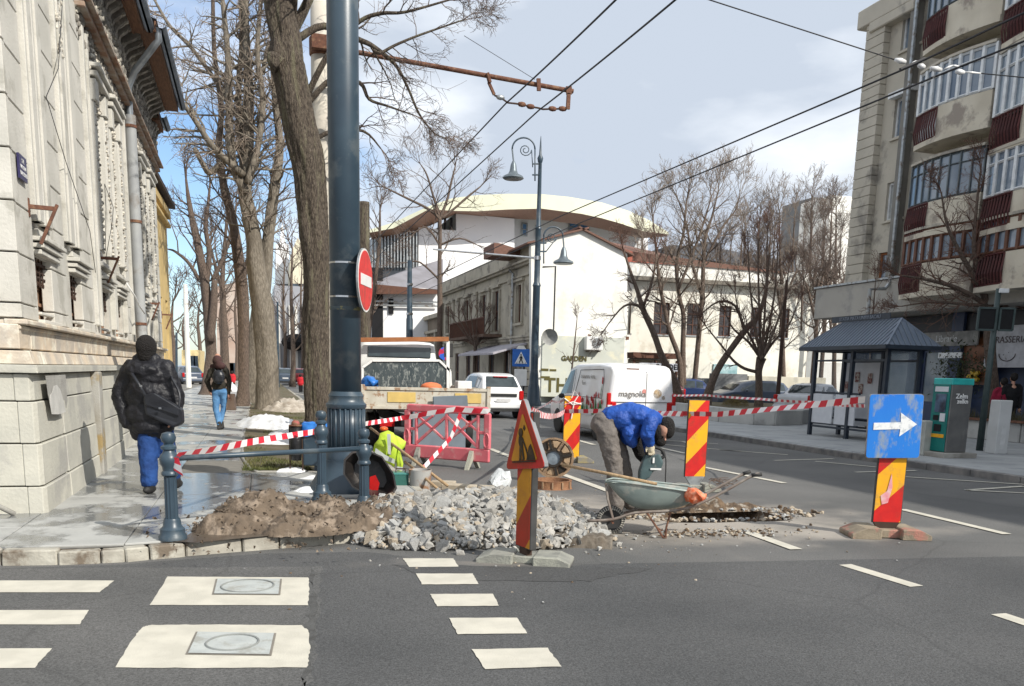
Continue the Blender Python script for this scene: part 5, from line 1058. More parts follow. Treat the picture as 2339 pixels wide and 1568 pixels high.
for i, (x, vv, tp) in enumerate(((395, 70, 640), (455, 85, 650), (540, 90, 600), (650, 95, 560), (668, 70, 520), (690, 105, 560), (505, 110, 640), (420, 100, 680))):
    yb = 835+1970*1.45/vv
    tree(('hazy far street tree at the left margin of the street end', 'hazy far street tree behind the white pole', 'hazy far street tree between woman and trunks', 'hazy far tree before the church spire', 'hazy far tree just left of the leaning trunk', 'hazy far tree before the domed building', 'hazy far tree above the woman with the backpack', 'hazy farthest tree behind the yellow kiosk')[i], vv, [
        dict(p=[(x, yb, 900/vv), (x+2, yb-70, 700/vv), (x-3, (yb+tp)/2-20, 500/vv), (x, tp+50, 260/vv)], base=1, start=.35)], m_bark3, m_twig2, 30+i, dict(up=.08, wob=.13, rmin=.02, kids=(3, 4)), every=.8, blen=3.6, lev=3, parent_group='distant street trees')
tree('slender bare street tree before the low white house, crown against the sky', 57, [
    dict(p=[(1002, 885, 20), (1004, 780, 14), (1005, 696, 13), (1004, 617, 10), (1005, 553, 9), (1005, 496, 8)], base=1, start=.5, tip=0, blen=3),
    dict(p=[(1005, 500, 7), (977, 477, 6), (933, 455, 5), (876, 427, 3)], start=.2), dict(p=[(1005, 500, 7), (1021, 458, 6), (1030, 420, 5), (1040, 380, 3)], start=.1),
    dict(p=[(1008, 500, 7), (1040, 475, 5), (1066, 452, 5), (1097, 427, 3)], start=.1), dict(p=[(1004, 500, 6), (990, 450, 5), (975, 400, 4), (960, 375, 2)], start=.1),
    dict(p=[(1004, 560, 5), (975, 520, 4), (950, 530, 3)], start=.2), dict(p=[(1005, 560, 5), (1050, 545, 4), (1090, 560, 2)], start=.2), dict(p=[(1004, 640, 5), (960, 600, 4), (930, 600, 2)], start=.3)],
    m_bark3, m_twig2, 40, dict(up=.05, wob=.16, rmin=.011, kids=(3, 4, 5)), every=.9, blen=2.4)
tree('thin forked tree right of the sawn trunk behind the red sign', 62, [
    dict(p=[(836, 860, 14), (842, 760, 11), (855, 660, 9), (866, 560, 7), (868, 480, 4)], base=1, start=.35)], m_bark3, m_twig2, 41, dict(up=.07, rmin=.012), every=1.0, blen=2.4)
tree('small pollarded tree before the beige house balcony', 50, [
    dict(p=[(1083, 895, 12), (1084, 840, 9), (1086, 790, 9)], base=1, nb=1, tip=0)]+[dict(p=[(1086, 795, 4), (1086+dx*.4, 770, 3), (1086+dx, 715+abs(dx)*.35, 2)], start=.2, lev=2, dv=dd) for dx, dd in ((-38, 0), (-25, .5), (-10, -.5), (5, .3), (18, -.3), (30, .6), (42, 0), (-48, .2))],
    m_bark3, m_twig3, 42, dict(up=.10, rmin=.010, spread=.6), every=.55, blen=1.0, lev=2)
GR = 'bare trees on the square'
upw = dict(up=.10, wob=.14, spread=.78, rmin=.009, kids=(4, 5, 6))
tree('crooked tree leaning left out of the planter beside the white van', 34, [
    dict(p=[(1552, 915, 28), (1540, 870, 19), (1512, 815, 16), (1494, 765, 15), (1470, 710, 13), (1457, 668, 10), (1440, 620, 7), (1425, 575, 4)], base=1, start=.5),
    dict(p=[(1480, 735, 9), (1460, 700, 8), (1425, 700, 5), (1390, 740, 3)], start=.2), dict(p=[(1470, 700, 8), (1490, 640, 7), (1500, 580, 4)], start=.2)],
    m_bark3, m_twig3, 50, dict(up=.03, wob=.2, spread=.9, rmin=.008, kids=(3, 5, 5)), every=.5, blen=1.5, parent_group=GR)
tree('upright tree with two curved stems behind the garden banner', 42, [
    dict(p=[(1556, 890, 18), (1552, 822, 14), (1530, 759, 12), (1518, 704, 11), (1506, 643, 9), (1500, 580, 7), (1492, 510, 4)], base=1, start=.35),
    dict(p=[(1560, 880, 18), (1560, 800, 14), (1561, 720, 12), (1552, 680, 11), (1545, 600, 9), (1560, 540, 7), (1568, 460, 4)], start=.35, dv=.3),
    dict(p=[(1550, 660, 8), (1590, 560, 7), (1610, 500, 5), (1625, 450, 3)], start=.1)], m_bark3, m_twig, 51, upw, every=.45, blen=2.5, parent_group=GR)
tree('tall tree right of the banner with brush-like crown', 43, [
    dict(p=[(1587, 890, 18), (1588, 857, 14), (1597, 759, 13), (1604, 674, 12), (1610, 550, 9), (1625, 500, 6), (1640, 440, 3)], base=1, start=.3),
    dict(p=[(1604, 680, 8), (1580, 600, 7), (1570, 520, 5), (1550, 460, 3)], start=.1), dict(p=[(1608, 600, 7), (1650, 520, 6), (1680, 480, 4), (1690, 440, 2)], start=.1)], m_bark3, m_twig, 52, upw, every=.45, blen=2.5, parent_group=GR)
tree('dark trunk leaning right beside the striped board', 33, [
    dict(p=[(1613, 920, 26), (1628, 870, 19), (1649, 828, 17), (1693, 766, 16), (1730, 722, 13), (1748, 670, 9), (1755, 600, 6), (1760, 540, 3)], base=1, start=.45),
    dict(p=[(1700, 756, 8), (1680, 700, 7), (1640, 690, 5), (1600, 720, 3)], start=.2)], m_bark3, m_twig2, 53, dict(up=.07, wob=.17, spread=.85, rmin=.008, kids=(3, 5, 5)), every=.5, blen=1.5, parent_group=GR)
tree('pollarded dark tree with a radiating head in front of the blue parked car', 32, [
    dict(p=[(1733, 925, 24), (1734, 880, 18), (1733, 846, 19), (1739, 818, 26)], base=1, nb=1, tip=0)]+[dict(p=[(1739, 822, 9), (1739+dx*.35, 790-abs(dy)*.1, 7), (1739+dx*.8, 790-dy*.55, 5), (1739+dx, 790-dy, 3)], start=.15, dv=dd) for dx, dy, dd in ((-60, 120, .3), (-30, 210, -.4), (-8, 250, .4), (14, 260, -.2), (38, 220, .5), (62, 170, -.5), (80, 90, .2), (-80, 70, -.2))]+[
    dict(p=[(1728, 850, 9), (1700, 842, 8), (1675, 824, 7), (1649, 791, 5), (1613, 747, 3)], start=.4)], m_bark3, m_twig3, 54, dict(up=.10, wob=.15, spread=.6, rmin=.007, kids=(3, 4, 5)), every=.42, blen=1.1, parent_group=GR)
for i, (x, top, vv, dx, lb) in enumerate(((1715, 420, 48, 20, 'tall brush-crowned tree behind the pollarded tree'), (1790, 400, 47, -10, 'tall brush-crowned tree behind the dark lamp post'), (1835, 370, 50, 20, 'tallest brush-crowned tree left of the apartment block'),
        (1875, 400, 46, 25, 'brush-crowned tree touching the apartment block corner'), (1760, 480, 52, -25, 'lower brush-crowned tree between the pollarded and tallest trees'), (1660, 480, 50, -15, 'lower brush-crowned tree over the dark grey wall panel'), (1855, 520, 40, 30, 'slim leaning tree just left of the bus shelter roof'), (1690, 430, 53, 12, 'pale brush-crowned tree between the banner tree and the pollarded tree'), (1480, 470, 49, -12, 'pale fine-twigged tree before the right end of the curved roof'), (1905, 390, 55, 5, 'pale fine-twigged tree against the white slab tower'))):
    yb = 862+1970*1.45/vv; top += 85
    tree(lb, vv, [dict(p=[(x, yb, 16), (x, yb-60, 12), (x+dx*.3, 760, 11), (x+dx*.5, 640, 9), (x+dx*.8, top+110, 6), (x+dx, top, 3)], base=1, start=.3),
        dict(p=[(x+dx*.3, 740, 7), (x-18, 640, 6), (x-25, top+150, 5), (x-20, top+40, 3)], start=.1), dict(p=[(x+dx*.4, 700, 7), (x+30, 620, 6), (x+42, top+150, 4), (x+45, top+60, 2)], start=.1)],
        m_bark3, m_twig2 if 3 <= i < 7 else m_twig, 60+i, upw, every=.42, blen=2.3, parent_group=GR)
tree('spreading bare tree in front of the apartment balconies', 19.4, [
    dict(p=[(2268, 1010, 34), (2270, 900, 30), (2262, 800, 30), (2262, 720, 32), (2258, 690, 26)], base=1, nb=1, tip=0),
    dict(p=[(2262, 705, 20), (2235, 650, 16), (2200, 590, 12), (2165, 520, 8), (2150, 440, 4)], start=.2), dict(p=[(2264, 700, 18), (2280, 620, 15), (2290, 520, 12), (2300, 420, 8), (2310, 340, 4)], start=.2),
    dict(p=[(2258, 700, 16), (2190, 660, 12), (2120, 640, 9), (2060, 630, 4)], start=.2), dict(p=[(2266, 700, 16), (2320, 640, 14), (2370, 560, 10), (2400, 450, 6)], start=.1),
    dict(p=[(2255, 690, 14), (2225, 580, 11), (2230, 480, 8), (2240, 390, 4)], start=.1), dict(p=[(2260, 700, 12), (2200, 695, 9), (2130, 690, 6), (2060, 700, 3)], start=.3), dict(p=[(2268, 710, 12), (2330, 690, 9), (2400, 690, 5)], start=.2)],
    m_bark3, m_twig3, 80, dict(up=.04, wob=.17, spread=.85, rmin=.0055, kids=(3, 5, 6)), every=.19, blen=1.0)
tree('thin sapling behind the bus shelter against the podium slab', 23, [dict(p=[(1981, 960, 8), (1985, 850, 6), (1992, 760, 5), (1996, 690, 4), (2000, 640, 2)], base=1, start=.55)], m_bark3, m_twig3, 81, dict(up=.12, rmin=.006, spread=.6), every=.25, blen=.8, lev=2)
tree('thin sapling before the mural on the white gable', 38, [dict(p=[(1303, 925, 6), (1305, 860, 5), (1312, 790, 4), (1318, 730, 2)], base=1, start=.45)], m_bark3, m_twig2, 82, dict(up=.1, rmin=.008), every=.6, blen=.9, lev=2)
# ================================================================== STREET FURNITURE AND WORKS
HF = Vector((math.sin(TH), math.cos(TH), 0)); HR = Vector((math.cos(TH), -math.sin(TH), 0))
class Fr:
    """local frame of a thing standing where the photograph shows its foot; x to the right, y away from the viewer, z up"""
    def __init__(s, px, py, z0=0.0, root=None):
        s.o = P(px, py, z0) if root is None else Vector(root); s.rz = -TH
        s.k = (s.o-EYE).dot(HF)/FOC*_cp   # metres per picture unit
    def __call__(s, x, y, dy=0.0):
        r = ray(x, y); t = ((s.o-EYE).dot(HF)+dy)/r.dot(HF); q = EYE+r*t
        return Vector(((q-s.o).dot(HR), dy, q.z-s.o.z))
# ---- the big pole with its fluted foot
b = P(793, 1118, .12); bp_ = VV(791, 940, b.y)
T = thing('street_pole', 'thick blue grey steel pole on a fluted bell foot at the pavement corner', 'pole', (bp_.x, b.y, .12))
mb = MB(); mb.lathe([(.47, -.1), (.47, .02), (.44, .06), (.39, .14), (.31, .27), (.28, .33), (.28, .37)], n=36); mb.build('bell_foot', m_pole, T, smooth=True)
mb = MB(); mb.lathe([(.26, .36), (.26, .43), (.245, .45), (.245, .50)], n=36); mb.build('foot_ring', m_pole, T, smooth=True)
mb = MB(); mb.lathe([(.21, .48), (.21, 1.0)], n=36); 
for i in range(22):
    a = 2*math.pi*i/22; mb.tube([(.215*math.cos(a), .215*math.sin(a), .5), (.215*math.cos(a), .215*math.sin(a), .98)], .013, 6)
mb.build('fluted_shaft', m_pole, T, smooth='all')
mb = MB(); mb.lathe([(.225, .98), (.24, 1.0), (.24, 1.03), (.21, 1.06), (.20, 1.10), (.21, 1.13), (.18, 1.18)], n=36); mb.build('collar', m_pole, T, smooth=True)
mb = MB(); mb.lathe([(.178, 1.15), (.176, 4.5), (.172, 10.5)], n=48); mb.build('shaft', m_pole, T, smooth='all')
mb = MB(); mb.lathe([(.178, 2.12), (.1795, 2.13), (.1795, 2.15), (.178, 2.16)], n=36); mb.build('old_tape_mark', mat('faint_yellow_mark', (.22, .20, .09), (.06, .08, .09), rough=.7, scale=12, lo=.45, hi=.5), T)
# no entry sign strapped to it
c = VV(822, 640, b.y-.17); n_ = Vector((.94, -.34, 0)).normalized()
c = Vector((bp_.x, b.y, 0))+n_*.235+Vector((-.02, -.04, c.z))
S = thing('no_entry_sign', 'round red no entry sign with white bar strapped to the big pole', 'sign', tuple(c), R(70))
def disc(r, y, m, name, par, n=40, th=.004): q = MB(); q.lathe([(r, 0), (r, th)], n=n, ax=Matrix.Rotation(R(90), 3, 'X')); o_ = q.build(name, m, par); o_.location = (0, y, 0); return o_
disc(.36, .0, m_gal, 'sign_back', S, th=.02); disc(.355, -.021, m_white, 'white_rim', S); disc(.335, -.026, m_red, 'red_field', S)
mb = MB(); mb.box((0, -.033, 0), (.52, .004, .125)); mb.build('white_bar', m_white, S)
for z in (-.19, .19):
    q = MB(); loc = Vector((bp_.x-c.x, b.y-c.y, z)); q.M = Matrix.Rotation(-R(70), 4, 'Z') @ Matrix.Translation(loc); q.lathe([(.178, -.01), (.182, -.01), (.182, .01), (.178, .01)], n=30); q.build('steel_strap', m_chrome, S)
mb = MB(); mb.box((0, .03, .19), (.05, .05, .04)); mb.box((0, .03, -.19), (.05, .05, .04)); mb.build('clamp', m_gal, S, kind='stuff')
# ---- guard rail posts
def post_parts(T, h=.86, fl=True):
    q = MB(); q.lathe([(.115, 0), (.115, .03), (.10, .05), (.10, .09), (.075, .115), (.07, .16), (.062, .18)], n=24); q.build('foot', m_pole, T, smooth=True)
    q = MB(); q.lathe([(.052, .16), (.050, h-.36)], n=24, flute=.006); q.build('shaft', m_pole, T, smooth=False)
    q = MB(); q.lathe([(.05, h-.37), (.068, h-.355), (.068, h-.335), (.055, h-.32), (.058, h-.29), (.075, h-.26), (.08, h-.225), (.07, h-.19), (.05, h-.17), (.045, h-.15), (.062, h-.14), (.062, h-.12), (.035, h-.10), (.055, h-.075), (.062, h-.045), (.05, h-.012), (.015, h)], n=24); q.build('finial', m_pole, T, smooth=True)
p1 = P(395, 1232, .12); p3 = P(832, 1172, .12); p2 = P(736, 1143, .12)
posts = []
for (p, h, lb) in ((p1, .90, 'leftmost railing post with tape knotted round its top'), (p3, .86, 'railing post standing in front of the black tub'), (p2, .99, 'taller railing post between the litter bin and the big pole')):
    t = thing('railing_post', lb, 'post', tuple(p), 0, 'blue grey railing posts'); post_parts(t, h); posts.append(t)
q = MB(); z = .12+.66; a, c_ = Vector((p1.x, p1.y, z+.02)), Vector((p3.x, p3.y, z)); q.tube([a, a.lerp(c_, .5), c_+(c_-a).normalized()*.03], .024, 12); q.sph(c_, .045, 12); q.sph(c_+(c_-a).normalized()*.08, .03, 10)
rl = q.build('guard_rail', m_pole, smooth='all'); tag(rl, 'horizontal blue grey tube rail spanning between two railing posts', 'railing')
# ---- litter bin with blue bag, and a black sack holder
f = Fr(722, 1080, .12); T = thing('litter_bin', 'blue grey litter bin lined with a blue plastic bag', 'bin', tuple(f.o), f.rz)
a, b_ = f(690, 978), f(755, 1066); w = b_.x-a.x; xc = (a.x+b_.x)/2
q = MB(); q.box((xc, .16, (a.z+b_.z)/2), (w, .3, a.z-b_.z)); q.build('bin_body', m_pole, T, bevel=.02, seg=2)
q = MB(); q.box((xc, .16, b_.z-.02), (w*.3, .1, .12)); q.tube([(xc, .16, 0), (xc, .16, b_.z)], .03, 8); q.build('bin_stand', m_pole, T)
m_bluebag = mat('blue_plastic_bag', (.02, .12, .42), (.03, .18, .55), rough=.3, scale=12, bump=.5, bscale=18)
q = MB(); n = 30
for k, (z0, gr) in enumerate(((a.z+.05, .0), (a.z+.07, .02), (a.z+.03, .035), (a.z-.06, .03), (a.z-.12, .045))):
    pass
prof = [(a.z-.05, -.02), (a.z+.05, .0), (a.z+.07, .025), (a.z-.02, .035), (a.z-.10, .035)]
vs = []
for i, (zz, g_) in enumerate(prof):
    for j in range(n):
        t = 2*math.pi*j/n; k_ = 1/max(abs(math.cos(t)), abs(math.sin(t)))**.8; jit = rnd.uniform(-.012, .012)
        vs.append((xc+math.cos(t)*(w/2+g_)*k_*.98, .16+math.sin(t)*(.15+g_)*k_*.98, zz+jit*(2.2 if i > 2 else 1)))
q.add(vs, [(i*n+j, i*n+(j+1) % n, (i+1)*n+(j+1) % n, (i+1)*n+j) for i in range(4) for j in range(n)]); q.build('blue_bag', m_bluebag, T, smooth='all')
T2 = thing('sack_holder', 'dark wire sack holder with red rim next to the litter bin', 'bin', tuple(f.o+Vector((-.27, .1, 0))), f.rz)
f2 = Fr(705, 1075, .12, root=f.o+Vector((-.27, .1, 0))); a, b_ = f2(664, 972), f2(688, 1052); xc = (a.x+b_.x)/2; r_ = (b_.x-a.x)/2+.01
q = MB(); q.lathe([(r_*.9, b_.z), (r_*1.05, (a.z+b_.z)/2), (r_, a.z)], (xc, 0, 0), 16); q.build('black_sack', mat('black_sack', (.018, .018, .02), rough=.35, bump=.6, bscale=14), T2, smooth='all')
q = MB(); q.tube([(xc+r_*1.1*math.cos(t), r_*1.1*math.sin(t), a.z) for t in [i*math.pi/8 for i in range(16)]], .012, 5, close=True); q.build('rim', m_rust, T2)
for sg_ in (-1, 1): q = MB(); q.tube([(xc+sg_*r_*1.12, 0, 0), (xc+sg_*r_*1.12, 0, a.z)], .01, 5); q.build('leg', m_iron, T2)
q = MB(); q.sph((xc, 0, a.z+.02), (r_*.8, r_*.8, .06), 10); q.build('rubbish', mat('rubbish', (.35, .08, .08), (.05, .12, .04), rough=.7, scale=14), T2, smooth='all')
# ---- white concrete pole behind, with rusty clamp; cantilever arm and its hanging gear
PV = 18.5; a = VV(733, 400, PV); b0 = VV(733, 105, PV)
T = thing('concrete_pole', 'cream concrete pole mostly hidden behind the big blue grey pole', 'pole', (a.x, PV, .12))
q = MB(); q.lathe([(.24, 0), (.17, 11.5)], (b0.x-a.x+.0, 0, 0), 24); q.build('shaft', mat('cream_concrete', (.60, .56, .48), (.50, .46, .40), rough=.9, scale=2, bump=.15, c3=(.42, .38, .32)), T, smooth='all')
q = MB(); z = VV(733, 105, PV).z-.12; q.lathe([(.20, z-.2), (.225, z-.18), (.225, z+.12), (.20, z+.14)], (b0.x-a.x, 0, 0), 16); q.build('clamp', m_rust, T)
q = MB(); q.box((b0.x-a.x-.05, -.28, z-.03), (.3, .12, .26)); q.box((b0.x-a.x+.17, -.26, z-.03), (.08, .2, .3)); q.build('clamp_plate', m_rust, T, bevel=.01, kind='stuff')
A0, A1 = VV(745, 107, PV), VV(1309, 209, PV)
T = thing('cantilever_arm', 'rusty brown tube arm reaching over the road to carry the trolley wires', 'catenary arm', tuple(A0))
q = MB(); q.tube([A0, A1], .047, 12); q.build('tube', m_rust, T, wloc=True, smooth=True)
def lim(x0, y0, x1, y1, w, nm): q = MB(); q.bar(VV(x0, y0, PV-.08), VV(x1, y1, PV-.08), w, .05); q.build(nm, m_rust, T, wloc=True)
lim(1113, 168, 1119, 190, .12, 'clamp'); lim(1116, 188, 1129, 217, .06, 'hanger'); lim(1230, 180, 1231, 208, .08, 'clamp'); lim(1299, 198, 1300, 216, .12, 'clamp'); lim(1299, 214, 1297, 250, .08, 'hanger')
pts = [VV(x, y, PV-.05) for x, y in ((1129, 218), (1143, 223), (1160, 235), (1178, 237), (1192, 239), (1212, 244), (1230, 247), (1240, 250), (1262, 249), (1285, 249), (1297, 247))]
q = MB(); q.tube(pts, .02, 5); q.build('span_rope', m_iron, T, wloc=True)
for i in (1, 4, 5, 8, 9): q = MB(); q.sph(pts[i], (.10, .05, .055), 8); q.build('insulator', m_rust if i != 1 else m_gal, T, wloc=True, smooth='all')
# trolley wires
def wire(name, lab, pts, r, cat='wire', grp=None, sag=0):
    P_ = []
    for a, b in zip(pts[:-1], pts[1:]):
        a, b = Vector(a), Vector(b); n = 14
        for i in range(n): t = i/n; p = a.lerp(b, t); p.z -= sag*4*t*(1-t); P_.append(p)
    P_.append(Vector(pts[-1])); q = MB(); q.tube(P_, r, 5); o = q.build(name, m_wire, smooth='all'); tag(o, lab, cat, grp); return o
wA = VV(1157, 240, PV); wB = VV(1232, 256, PV)
wire('trolley_wire', 'left trolley wire of the pair hung from the rusty arm', [VV(1413, -6, 12.5), wA+Vector((0, 0, .04)), (wA.x-.05, 75, wA.z+.1)], .016, grp='trolley wires', sag=.02)
wire('trolley_wire', 'right trolley wire of the pair hung from the rusty arm', [VV(1550, -6, 12.1), wB+Vector((0, 0, .04)), (wB.x-.05, 75, wB.z+.1)], .016, grp='trolley wires', sag=.02)
wire('trolley_wire', 'upper trolley wire sloping past the apartment balconies', [VV(2345, 27, 11.2), VV(2080, 152, 13.7), VV(1290, 490, 29.5), (9.9, 75, 7)], .018, grp='trolley wires')
wire('trolley_wire', 'lower trolley wire sloping past the apartment balconies', [VV(2345, 92, 12.2), VV(2130, 178, 13.9), VV(1300, 520, 32), (11.1, 75, 7)], .018, grp='trolley wires')
wire('span_wire', 'thin span wire running from the top edge to the white insulators', [VV(1608, -4, 14.5), VV(2045, 137, 14.0)], .011)
wire('span_wire', 'thin span wire from the white insulators off to the right edge', [VV(2240, 168, 14.0), VV(2345, 178, 13.6)], .011)
wire('thin_stay', 'faint thin wire from the bare branches to the rusty arm', [VV(1060, 82, PV), VV(1222, 182, PV)], .006)
T = thing('wire_insulator_gear', 'white insulators and clamps joining the trolley wires before the apartment block', 'insulator', tuple(VV(2130, 150, 13.9)))
m_porc = mat('white_porcelain', (.8, .8, .8), rough=.2, bump=0)
for x0, y0, x1, y1, w in ((2045, 137, 2068, 142, .05), (2098, 150, 2112, 154, .05), (2126, 156, 2150, 160, .05), (2184, 164, 2202, 166, .05), (2080, 148, 2092, 140, .02), (2092, 140, 2108, 141, .02), (2158, 158, 2175, 150, .02), (2175, 150, 2190, 152, .02), (2205, 165, 2240, 168, .02)):
    q = MB(); q.tube([VV(x0, y0, 13.9), VV((x0+x1)/2, (y0+y1)/2, 13.9), VV(x1, y1, 13.9)], [w*.6, w, w*.6], 8); q.build('insulator' if w > .03 else 'rod', m_porc, T, wloc=True, smooth='all')
for x0, y0, x1, y1 in ((2056, 158, 2110, 134), (2128, 178, 2180, 158)):
    q = MB(); q.bar(VV(x0, y0, 13.85), VV(x1, y1, 13.85), .05, .03); q.build('wire_splice', m_wire, T, wloc=True)
# ---- ornate street lamp
LV_ = 37.5; lb0 = VU(1218, 930, 11.9); LV_ = lb0.y
T = thing('street_lamp', 'tall ornate blue grey lamp post with scrolled arms and two bell lamps', 'street lamp', (11.9, LV_, .12))
def lv(x, y, d=0): q = VV(x, y, LV_+d); return Vector((q.x-11.9, q.y-LV_, q.z-.12))
zt = lv(1232, 345).z
q = MB(); q.lathe([(.36, 0), (.36, .15), (.30, .3), (.26, .8), (.22, .95), (.20, 1.3), (.17, 1.6), (.16, 5.2), (.19, 5.25), (.13, 5.4), (.12, 7.6), (.15, 7.65), (.10, 7.8), (.075, zt-.5), (.10, zt-.45), (.13, zt-.3), (.06, zt-.15), (.03, zt+.35), (.01, zt+.6)], n=16); q.build('shaft', m_pole, T, smooth=True)
def lamp(cx, cy, hpx, sg_, bx):
    """bracket with scroll and bell at px centre"""
    arc = [lv(cx+sg_*0+hpx*math.cos(t), cy-hpx*math.sin(t)) for t in [math.pi*i/14 for i in range(15)]]
    q = MB(); q.tube(arc, .035, 6); q.tube([arc[0], lv(cx+hpx, cy+hpx*2.8)], .03, 6) if sg_ < 0 else q.tube([arc[-1], lv(cx-hpx, cy+hpx*2.8)], .03, 6); q.build('bracket', m_pole, T, smooth='all')
    sp = [lv(cx+sg_*(-.35+0)*0+(hpx*.55-hpx*.42*i/20)*math.cos(i*.55)+(-4*sg_), cy+2+(hpx*.55-hpx*.42*i/20)*math.sin(i*.55)) for i in range(21)]
    q = MB(); q.tube(sp, .022, 5); q.tube([sp[0], lv(cx-sg_*hpx*.8, cy+hpx*1.6)], .022, 5); q.build('scroll', m_pole, T, smooth='all')
    e = arc[-1] if sg_ < 0 else arc[0]; d = lv(bx, cy+hpx*1.05)
    q = MB(); q.tube([e, d], .035, 6); q.lathe([(.05, 0), (.12, -.15), (.16, -.4), (.22, -.52), (.42, -.62), (.46, -.7), (.40, -.74), (.1, -.72)], tuple(d), 16); q.build('lamp_bell', mat('bell_grey', (.16, .19, .21), rough=.4, metal=.4, bump=0), T, smooth=True)
lamp(1196, 341, 26, -1, 1173); lamp(1264, 541, 22, 1, 1288)
for z in (7.0, 6.0): pass
for (y0, x0) in ((375, 1222), (400, 1222), (556, 1240), (575, 1240)):
    q = MB(); q.bar(lv(x0-6, y0), lv(x0+8, y0), .06); q.build('cross_piece', m_pole, T)
a, b_ = lv(1226, 590), lv(990, 570, 6); q = MB(); q.tube([a, b_], .05, 6); q.build('span_bracket', m_chrome, T)
q = MB(); q.lathe([(.16, a.z-.08), (.16, a.z+.08)], n=12); q.build('bright_clamp', m_chrome, T)
T = thing('street_lamp', 'slimmer blue grey lamp post standing before the low white house', 'street lamp', (VV(935, 870, 52).x, 52, .12))
q = MB(); h_ = VV(932, 600, 52).z; q.lathe([(.22, 0), (.22, 1.2), (.20, 4.4), (.17, 4.5), (.15, h_-2), (.13, h_)], n=12); q.build('shaft', m_pole, T, smooth=True)
for yy in (655, 722, 755): z = VV(932, yy, 52).z; q = MB(); q.lathe([(.2, z-.06), (.2, z+.06)], n=12); q.build('bright_clamp', m_chrome, T)
for n_i, (x0, x1, y0, vv, lb) in enumerate(((423, 432, 650, 60, 'white concrete pole rising at the far end of the pavement'), (578, 580, 610, 56, 'thin blue grey pole touching the dark slender trunk'), (634, 636, 690, 64, 'thin pole before the distant grey facade'), (403, 404, 760, 64, 'slim dark pole left of the white concrete pole'))):
    a, b_ = VV(x1, 900, vv), VV(x0, y0, vv); q = MB(); q.tube([(a.x, vv, 0), b_], [.17 if n_i == 0 else .09, .13 if n_i == 0 else .07], 8); o_ = q.build('distant_pole', m_gable if n_i == 0 else m_pole, smooth=True); tag(o_, lb, 'pole', 'distant poles')
a, b_ = VV(1775, 925, 31.5), VV(1804, 640, 31.5); q = MB(); q.tube([(a.x, 31.5, .1), (a.x, 31.5, 1.0), (a.x, 31.5, b_.z)], [.14, .09, .06], 8); o_ = q.build('dark_lamp_post', m_iron, smooth='all'); tag(o_, 'dark straight post between the pollarded tree and the silver car', 'post')
# ---- crosswalk sign
cs = VV(1190, 818, 37); k = 37.9/FOC
T = thing('crosswalk_sign', 'blue square pedestrian crossing sign above a small white plate', 'sign', (cs.x, 37, .12), R(-12))
z = cs.z-.12; w = .76
q = MB(); q.tube([(.08, .05, 0), (.08, .05, z+.35)], .035, 8); q.build('pole', m_gal, T)
q = MB(); q.box((0, 0, z), (w, .03, w)); q.build('blue_panel', mat('sign_blue', (.01, .13, .52), rough=.35, bump=0), T, bevel=.01)
q = MB(); q.prism([(-.27, -.018, z-.25), (.27, -.018, z-.25), (0, -.018, z+.27)], (0, -.006, 0)); q.build('white_triangle', m_white, T)
q = MB(); yy = -.03
for (x0, z0, x1, z1, w_) in ((0, .08, .0, -.03, .07), (0, -.03, -.07, -.2, .035), (0, -.03, .07, -.2, .035), (0, .06, -.08, -.02, .025), (0, .06, .08, -.02, .025)): q.bar((x0, yy, z+z0), (x1, yy, z+z1), .008 if 0 else w_, w_)
q.sph((0, yy, z+.13), (.035, .01, .035), 8)
for i in range(4): q.bar((-.2+i*.13, yy, z-.24), (-.17+i*.13, yy, z-.19), .05, .012)
q.build('walking_figure', m_dark, T, kind='stuff')
q = MB(); q.box((0, 0, z-.85), (.55, .02, .72)); q.build('white_plate', m_white, T, bevel=.01)
q = MB(); q.prism([(-.22, -.0, z+.38), (.22, -.0, z+.38), (.12, 0, z+.52), (-.12, 0, z+.52)], (0, .03, 0)); q.build('sign_cap', m_gable, T)
# small round signs in the street beyond the truck
a = VV(1016, 808, 40); q = MB(); q.lathe([(.3, 0), (.3, .03)], (0, 0, 0), 16, ax=Matrix.Rotation(R(90), 3, 'X')); o_ = q.build('parking_sign', mat('sign_redblue', (.45, .02, .06), (.02, .10, .5), rough=.4, scale=3, lo=.48, hi=.52), loc=tuple(a)); tag(o_, 'small red and blue round sign beyond the truck cab', 'sign')
q = MB(); q.tube([(a.x, 40.06, 0), (a.x, 40.06, a.z+.3)], .04, 6); o_ = q.build('sign_post', m_gal); tag(o_, 'post carrying the round sign beyond the truck', 'post')
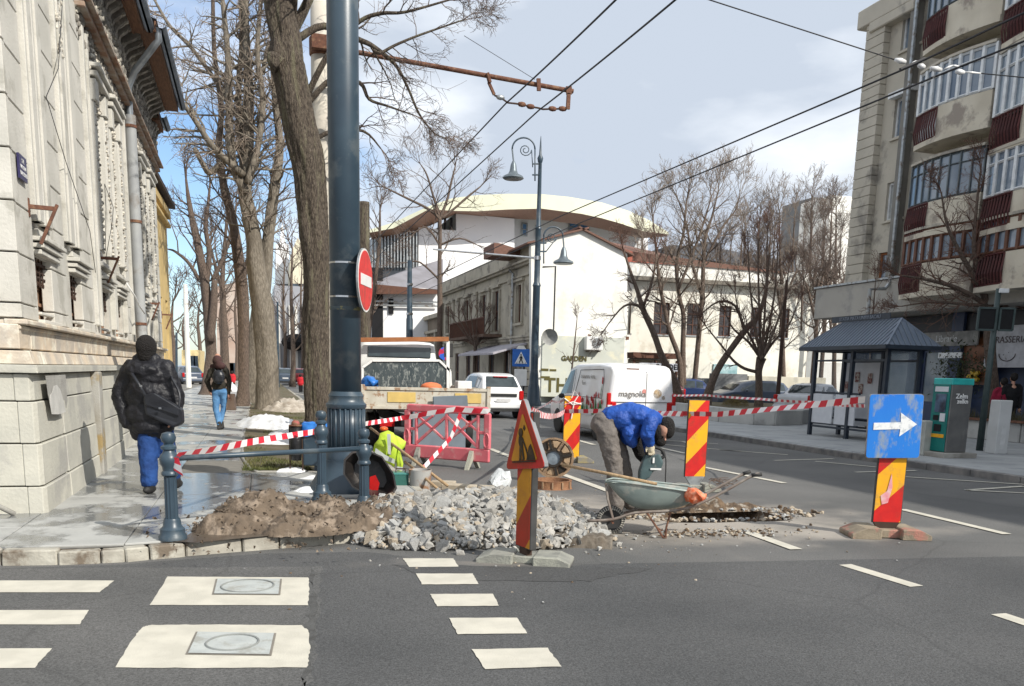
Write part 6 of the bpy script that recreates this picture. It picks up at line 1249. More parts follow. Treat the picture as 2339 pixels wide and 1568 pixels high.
# ================================================================== WARNING BOARDS
def board_mesh(T, w, h, z0, flip=False, th=.035, ph=0.0, slope=1.0, per=None):
    q = MB(); q.box((0, 0, z0+h/2), (w+.02, th, h+.02)); q.build('board_back', mat('board_edge_black', (.03, .03, .03), (.06, .06, .06), rough=.6, bump=0), T, bevel=.005)
    per = per or .46; n = int((h+w)/per*2)+4
    for i in range(-4, n):
        # stripe between lines z = slope*x + c
        c0 = z0+ph+i*per/2; c1 = c0+per/2; x0, x1 = -w/2, w/2; s_ = slope
        poly = [(x0, c0+s_*x0), (x1, c0+s_*x1), (x1, c1+s_*x1), (x0, c1+s_*x0)]
        def cl(poly, zz, keep):
            o = []
            for k in range(len(poly)):
                p, r_ = poly[k], poly[(k+1) % len(poly)]; sp, sr = (p[1]-zz)*keep, (r_[1]-zz)*keep
                if sp >= 0: o.append(p)
                if sp*sr < 0: t = sp/(sp-sr); o.append((p[0]+(r_[0]-p[0])*t, zz))
            return o
        poly = cl(poly, z0, 1); poly = cl(poly, z0+h, -1) if len(poly) > 2 else poly
        if len(poly) < 3: continue
        q = MB(); q.prism([(x, -th/2-.004, z) for x, z in poly], (0, .003, 0)); q.build('red_stripe' if i % 2 == 0 else 'yellow_stripe', m_red if i % 2 == 0 else m_yel, T)
def foot(T, L_, D_, m, h=.11):
    q = MB()
    for sg_ in (-1, 1):
        q.prism([(sg_*.10, -D_/2, 0), (sg_*L_/2, -D_/2, 0), (sg_*L_/2, -D_/2, h*.45), (sg_*(L_/2-.13), -D_/2, h), (sg_*.10, -D_/2, h)], (0, D_, 0))
    q.box((0, .03, h*.42), (.22, D_*.75, h*.8)); q.build('rubber_foot', m, T, bevel=.01, fixn=True)
m_foot1 = mat('grey_recycled_foot', (.30, .30, .26), (.2, .2, .18), rough=.9, scale=6, bump=.4, c3=(.36, .36, .30))
m_foot2 = mat('tan_recycled_foot', (.30, .25, .18), (.2, .165, .12), rough=.9, scale=6, bump=.4, c3=(.36, .17, .13), c3s=5)
GB = 'striped warning boards round the works'
# 1: road works triangle, turned away to the left
f = Fr(1200, 1283); T = thing('roadworks_sign', 'weathered red and yellow road works triangle on a striped board in the rubble', 'sign', tuple(f.o), f.rz-R(62))
F1 = f; foot_t = T
q = MB(); pr = None
foot(T, .92, .42, m_foot1); T.children[-1].rotation_euler = (0, 0, R(52)); T.children[-1].scale = (.86, .8, .7)
m_redw, m_yelw = mat('faded_shaded_red', (.36, .03, .012), (.27, .03, .012), rough=.6, scale=6, bump=.05, c3=(.50, .02, .02), c3s=3), mat('faded_shaded_amber', (.52, .24, .012), (.42, .18, .01), rough=.6, scale=6, bump=.05, c3=(.38, .16, .02), c3s=4)  # faded tones, darkened too: the sign face's shade is put into the colour
_r, _y = m_red, m_yel; m_red, m_yel = m_redw, m_yelw
board_mesh(T, .235, 1.12, .13, ph=-.06, slope=1.2, per=.74, th=.06)
m_red, m_yel = _r, _y
q = MB(); q.box((0, .0, .10), (.13, .05, .1)); q.build('board_tenon', m_iron, T)
zc_ = f(1180, 1020).z
tri = lambda s_, y, cz: [(-.5*s_, y, cz-.289*s_), (.5*s_, y, cz-.289*s_), (0, y, cz+.577*s_)]
RT = Matrix.Translation((0.02, 0, zc_+.02)) @ Matrix.Rotation(R(-7), 4, 'Y')
def rounded(poly, r=.03):
    o = []
    n = len(poly)
    for i in range(n):
        p, a, b = Vector(poly[i]), Vector(poly[i-1]), Vector(poly[(i+1) % n]); u, v = (a-p).normalized(), (b-p).normalized()
        o += [p+u*r, p+(u+v)*r*.32, p+v*r]
    return o
for nm, s_, y, m, th in (('sign_plate', .69, -.05, mat('dull_grey_back', (.22, .23, .24), rough=.6, bump=0), .035), ('red_border', .685, -.055, m_redw, .004), ('amber_field', .45, -.061, m_yelw, .004)):
    q = MB(RT); q.prism(rounded(tri(s_, y, .0), .05 if s_ > .6 else .02), (0, th, 0)); q.build(nm, m, T)
q = MB(RT); yy = -.066
def fl(pts): q.prism([(x, yy, z) for x, z in pts], (0, .003, 0))
q.lathe([(.036, 0), (.036, .004)], (-.03, yy+.002, .10), 14, ax=Matrix.Rotation(R(90), 3, 'X'))
fl([(-.065, .07), (-.01, .065), (0, -.02), (-.05, -.03), (-.075, .02)]); fl([(-.06, -.02), (-.03, -.02), (-.035, -.13), (-.075, -.13), (-.07, -.12)]); fl([(-.035, -.02), (0, -.02), (.02, -.12), (.0, -.13), (-.02, -.13), (-.01, -.11)]); fl([(-.02, .05), (.0, .06), (.07, -.05), (.055, -.06)]); fl([(.04, -.04), (.055, -.035), (.10, -.12), (.08, -.12)])
fl([(.05, -.13), (.20, -.13), (.17, -.06), (.13, .0), (.10, -.02)]); fl([(-.2, -.135), (.2, -.135), (.2, -.145), (-.2, -.145)]); fl([(.01, .13), (.03, .16), (.05, .13), (.03, .11)])
q.build('digging_figure', mat('worn_black_print', (.03, .02, .01), (.09, .05, .01), rough=.7, scale=20, bump=0, lo=.5, hi=.7), T, kind='stuff')
# 2, 3, 4
f = Fr(1303, 1056); T = thing('warning_board', 'red and yellow striped board with tape knotted round it, left of the worker', 'warning board', tuple(f.o), f.rz+R(5), GB)
w = (f(1321, 960).x-f(1284, 960).x); foot(T, .8, .36, mat('yellow_foot', (.42, .32, .06), (.2, .19, .17), rough=.8, scale=4)); board_mesh(T, w, f(1303, 905).z-f(1303, 1046).z, f(1303, 1046).z, slope=1.35, ph=.10, per=.66)
q = MB(); q.box((0, 0, .1), (.1, .05, .14)); q.build('board_tenon', m_iron, T)
for dz in (0, .08): pass
q = MB(); zt = f(1303, 925).z
for k_ in range(2): q.tube([(-w/2-.01, -.03, zt+k_*.11), (0, -.035, zt+.02-k_*.05+.03), (w/2+.01, -.03, zt+.01+k_*.02)], .012, 4)
q.tube([(-.03, -.03, zt+.12), (.02, -.02, zt+.26), (.09, -.02, zt+.16), (.02, -.04, zt+.05), (-.02, -.04, zt-.25)], .012, 4); q.build('knotted_tape', mat('pale_tape', (.75, .70, .68), (.6, .1, .1), rough=.4, scale=9, lo=.5, hi=.55, bump=0), T, kind='stuff')
f = Fr(1584, 1122); T = thing('warning_board', 'bright red and yellow striped board standing behind the wheelbarrow', 'warning board', tuple(f.o), f.rz+R(8), GB)
w = (f(1609, 1000).x-f(1562, 1000).x); board_mesh(T, w, f(1590, 915).z-f(1580, 1088).z, f(1580, 1088).z, slope=1.1, ph=.02, per=.62)
q = MB(); q.prism([(-w/2, -.02, f(1580, 1088).z), (w/2, -.02, f(1580, 1088).z), (.05, -.02, .05), (-.03, -.02, .05)], (0, .04, 0)); q.build('board_tenon', m_gal, T); foot(T, .7, .3, m_foot1)
f = Fr(2020, 1226); T = thing('arrow_sign', 'scuffed blue square sign with white arrow pointing right on a striped board', 'sign', tuple(f.o), f.rz-R(2), GB)
foot(T, .80, .40, m_foot2); w = f(2055, 1120).x-f(1994, 1120).x; zb = f(2022, 1192).z; zm = f(2022, 1047).z; board_mesh(T, w, .95, zb, slope=1.0, ph=-.12, per=.74)
q = MB(); q.prism([(-w/2, -.02, zb), (w/2, -.02, zb), (.07, -.02, .06), (-.07, -.02, .06)], (0, .04, 0)); q.build('board_tenon', m_iron, T)
sw_, sh_ = f(2098, 975).x-f(1977, 975).x, f(2040, 900).z-f(2040, 1046).z; cz = (f(2040, 900).z+f(2040, 1046).z)/2; cx = f(2038, 975).x
m_sblue = mat('scuffed_sign_blue', (.012, .16, .60), (.02, .20, .62), rough=.45, scale=2, bump=.04, c3=(.24, .29, .35), c3s=4.5, stretch=(1, 1, .45))
RS = Matrix.Translation((cx, 0, cz)) @ Matrix.Rotation(R(-1.5), 4, 'Y')
q = MB(RS); c4 = rounded([(-sw_/2, -.06, -sh_/2), (sw_/2, -.06, -sh_/2), (sw_/2, -.06, sh_/2), (-sw_/2, -.06, sh_/2)], .025); q.prism(c4, (0, .025, 0)); q.build('sign_plate', m_gal, T)
q = MB(RS); q.prism([(p.x*.985, -.064, p.z*.985) for p in c4], (0, .003, 0)); q.build('blue_face', m_sblue, T)
q = MB(RS); ar = [(-.21, .035), (-.21, -.035), (.055, -.028), (.05, -.10), (.215, .02), (.05, .135), (.055, .04)]; q.prism([(x, -.069, z) for x, z in ar], (0, .003, 0)); q.build('white_arrow', mat('worn_white', (.75, .76, .76), (.42, .46, .5), rough=.6, scale=22, bump=0, lo=.5, hi=.72), T)
q = MB(); q.prism([(-.07, -.028, zb+.18), (-.01, -.028, zb+.2), (.02, -.028, zb+.36), (-.0, -.028, zb+.5), (-.03, -.028, zb+.32), (-.09, -.028, zb+.27)], (0, .003, 0)); q.build('torn_sticker', mat('torn_sticker', (.70, .60, .56), (.65, .15, .2), rough=.6, scale=9, bump=0), T)
# ---- barrier tapes
m_tr, m_tw = mat('tape_red', (.62, .03, .05), (.55, .02, .04), rough=.35, bump=0), mat('tape_white', (.80, .78, .78), (.74, .72, .73), rough=.35, bump=0)
def tape(lab, pts, w=.075, per=.24, tw=0.0, sag=.03, up=(0, 0, 1), grp='red and white barrier tapes'):
    P_ = []; 
    for a, b in zip(pts[:-1], pts[1:]):
        a, b = Vector(a), Vector(b); n = max(6, int((b-a).length/.12))
        for i in range(n): t = i/n; p = a.lerp(b, t); p.z -= sag*4*t*(1-t)*(b-a).length/3; P_.append(p)
    P_.append(Vector(pts[-1])); q = MB(); L_ = 0; prev = None; vs = []; acc = []; kk = 0
    # resample at half periods
    out = [P_[0]]; need = per/2; d = 0
    for a, b in zip(P_[:-1], P_[1:]):
        seg = (b-a).length; p = a
        while d+seg >= need-1e-9 and seg > 0:
            t = (need-d)/seg; p = p.lerp(b, t); out.append(p.copy()); seg = (b-p).length; d = 0
            if seg < 1e-9: break
        d += seg
    if (out[-1]-P_[-1]).length > .01: out.append(P_[-1])
    for i, p in enumerate(out):
        d_ = (out[min(i+1, len(out)-1)]-out[max(i-1, 0)]).normalized(); s_ = Vector(up)-d_*Vector(up).dot(d_); s_ = s_.normalized()
        an = tw*math.sin(i*.23+1)+.06*math.sin(i*1.7); s_ = s_*math.cos(an)+d_.cross(s_)*math.sin(an); sk = d_*w*.30
        vs += [p+s_*w/2+sk, p-s_*w/2-sk]
    for i in range(len(out)-1): q.add([vs[2*i], vs[2*i+1], vs[2*i+3], vs[2*i+2]], [(0, 1, 2, 3)], i % 2)
    o = q.build('barrier_tape', [m_tr, m_tw]); tag(o, lab, 'tape', grp); return o
t1 = p1+Vector((0, -.02, .79)); brL, brR = P(930, 1060), P(1108, 1074)
def onp(x, y, v): return VV(x, y, v)
tape('barrier tape rising from the leftmost railing post to the pink barrier', [onp(402, 1043, p1.y-.05), onp(600, 1005, 9.3), onp(920, 955, 13.9)], .066, .29, tw=.5, sag=.0)
tape('barrier tape strung along the top of the pink barrier', [onp(915, 956, 13.85), onp(985, 943, 13.6), onp(1040, 935, 13.5), onp(1118, 940, 13.2)], .08, .3, tw=.4)
tape('barrier tape between the road works triangle and the striped board left of the worker', [onp(1213, 938, 7.6), onp(1290, 940, 13.9)], .07, .26, tw=.3)
tape('barrier tape passing across the back of the bending worker', [onp(1290, 940, 13.9), onp(1420, 939, 12.4), onp(1500, 944, 11.9), onp(1562, 946, 11.0)], .075, .27, tw=.5, sag=0)
tape('barrier tape from the striped board to the blue arrow sign', [onp(1560, 945, 10.95), onp(1640, 947, 10.2), onp(1800, 931, 8.8), onp(1976, 913, 7.5)], .07, .25, tw=.5, sag=0)
tape('farther thin barrier tape along the planter towards the arrow sign', [onp(1500, 903, 20), onp(1610, 903, 17), onp(1740, 912, 14), onp(1870, 920, 11.5), onp(1976, 928, 9)], .045, .26, tw=.4, sag=.01)
tape('barrier tape trailing from the lamp post to the striped board', [onp(1213, 938, 24), onp(1262, 915, 20), onp(1290, 912, 15)], .05, .3, tw=.4)
tape('torn tape hanging from the left railing post', [onp(396, 1045, p1.y-.06), onp(404, 1062, p1.y-.08), onp(408, 1082, p1.y-.08)], .09, .12, tw=.8, up=(1, 0, 0))
tape('twisted tape crossing the pink barrier face diagonally', [onp(1052, 945, 13.0), onp(1030, 1000, 12.95), onp(985, 1050, 12.9), onp(968, 1068, 12.85)], .06, .2, tw=.6, up=(1, 0, 0))
# ---- pink plastic barrier
m_pink = mat('pink_red_plastic', (.68, .17, .20), (.58, .13, .16), rough=.5, scale=4, bump=.05, c3=(.62, .30, .30), c3s=5)
e = (brR-brL); W_ = e.length; T = thing('plastic_barrier', 'pink red plastic pedestrian barrier with lattice panel behind the rubble', 'barrier', tuple(brL), math.atan2(e.y, e.x))
hT = 1.02; x0, x1 = -.04, W_+.08
def pbar(a, b, w, nm='lattice_bar'): q = MB(); q.bar((a[0], 0, a[1]), (b[0], 0, b[1]), .045, w); q.build(nm, m_pink, T, bevel=.006)
q = MB(); q.box(((x0+x1)/2, 0, .23), (x1-x0, .06, .22)); q.build('lower_panel', m_pink, T, bevel=.02)
q = MB(); q.box(((x0+x1)/2, 0, hT-.07), (x1-x0-.12, .06, .13)); q.build('top_rail', m_pink, T, bevel=.02)
for xx, sg_ in ((x0+.05, 1), (x1-.05, -1)):
    q = MB(); q.box((xx, 0, .62), (.13, .06, .6)); q.box((xx+sg_*.03, 0, .95), (.10, .06, .12)); q.build('side_post', m_pink, T, bevel=.025)
    q = MB(); q.tube([(xx-.05*sg_, -.035, .5+.16*math.cos(t)) if 0 else (xx+.045*math.cos(t), -.035, .48+.11*math.sin(t)) for t in [i*math.pi/8 for i in range(16)]], .012, 5, close=True); q.build('side_loop', m_pink, T)
xa, xb = x0+.22, x1-.22; xm = (xa+xb)/2
for xx in (xa, xb, xm): pbar((xx, .34), (xx, .88), .05)
pbar((xa, .36), (xm, .84), .045); pbar((xm, .84), (xb, .36), .045); pbar((xa, .84), (xm-.05, .36+.1), .04); pbar((xb, .84), (xm+.05, .36+.1), .04); pbar((xa, .62), (xm-.25, .84), .035); pbar((xb, .62), (xm+.25, .84), .035)
pbar((x0+.1, .60), (xa, .60), .05); pbar((xb, .60), (x1-.1, .60), .05)
for xx in (x0+.25, x1-.35):
    q = MB(); q.prism([(xx, -.22, 0), (xx, -.18, .0), (xx, -.03, .16), (xx, .03, .16), (xx, .18, 0), (xx, .22, 0), (xx, .05, .3), (xx, -.05, .3)], (.07, 0, 0)); q.build('foot', m_foot1, T, fixn=True)
# ---- lifted manhole cover and its ring
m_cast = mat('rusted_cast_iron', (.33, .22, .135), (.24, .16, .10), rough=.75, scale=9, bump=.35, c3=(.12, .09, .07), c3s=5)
m_cast2 = mat('tan_rust_ochre', (.44, .31, .19), (.34, .24, .15), rough=.8, scale=10, bump=.3)  # lighter tan rust for the plates between the ribs
f = Fr(1262, 1103); rr_ = (f(1309, 1047).x-f(1216, 1047).x)/2; cz = f(1262, 1047).z
T = thing('manhole_cover', 'round rusty ribbed manhole cover stood on edge beside the road works triangle', 'manhole cover', tuple(f.o), f.rz-R(8))
AX = Matrix.Rotation(R(90-4), 3, 'X')
q = MB(); q.lathe([(rr_, 0), (rr_, .05), (rr_-.03, .05), (rr_-.03, .015), (.01, .015)], (0, .05, cz), 36, ax=AX); q.build('cover_disc', m_cast, T)
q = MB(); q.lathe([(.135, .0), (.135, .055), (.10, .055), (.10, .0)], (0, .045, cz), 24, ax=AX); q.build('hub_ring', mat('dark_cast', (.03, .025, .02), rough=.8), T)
q = MB(); q.lathe([(.10, .0), (.10, .03), (.01, .035)], (0, .045, cz), 20, ax=AX); q.build('hub', mat('hub_grey', (.25, .30, .34), (.16, .19, .22), rough=.6, metal=.3, scale=12), T)
for i in range(8):
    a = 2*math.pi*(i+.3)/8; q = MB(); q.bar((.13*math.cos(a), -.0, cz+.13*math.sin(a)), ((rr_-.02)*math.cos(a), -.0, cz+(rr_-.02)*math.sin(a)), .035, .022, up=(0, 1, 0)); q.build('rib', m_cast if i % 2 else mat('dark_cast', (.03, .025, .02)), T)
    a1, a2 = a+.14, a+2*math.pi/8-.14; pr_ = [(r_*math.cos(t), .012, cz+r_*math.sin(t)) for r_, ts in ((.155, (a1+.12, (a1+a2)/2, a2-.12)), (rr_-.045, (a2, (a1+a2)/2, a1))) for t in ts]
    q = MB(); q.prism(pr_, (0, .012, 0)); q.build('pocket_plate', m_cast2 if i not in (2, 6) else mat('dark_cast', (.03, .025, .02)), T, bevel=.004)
f = Fr(1262, 1121); T = thing('manhole_ring', 'rusty brown round manhole frame lying below the upright cover', 'manhole frame', tuple(f.o), f.rz); rr2 = (f(1310, 1110).x-f(1214, 1110).x)/2
q = MB(); q.lathe([(rr2, 0), (rr2*.96, .02), (rr2*.96, .10), (rr2*.98, .115), (rr2*.86, .115), (rr2*.84, .02), (rr2*.80, .0)], (0, rr2, 0), 36); q.build('ring_body', mat('red_rust', (.28, .14, .07), (.19, .09, .05), rough=.85, scale=10, bump=.35), T, smooth=True)
for i in range(5):
    a = -math.pi/2+(i-2)*.5; q = MB(); q.box((rr2*.98*math.cos(a), rr2+rr2*.98*math.sin(a), .06), (.02, .02, .09), rz=a); q.build('ring_lug', m_cast, T)
# ---- black tub with red marking, leaning on its side
f = Fr(846, 1150, .12); T = thing('mixing_tub', 'black octagonal mortar tub with red patch leaning behind the railing post', 'tub', tuple(f.o+Vector((0, .18, 0))), f.rz+R(12))
f = Fr(846, 1142, .12, root=f.o+Vector((0, .18, 0)))
px_ = [(808, 1032), (843, 1028), (878, 1044), (902, 1085), (907, 1118), (893, 1140), (850, 1138), (805, 1112), (787, 1082), (790, 1050)]
q = MB(); rim = [f(x, y, -.02+(1142-y)*.0012) for x, y in px_]; ce = sum(rim, Vector())/len(rim); inn = [ce+(p-ce)*.93 for p in rim]; dp = [ce+(p-ce)*.62+Vector((.02, .28, -.02)) for p in rim]; bkr = [p+Vector((0, .02, 0)) for p in rim]; bkd = [ce+(p-ce)*.66+Vector((.02, .31, -.02)) for p in rim]; n = len(rim)
q.add(rim+inn+dp+bkr+bkd, [(i, (i+1) % n, n+(i+1) % n, n+i) for i in range(n)]+[(n+i, n+(i+1) % n, 2*n+(i+1) % n, 2*n+i) for i in range(n)]+[tuple(range(2*n, 3*n))]+[(i, 3*n+i, 3*n+(i+1) % n, (i+1) % n) for i in range(n)]+[(3*n+i, 4*n+i, 4*n+(i+1) % n, 3*n+(i+1) % n) for i in range(n)]+[tuple(range(4*n, 5*n))[::-1]])
q.build('tub_shell', mat('black_plastic', (.012, .012, .013), (.03, .025, .022), rough=.35, scale=5, bump=.1, c3=(.05, .04, .035), c3s=6), T)
q = MB(); pr_ = [f(x, y, .20) for x, y in ((853, 1090), (866, 1086), (875, 1105), (870, 1128), (852, 1128))]; q.prism(pr_, (0, -.01, 0)); q.build('red_patch', m_lampred, T)
# ---- hi-vis vest hung over tool handles
m_hv = mat('hi_vis_yellow', (.50, .66, .06), (.40, .56, .04), rough=.7, scale=6, bump=.4, bscale=9); m_refl = mat('reflective_grey', (.50, .53, .52), rough=.35, bump=0)
f = Fr(890, 1105, .12, root=P(895, 1115, 0)+Vector((0, .5, 0))); T = thing('hi_vis_vest', 'yellow green hi vis vest with grey bands hung over the tool handles', 'vest', tuple(f.o), f.rz)
def cloth(px, nm, m, d0, th=.02, wob=.03):
    a = [f(x, y, d0+wob*math.sin(i*2.1)) for i, (x, y) in enumerate(px)]; q = MB(); c = sum(a, Vector())/len(a)+Vector((0, -.05, 0)); n = len(a)
    mid = [p.lerp(c, .45)+Vector((0, -.03*math.sin(i*1.9), 0)) for i, p in enumerate(a)]
    q.add(a+mid+[c]+[p+Vector((0, th+.05, 0)) for p in a], [(i, (i+1) % n, n+(i+1) % n, n+i) for i in range(n)]+[(n+i, n+(i+1) % n, 2*n) for i in range(n)]+[(i, 2*n+1+i, 2*n+1+(i+1) % n, (i+1) % n) for i in range(n)]+[tuple(range(2*n+1, 3*n+1))[::-1]])
    return q.build(nm, m, T, smooth='all')
cloth([(868, 990), (885, 984), (897, 990), (905, 1002), (908, 1020), (903, 1045), (900, 1068), (892, 1062), (872, 1050), (852, 1030), (855, 1015), (865, 1003)], 'vest_front', m_hv, 0)
cloth([(897, 992), (912, 1000), (926, 1010), (924, 1022), (913, 1030), (920, 1060), (917, 1083), (908, 1082), (905, 1055), (903, 1020)], 'vest_back', m_hv, .08)
def band(px, d): q = MB(); q.prism([f(x, y, d) for x, y in px], (0, .01, 0)); q.build('reflective_band', m_refl, T)
band([(858, 1024), (880, 1040), (901, 1050), (901, 1060), (878, 1051), (856, 1034)], -.10); band([(884, 992), (892, 992), (893, 1040), (886, 1036)], -.105); band([(907, 1066), (920, 1068), (919, 1076), (907, 1074)], .0)
f3 = Fr(880, 1105, .12, root=P(895, 1115, 0)+Vector((0, .75, 0))); c = f3(877, 980); q = MB(); q.sph((c.x, .0, c.z), (.06, .09, .035), 14); o_ = q.build('orange_helmet', mat('orange_plastic', (.75, .12, .015), rough=.35, bump=0), smooth='all'); o_.location = f3.o; o_.rotation_euler = (0, 0, f3.rz); tag(o_, 'orange cap lying on the handles above the hi vis vest', 'helmet')
# handles and planks
def stick(nm, lb, cat, a, b, r, m, z=None): q = MB(); q.tube([a, Vector(a).lerp(Vector(b), .5)+Vector((0, 0, .005)), b], r, 7); o = q.build(nm, m, smooth='all'); tag(o, lb, cat); return o
stick('wooden_pole', 'upper of two wooden handles slanting from behind the vest into the rubble', 'tool handle', VV(846, 978, 12.6), VV(1022, 1110, 10.6), .02, m_wood)
stick('wooden_pole', 'lower of two wooden handles slanting under the vest into the rubble', 'tool handle', VV(925, 1055, 11.6), VV(1012, 1128, 10.1), .018, m_wood)
stick('wooden_pole', 'thin pale cane lying in the rubble beside the bucket', 'tool handle', VV(948, 1080, 11.0), VV(1004, 1118, 10.4), .012, m_wood)
f = Fr(960, 1130, .0); T = thing('paint_bucket', 'grey dented bucket standing at the back of the rubble', 'bucket', tuple(f.o), f.rz)
a, b_ = f(932, 1072), f(988, 1072); r_ = (b_.x-a.x)/2*.95; q = MB(); q.lathe([(r_*.82, 0), (r_, a.z), (r_*.94, a.z), (r_*.76, .03)], ((a.x+b_.x)/2, 0, 0), 20); q.build('bucket_body', mat('dirty_bucket', (.34, .34, .33), (.26, .15, .09), rough=.8, scale=5, lo=.45, hi=.55), T, smooth=True)
q = MB(); cx = (a.x+b_.x)/2; q.tube([(cx-r_, 0, a.z), (cx-r_*.7, -.05, a.z-.1), (cx, -.1, a.z-.14), (cx+r_*.7, -.05, a.z-.1), (cx+r_, 0, a.z)], .006, 5); q.build('handle', m_iron, T)
f = Fr(915, 1128, .0); T = thing('tool_box', 'small dark green tool box below the hanging vest', 'box', tuple(f.o), f.rz+R(10)); a, b_ = f(903, 1085), f(928, 1115)
q = MB(); q.box((0, 0, (a.z+b_.z)/2), (.2, .2, a.z-b_.z+.05)); q.build('box_body', mat('dark_green_plastic', (.03, .12, .10), rough=.4), T, bevel=.02); q = MB(); q.box((0, 0, a.z+.02), (.21, .21, .03)); q.build('lid', mat('teal_lid', (.05, .2, .18), rough=.4), T, bevel=.01); q = MB(); q.tube([(-.06, 0, a.z+.03), (-.06, 0, a.z+.08), (.06, 0, a.z+.08), (.06, 0, a.z+.03)], .01, 5); q.build('handle', m_iron, T)
for (x0, y0, x1, y1, lb) in ((1012, 1107, 1125, 1118, 'pale timber offcut lying behind the rubble beside the plastic scraps'), (985, 1100, 1040, 1106, 'short grey timber scrap lying beside the bucket')):
    a, b_ = P(x0, y0+22, .0), P(x1, y1+18, .0); q = MB(); a.z = b_.z = .1; q.bar(a, b_, .16, .08); o_ = q.build('timber_offcut', mat('pale_timber', (.46, .40, .31), (.34, .29, .22), rough=.9, scale=5), bevel=.01); tag(o_, lb, 'timber')
# ---- soil and rubble
m_dirt = mat('excavated_dirt', (.155, .118, .085), (.095, .072, .053), rough=1, scale=5, bump=1, bscale=22, detail=9, c3=(.24, .19, .145), c3s=6)
T = thing('dirt_heap', 'brown lumpy heap of excavated earth behind the whitewashed kerb', 'dirt heap', tuple(P(650, 1200, .12)))
d0 = P(600, 1205, .12); d1 = P(800, 1195, .12)
def dh(x, y):
    h = 0
    for (c, rx, ry, hh) in ((P(600, 1190, .12), .48, .38, .27), (P(540, 1210, .12), .38, .3, .16), (P(690, 1212, .12), .5, .28, .13), (P(748, 1182, .12), .28, .28, .20), (P(830, 1196, .12), .62, .36, .16), (P(905, 1190, .05), .5, .45, .16)):
        d = ((x-c.x)/rx)**2+((y-c.y)/ry)**2
        if d < 1: h = max(h, hh*(1-d)**.7)
    if h > .01: h += .07*noise.noise(Vector((x*6, y*6, 1)))+.038*noise.noise(Vector((x*12, y*12, 4)))+.02*noise.noise(Vector((x*31, y*31, 7)))
    return h
q = MB(); nx, ny = 210, 170; X0, X1, Y0, Y1 = -1.0, 1.9, 6.9, 9.7
vs = []; hs = []
for i in range(nx):
    for j in range(ny):
        x = X0+(X1-X0)*i/(nx-1); y = Y0+(Y1-Y0)*j/(ny-1); h = dh(x, y); hs.append(h); vs.append((x, y, .115+h if h > .005 else .112))
q.add(vs, [(i*ny+j, (i+1)*ny+j, (i+1)*ny+j+1, i*ny+j+1) for i in range(nx-1) for j in range(ny-1) if max(hs[i*ny+j], hs[(i+1)*ny+j], hs[(i+1)*ny+j+1], hs[i*ny+j+1]) > .005]); q.build('earth_mass', m_dirt, T, wloc=True, smooth='all')
q = MB()
for i in range(2200):
    x, y = rnd.uniform(X0, X1), rnd.uniform(Y0, Y1); h = dh(x, y)
    if h < .02 and rnd.random() > .12: continue
    r_ = rnd.uniform(.006, .028); c = Vector((x, y, .12+max(h, 0)+r_*.3)); o_ = [c+Vector((rnd.uniform(-1, 1), rnd.uniform(-1, 1), rnd.uniform(-.6, 1)))*r_ for _ in range(4)]; o5 = c+Vector((0, 0, r_)); 
    q.add(o_+[o5], [(0, 1, 4), (1, 2, 4), (2, 3, 4), (3, 0, 4), (0, 2, 1), (0, 3, 2)])
q.build('earth_clods', m_dirt, T, wloc=True, kind='stuff')
q = MB(); st = [P(x, y, .12) for x, y in ((395, 1238), (430, 1222), (480, 1195), (600, 1170), (720, 1165), (790, 1175), (830, 1200), (700, 1218), (560, 1230), (450, 1241))]
vs_, fs_ = ngon_sheet([tuple(p.xy) for p in st], .1235); q.add(vs_, fs_); o_ = q.build('wet_soil_stain', mat('wet_soil', (.07, .05, .035), (.11, .09, .07), rough=.3, scale=5, bump=.3), T, wloc=True)
m_rock = [mat('broken_concrete_%s' % n_, c, c2, rough=.95, scale=9, bump=.6, bscale=30) for n_, c, c2 in (('pale', (.41, .395, .365), (.27, .26, .24)), ('grey', (.38, .38, .37), (.27, .27, .26)), ('tan', (.42, .36, .28), (.3, .25, .19)))]
def rockmesh(seed, m):
    rg = random.Random(seed); bm = bmesh.new()
    sx, sy, sz = rg.uniform(.8, 1.2), rg.uniform(.55, 1.0), rg.uniform(.4, .8)
    for _ in range(13):
        d = Vector((rg.gauss(0, 1), rg.gauss(0, 1), rg.gauss(0, 1))).normalized()*rg.uniform(.85, 1.1); bm.verts.new((d.x*sx, d.y*sy, d.z*sz))
    r_ = bmesh.ops.convex_hull(bm, input=bm.verts); bmesh.ops.delete(bm, geom=[g for g in r_['geom_interior'] if isinstance(g, bmesh.types.BMVert)], context='VERTS') if r_['geom_interior'] else None
    me = bpy.data.meshes.new('rubble_chunk'); bm.to_mesh(me); bm.free(); me.materials.append(m); return me
rocks = [rockmesh(i, m_rock[0 if i % 5 in (0, 1, 3) else (1 if i % 5 == 2 else 2)]) for i in range(15)]
T = thing('rubble_heap', 'pale heap of broken concrete chunks around the road works triangle', 'rubble heap', (2.1, 8.5, 0))
def mh(x, y):
    h = 0
    for (cx, cy, rx, ry, hh) in ((1.65, 8.5, 1.0, 1.2, .27), (2.35, 8.5, 1.1, 1.3, .31), (2.9, 8.3, .5, .9, .14), (1.3, 8.1, .6, .7, .16)):
        d = ((x-cx)/rx)**2+((y-cy)/ry)**2
        if d < 1: h = max(h, hh*(1-d)**.8)
    return h+.0*x
q = MB(); nx = 70; vs = []
for i in range(nx):
    for j in range(nx):
        x = .5+3.3*i/(nx-1); y = 6.95+3.1*j/(nx-1); h = mh(x, y); vs.append((x, y, (h-.05+.05*noise.noise(Vector((x*7, y*7, 2)))) if h > .02 else -.05))
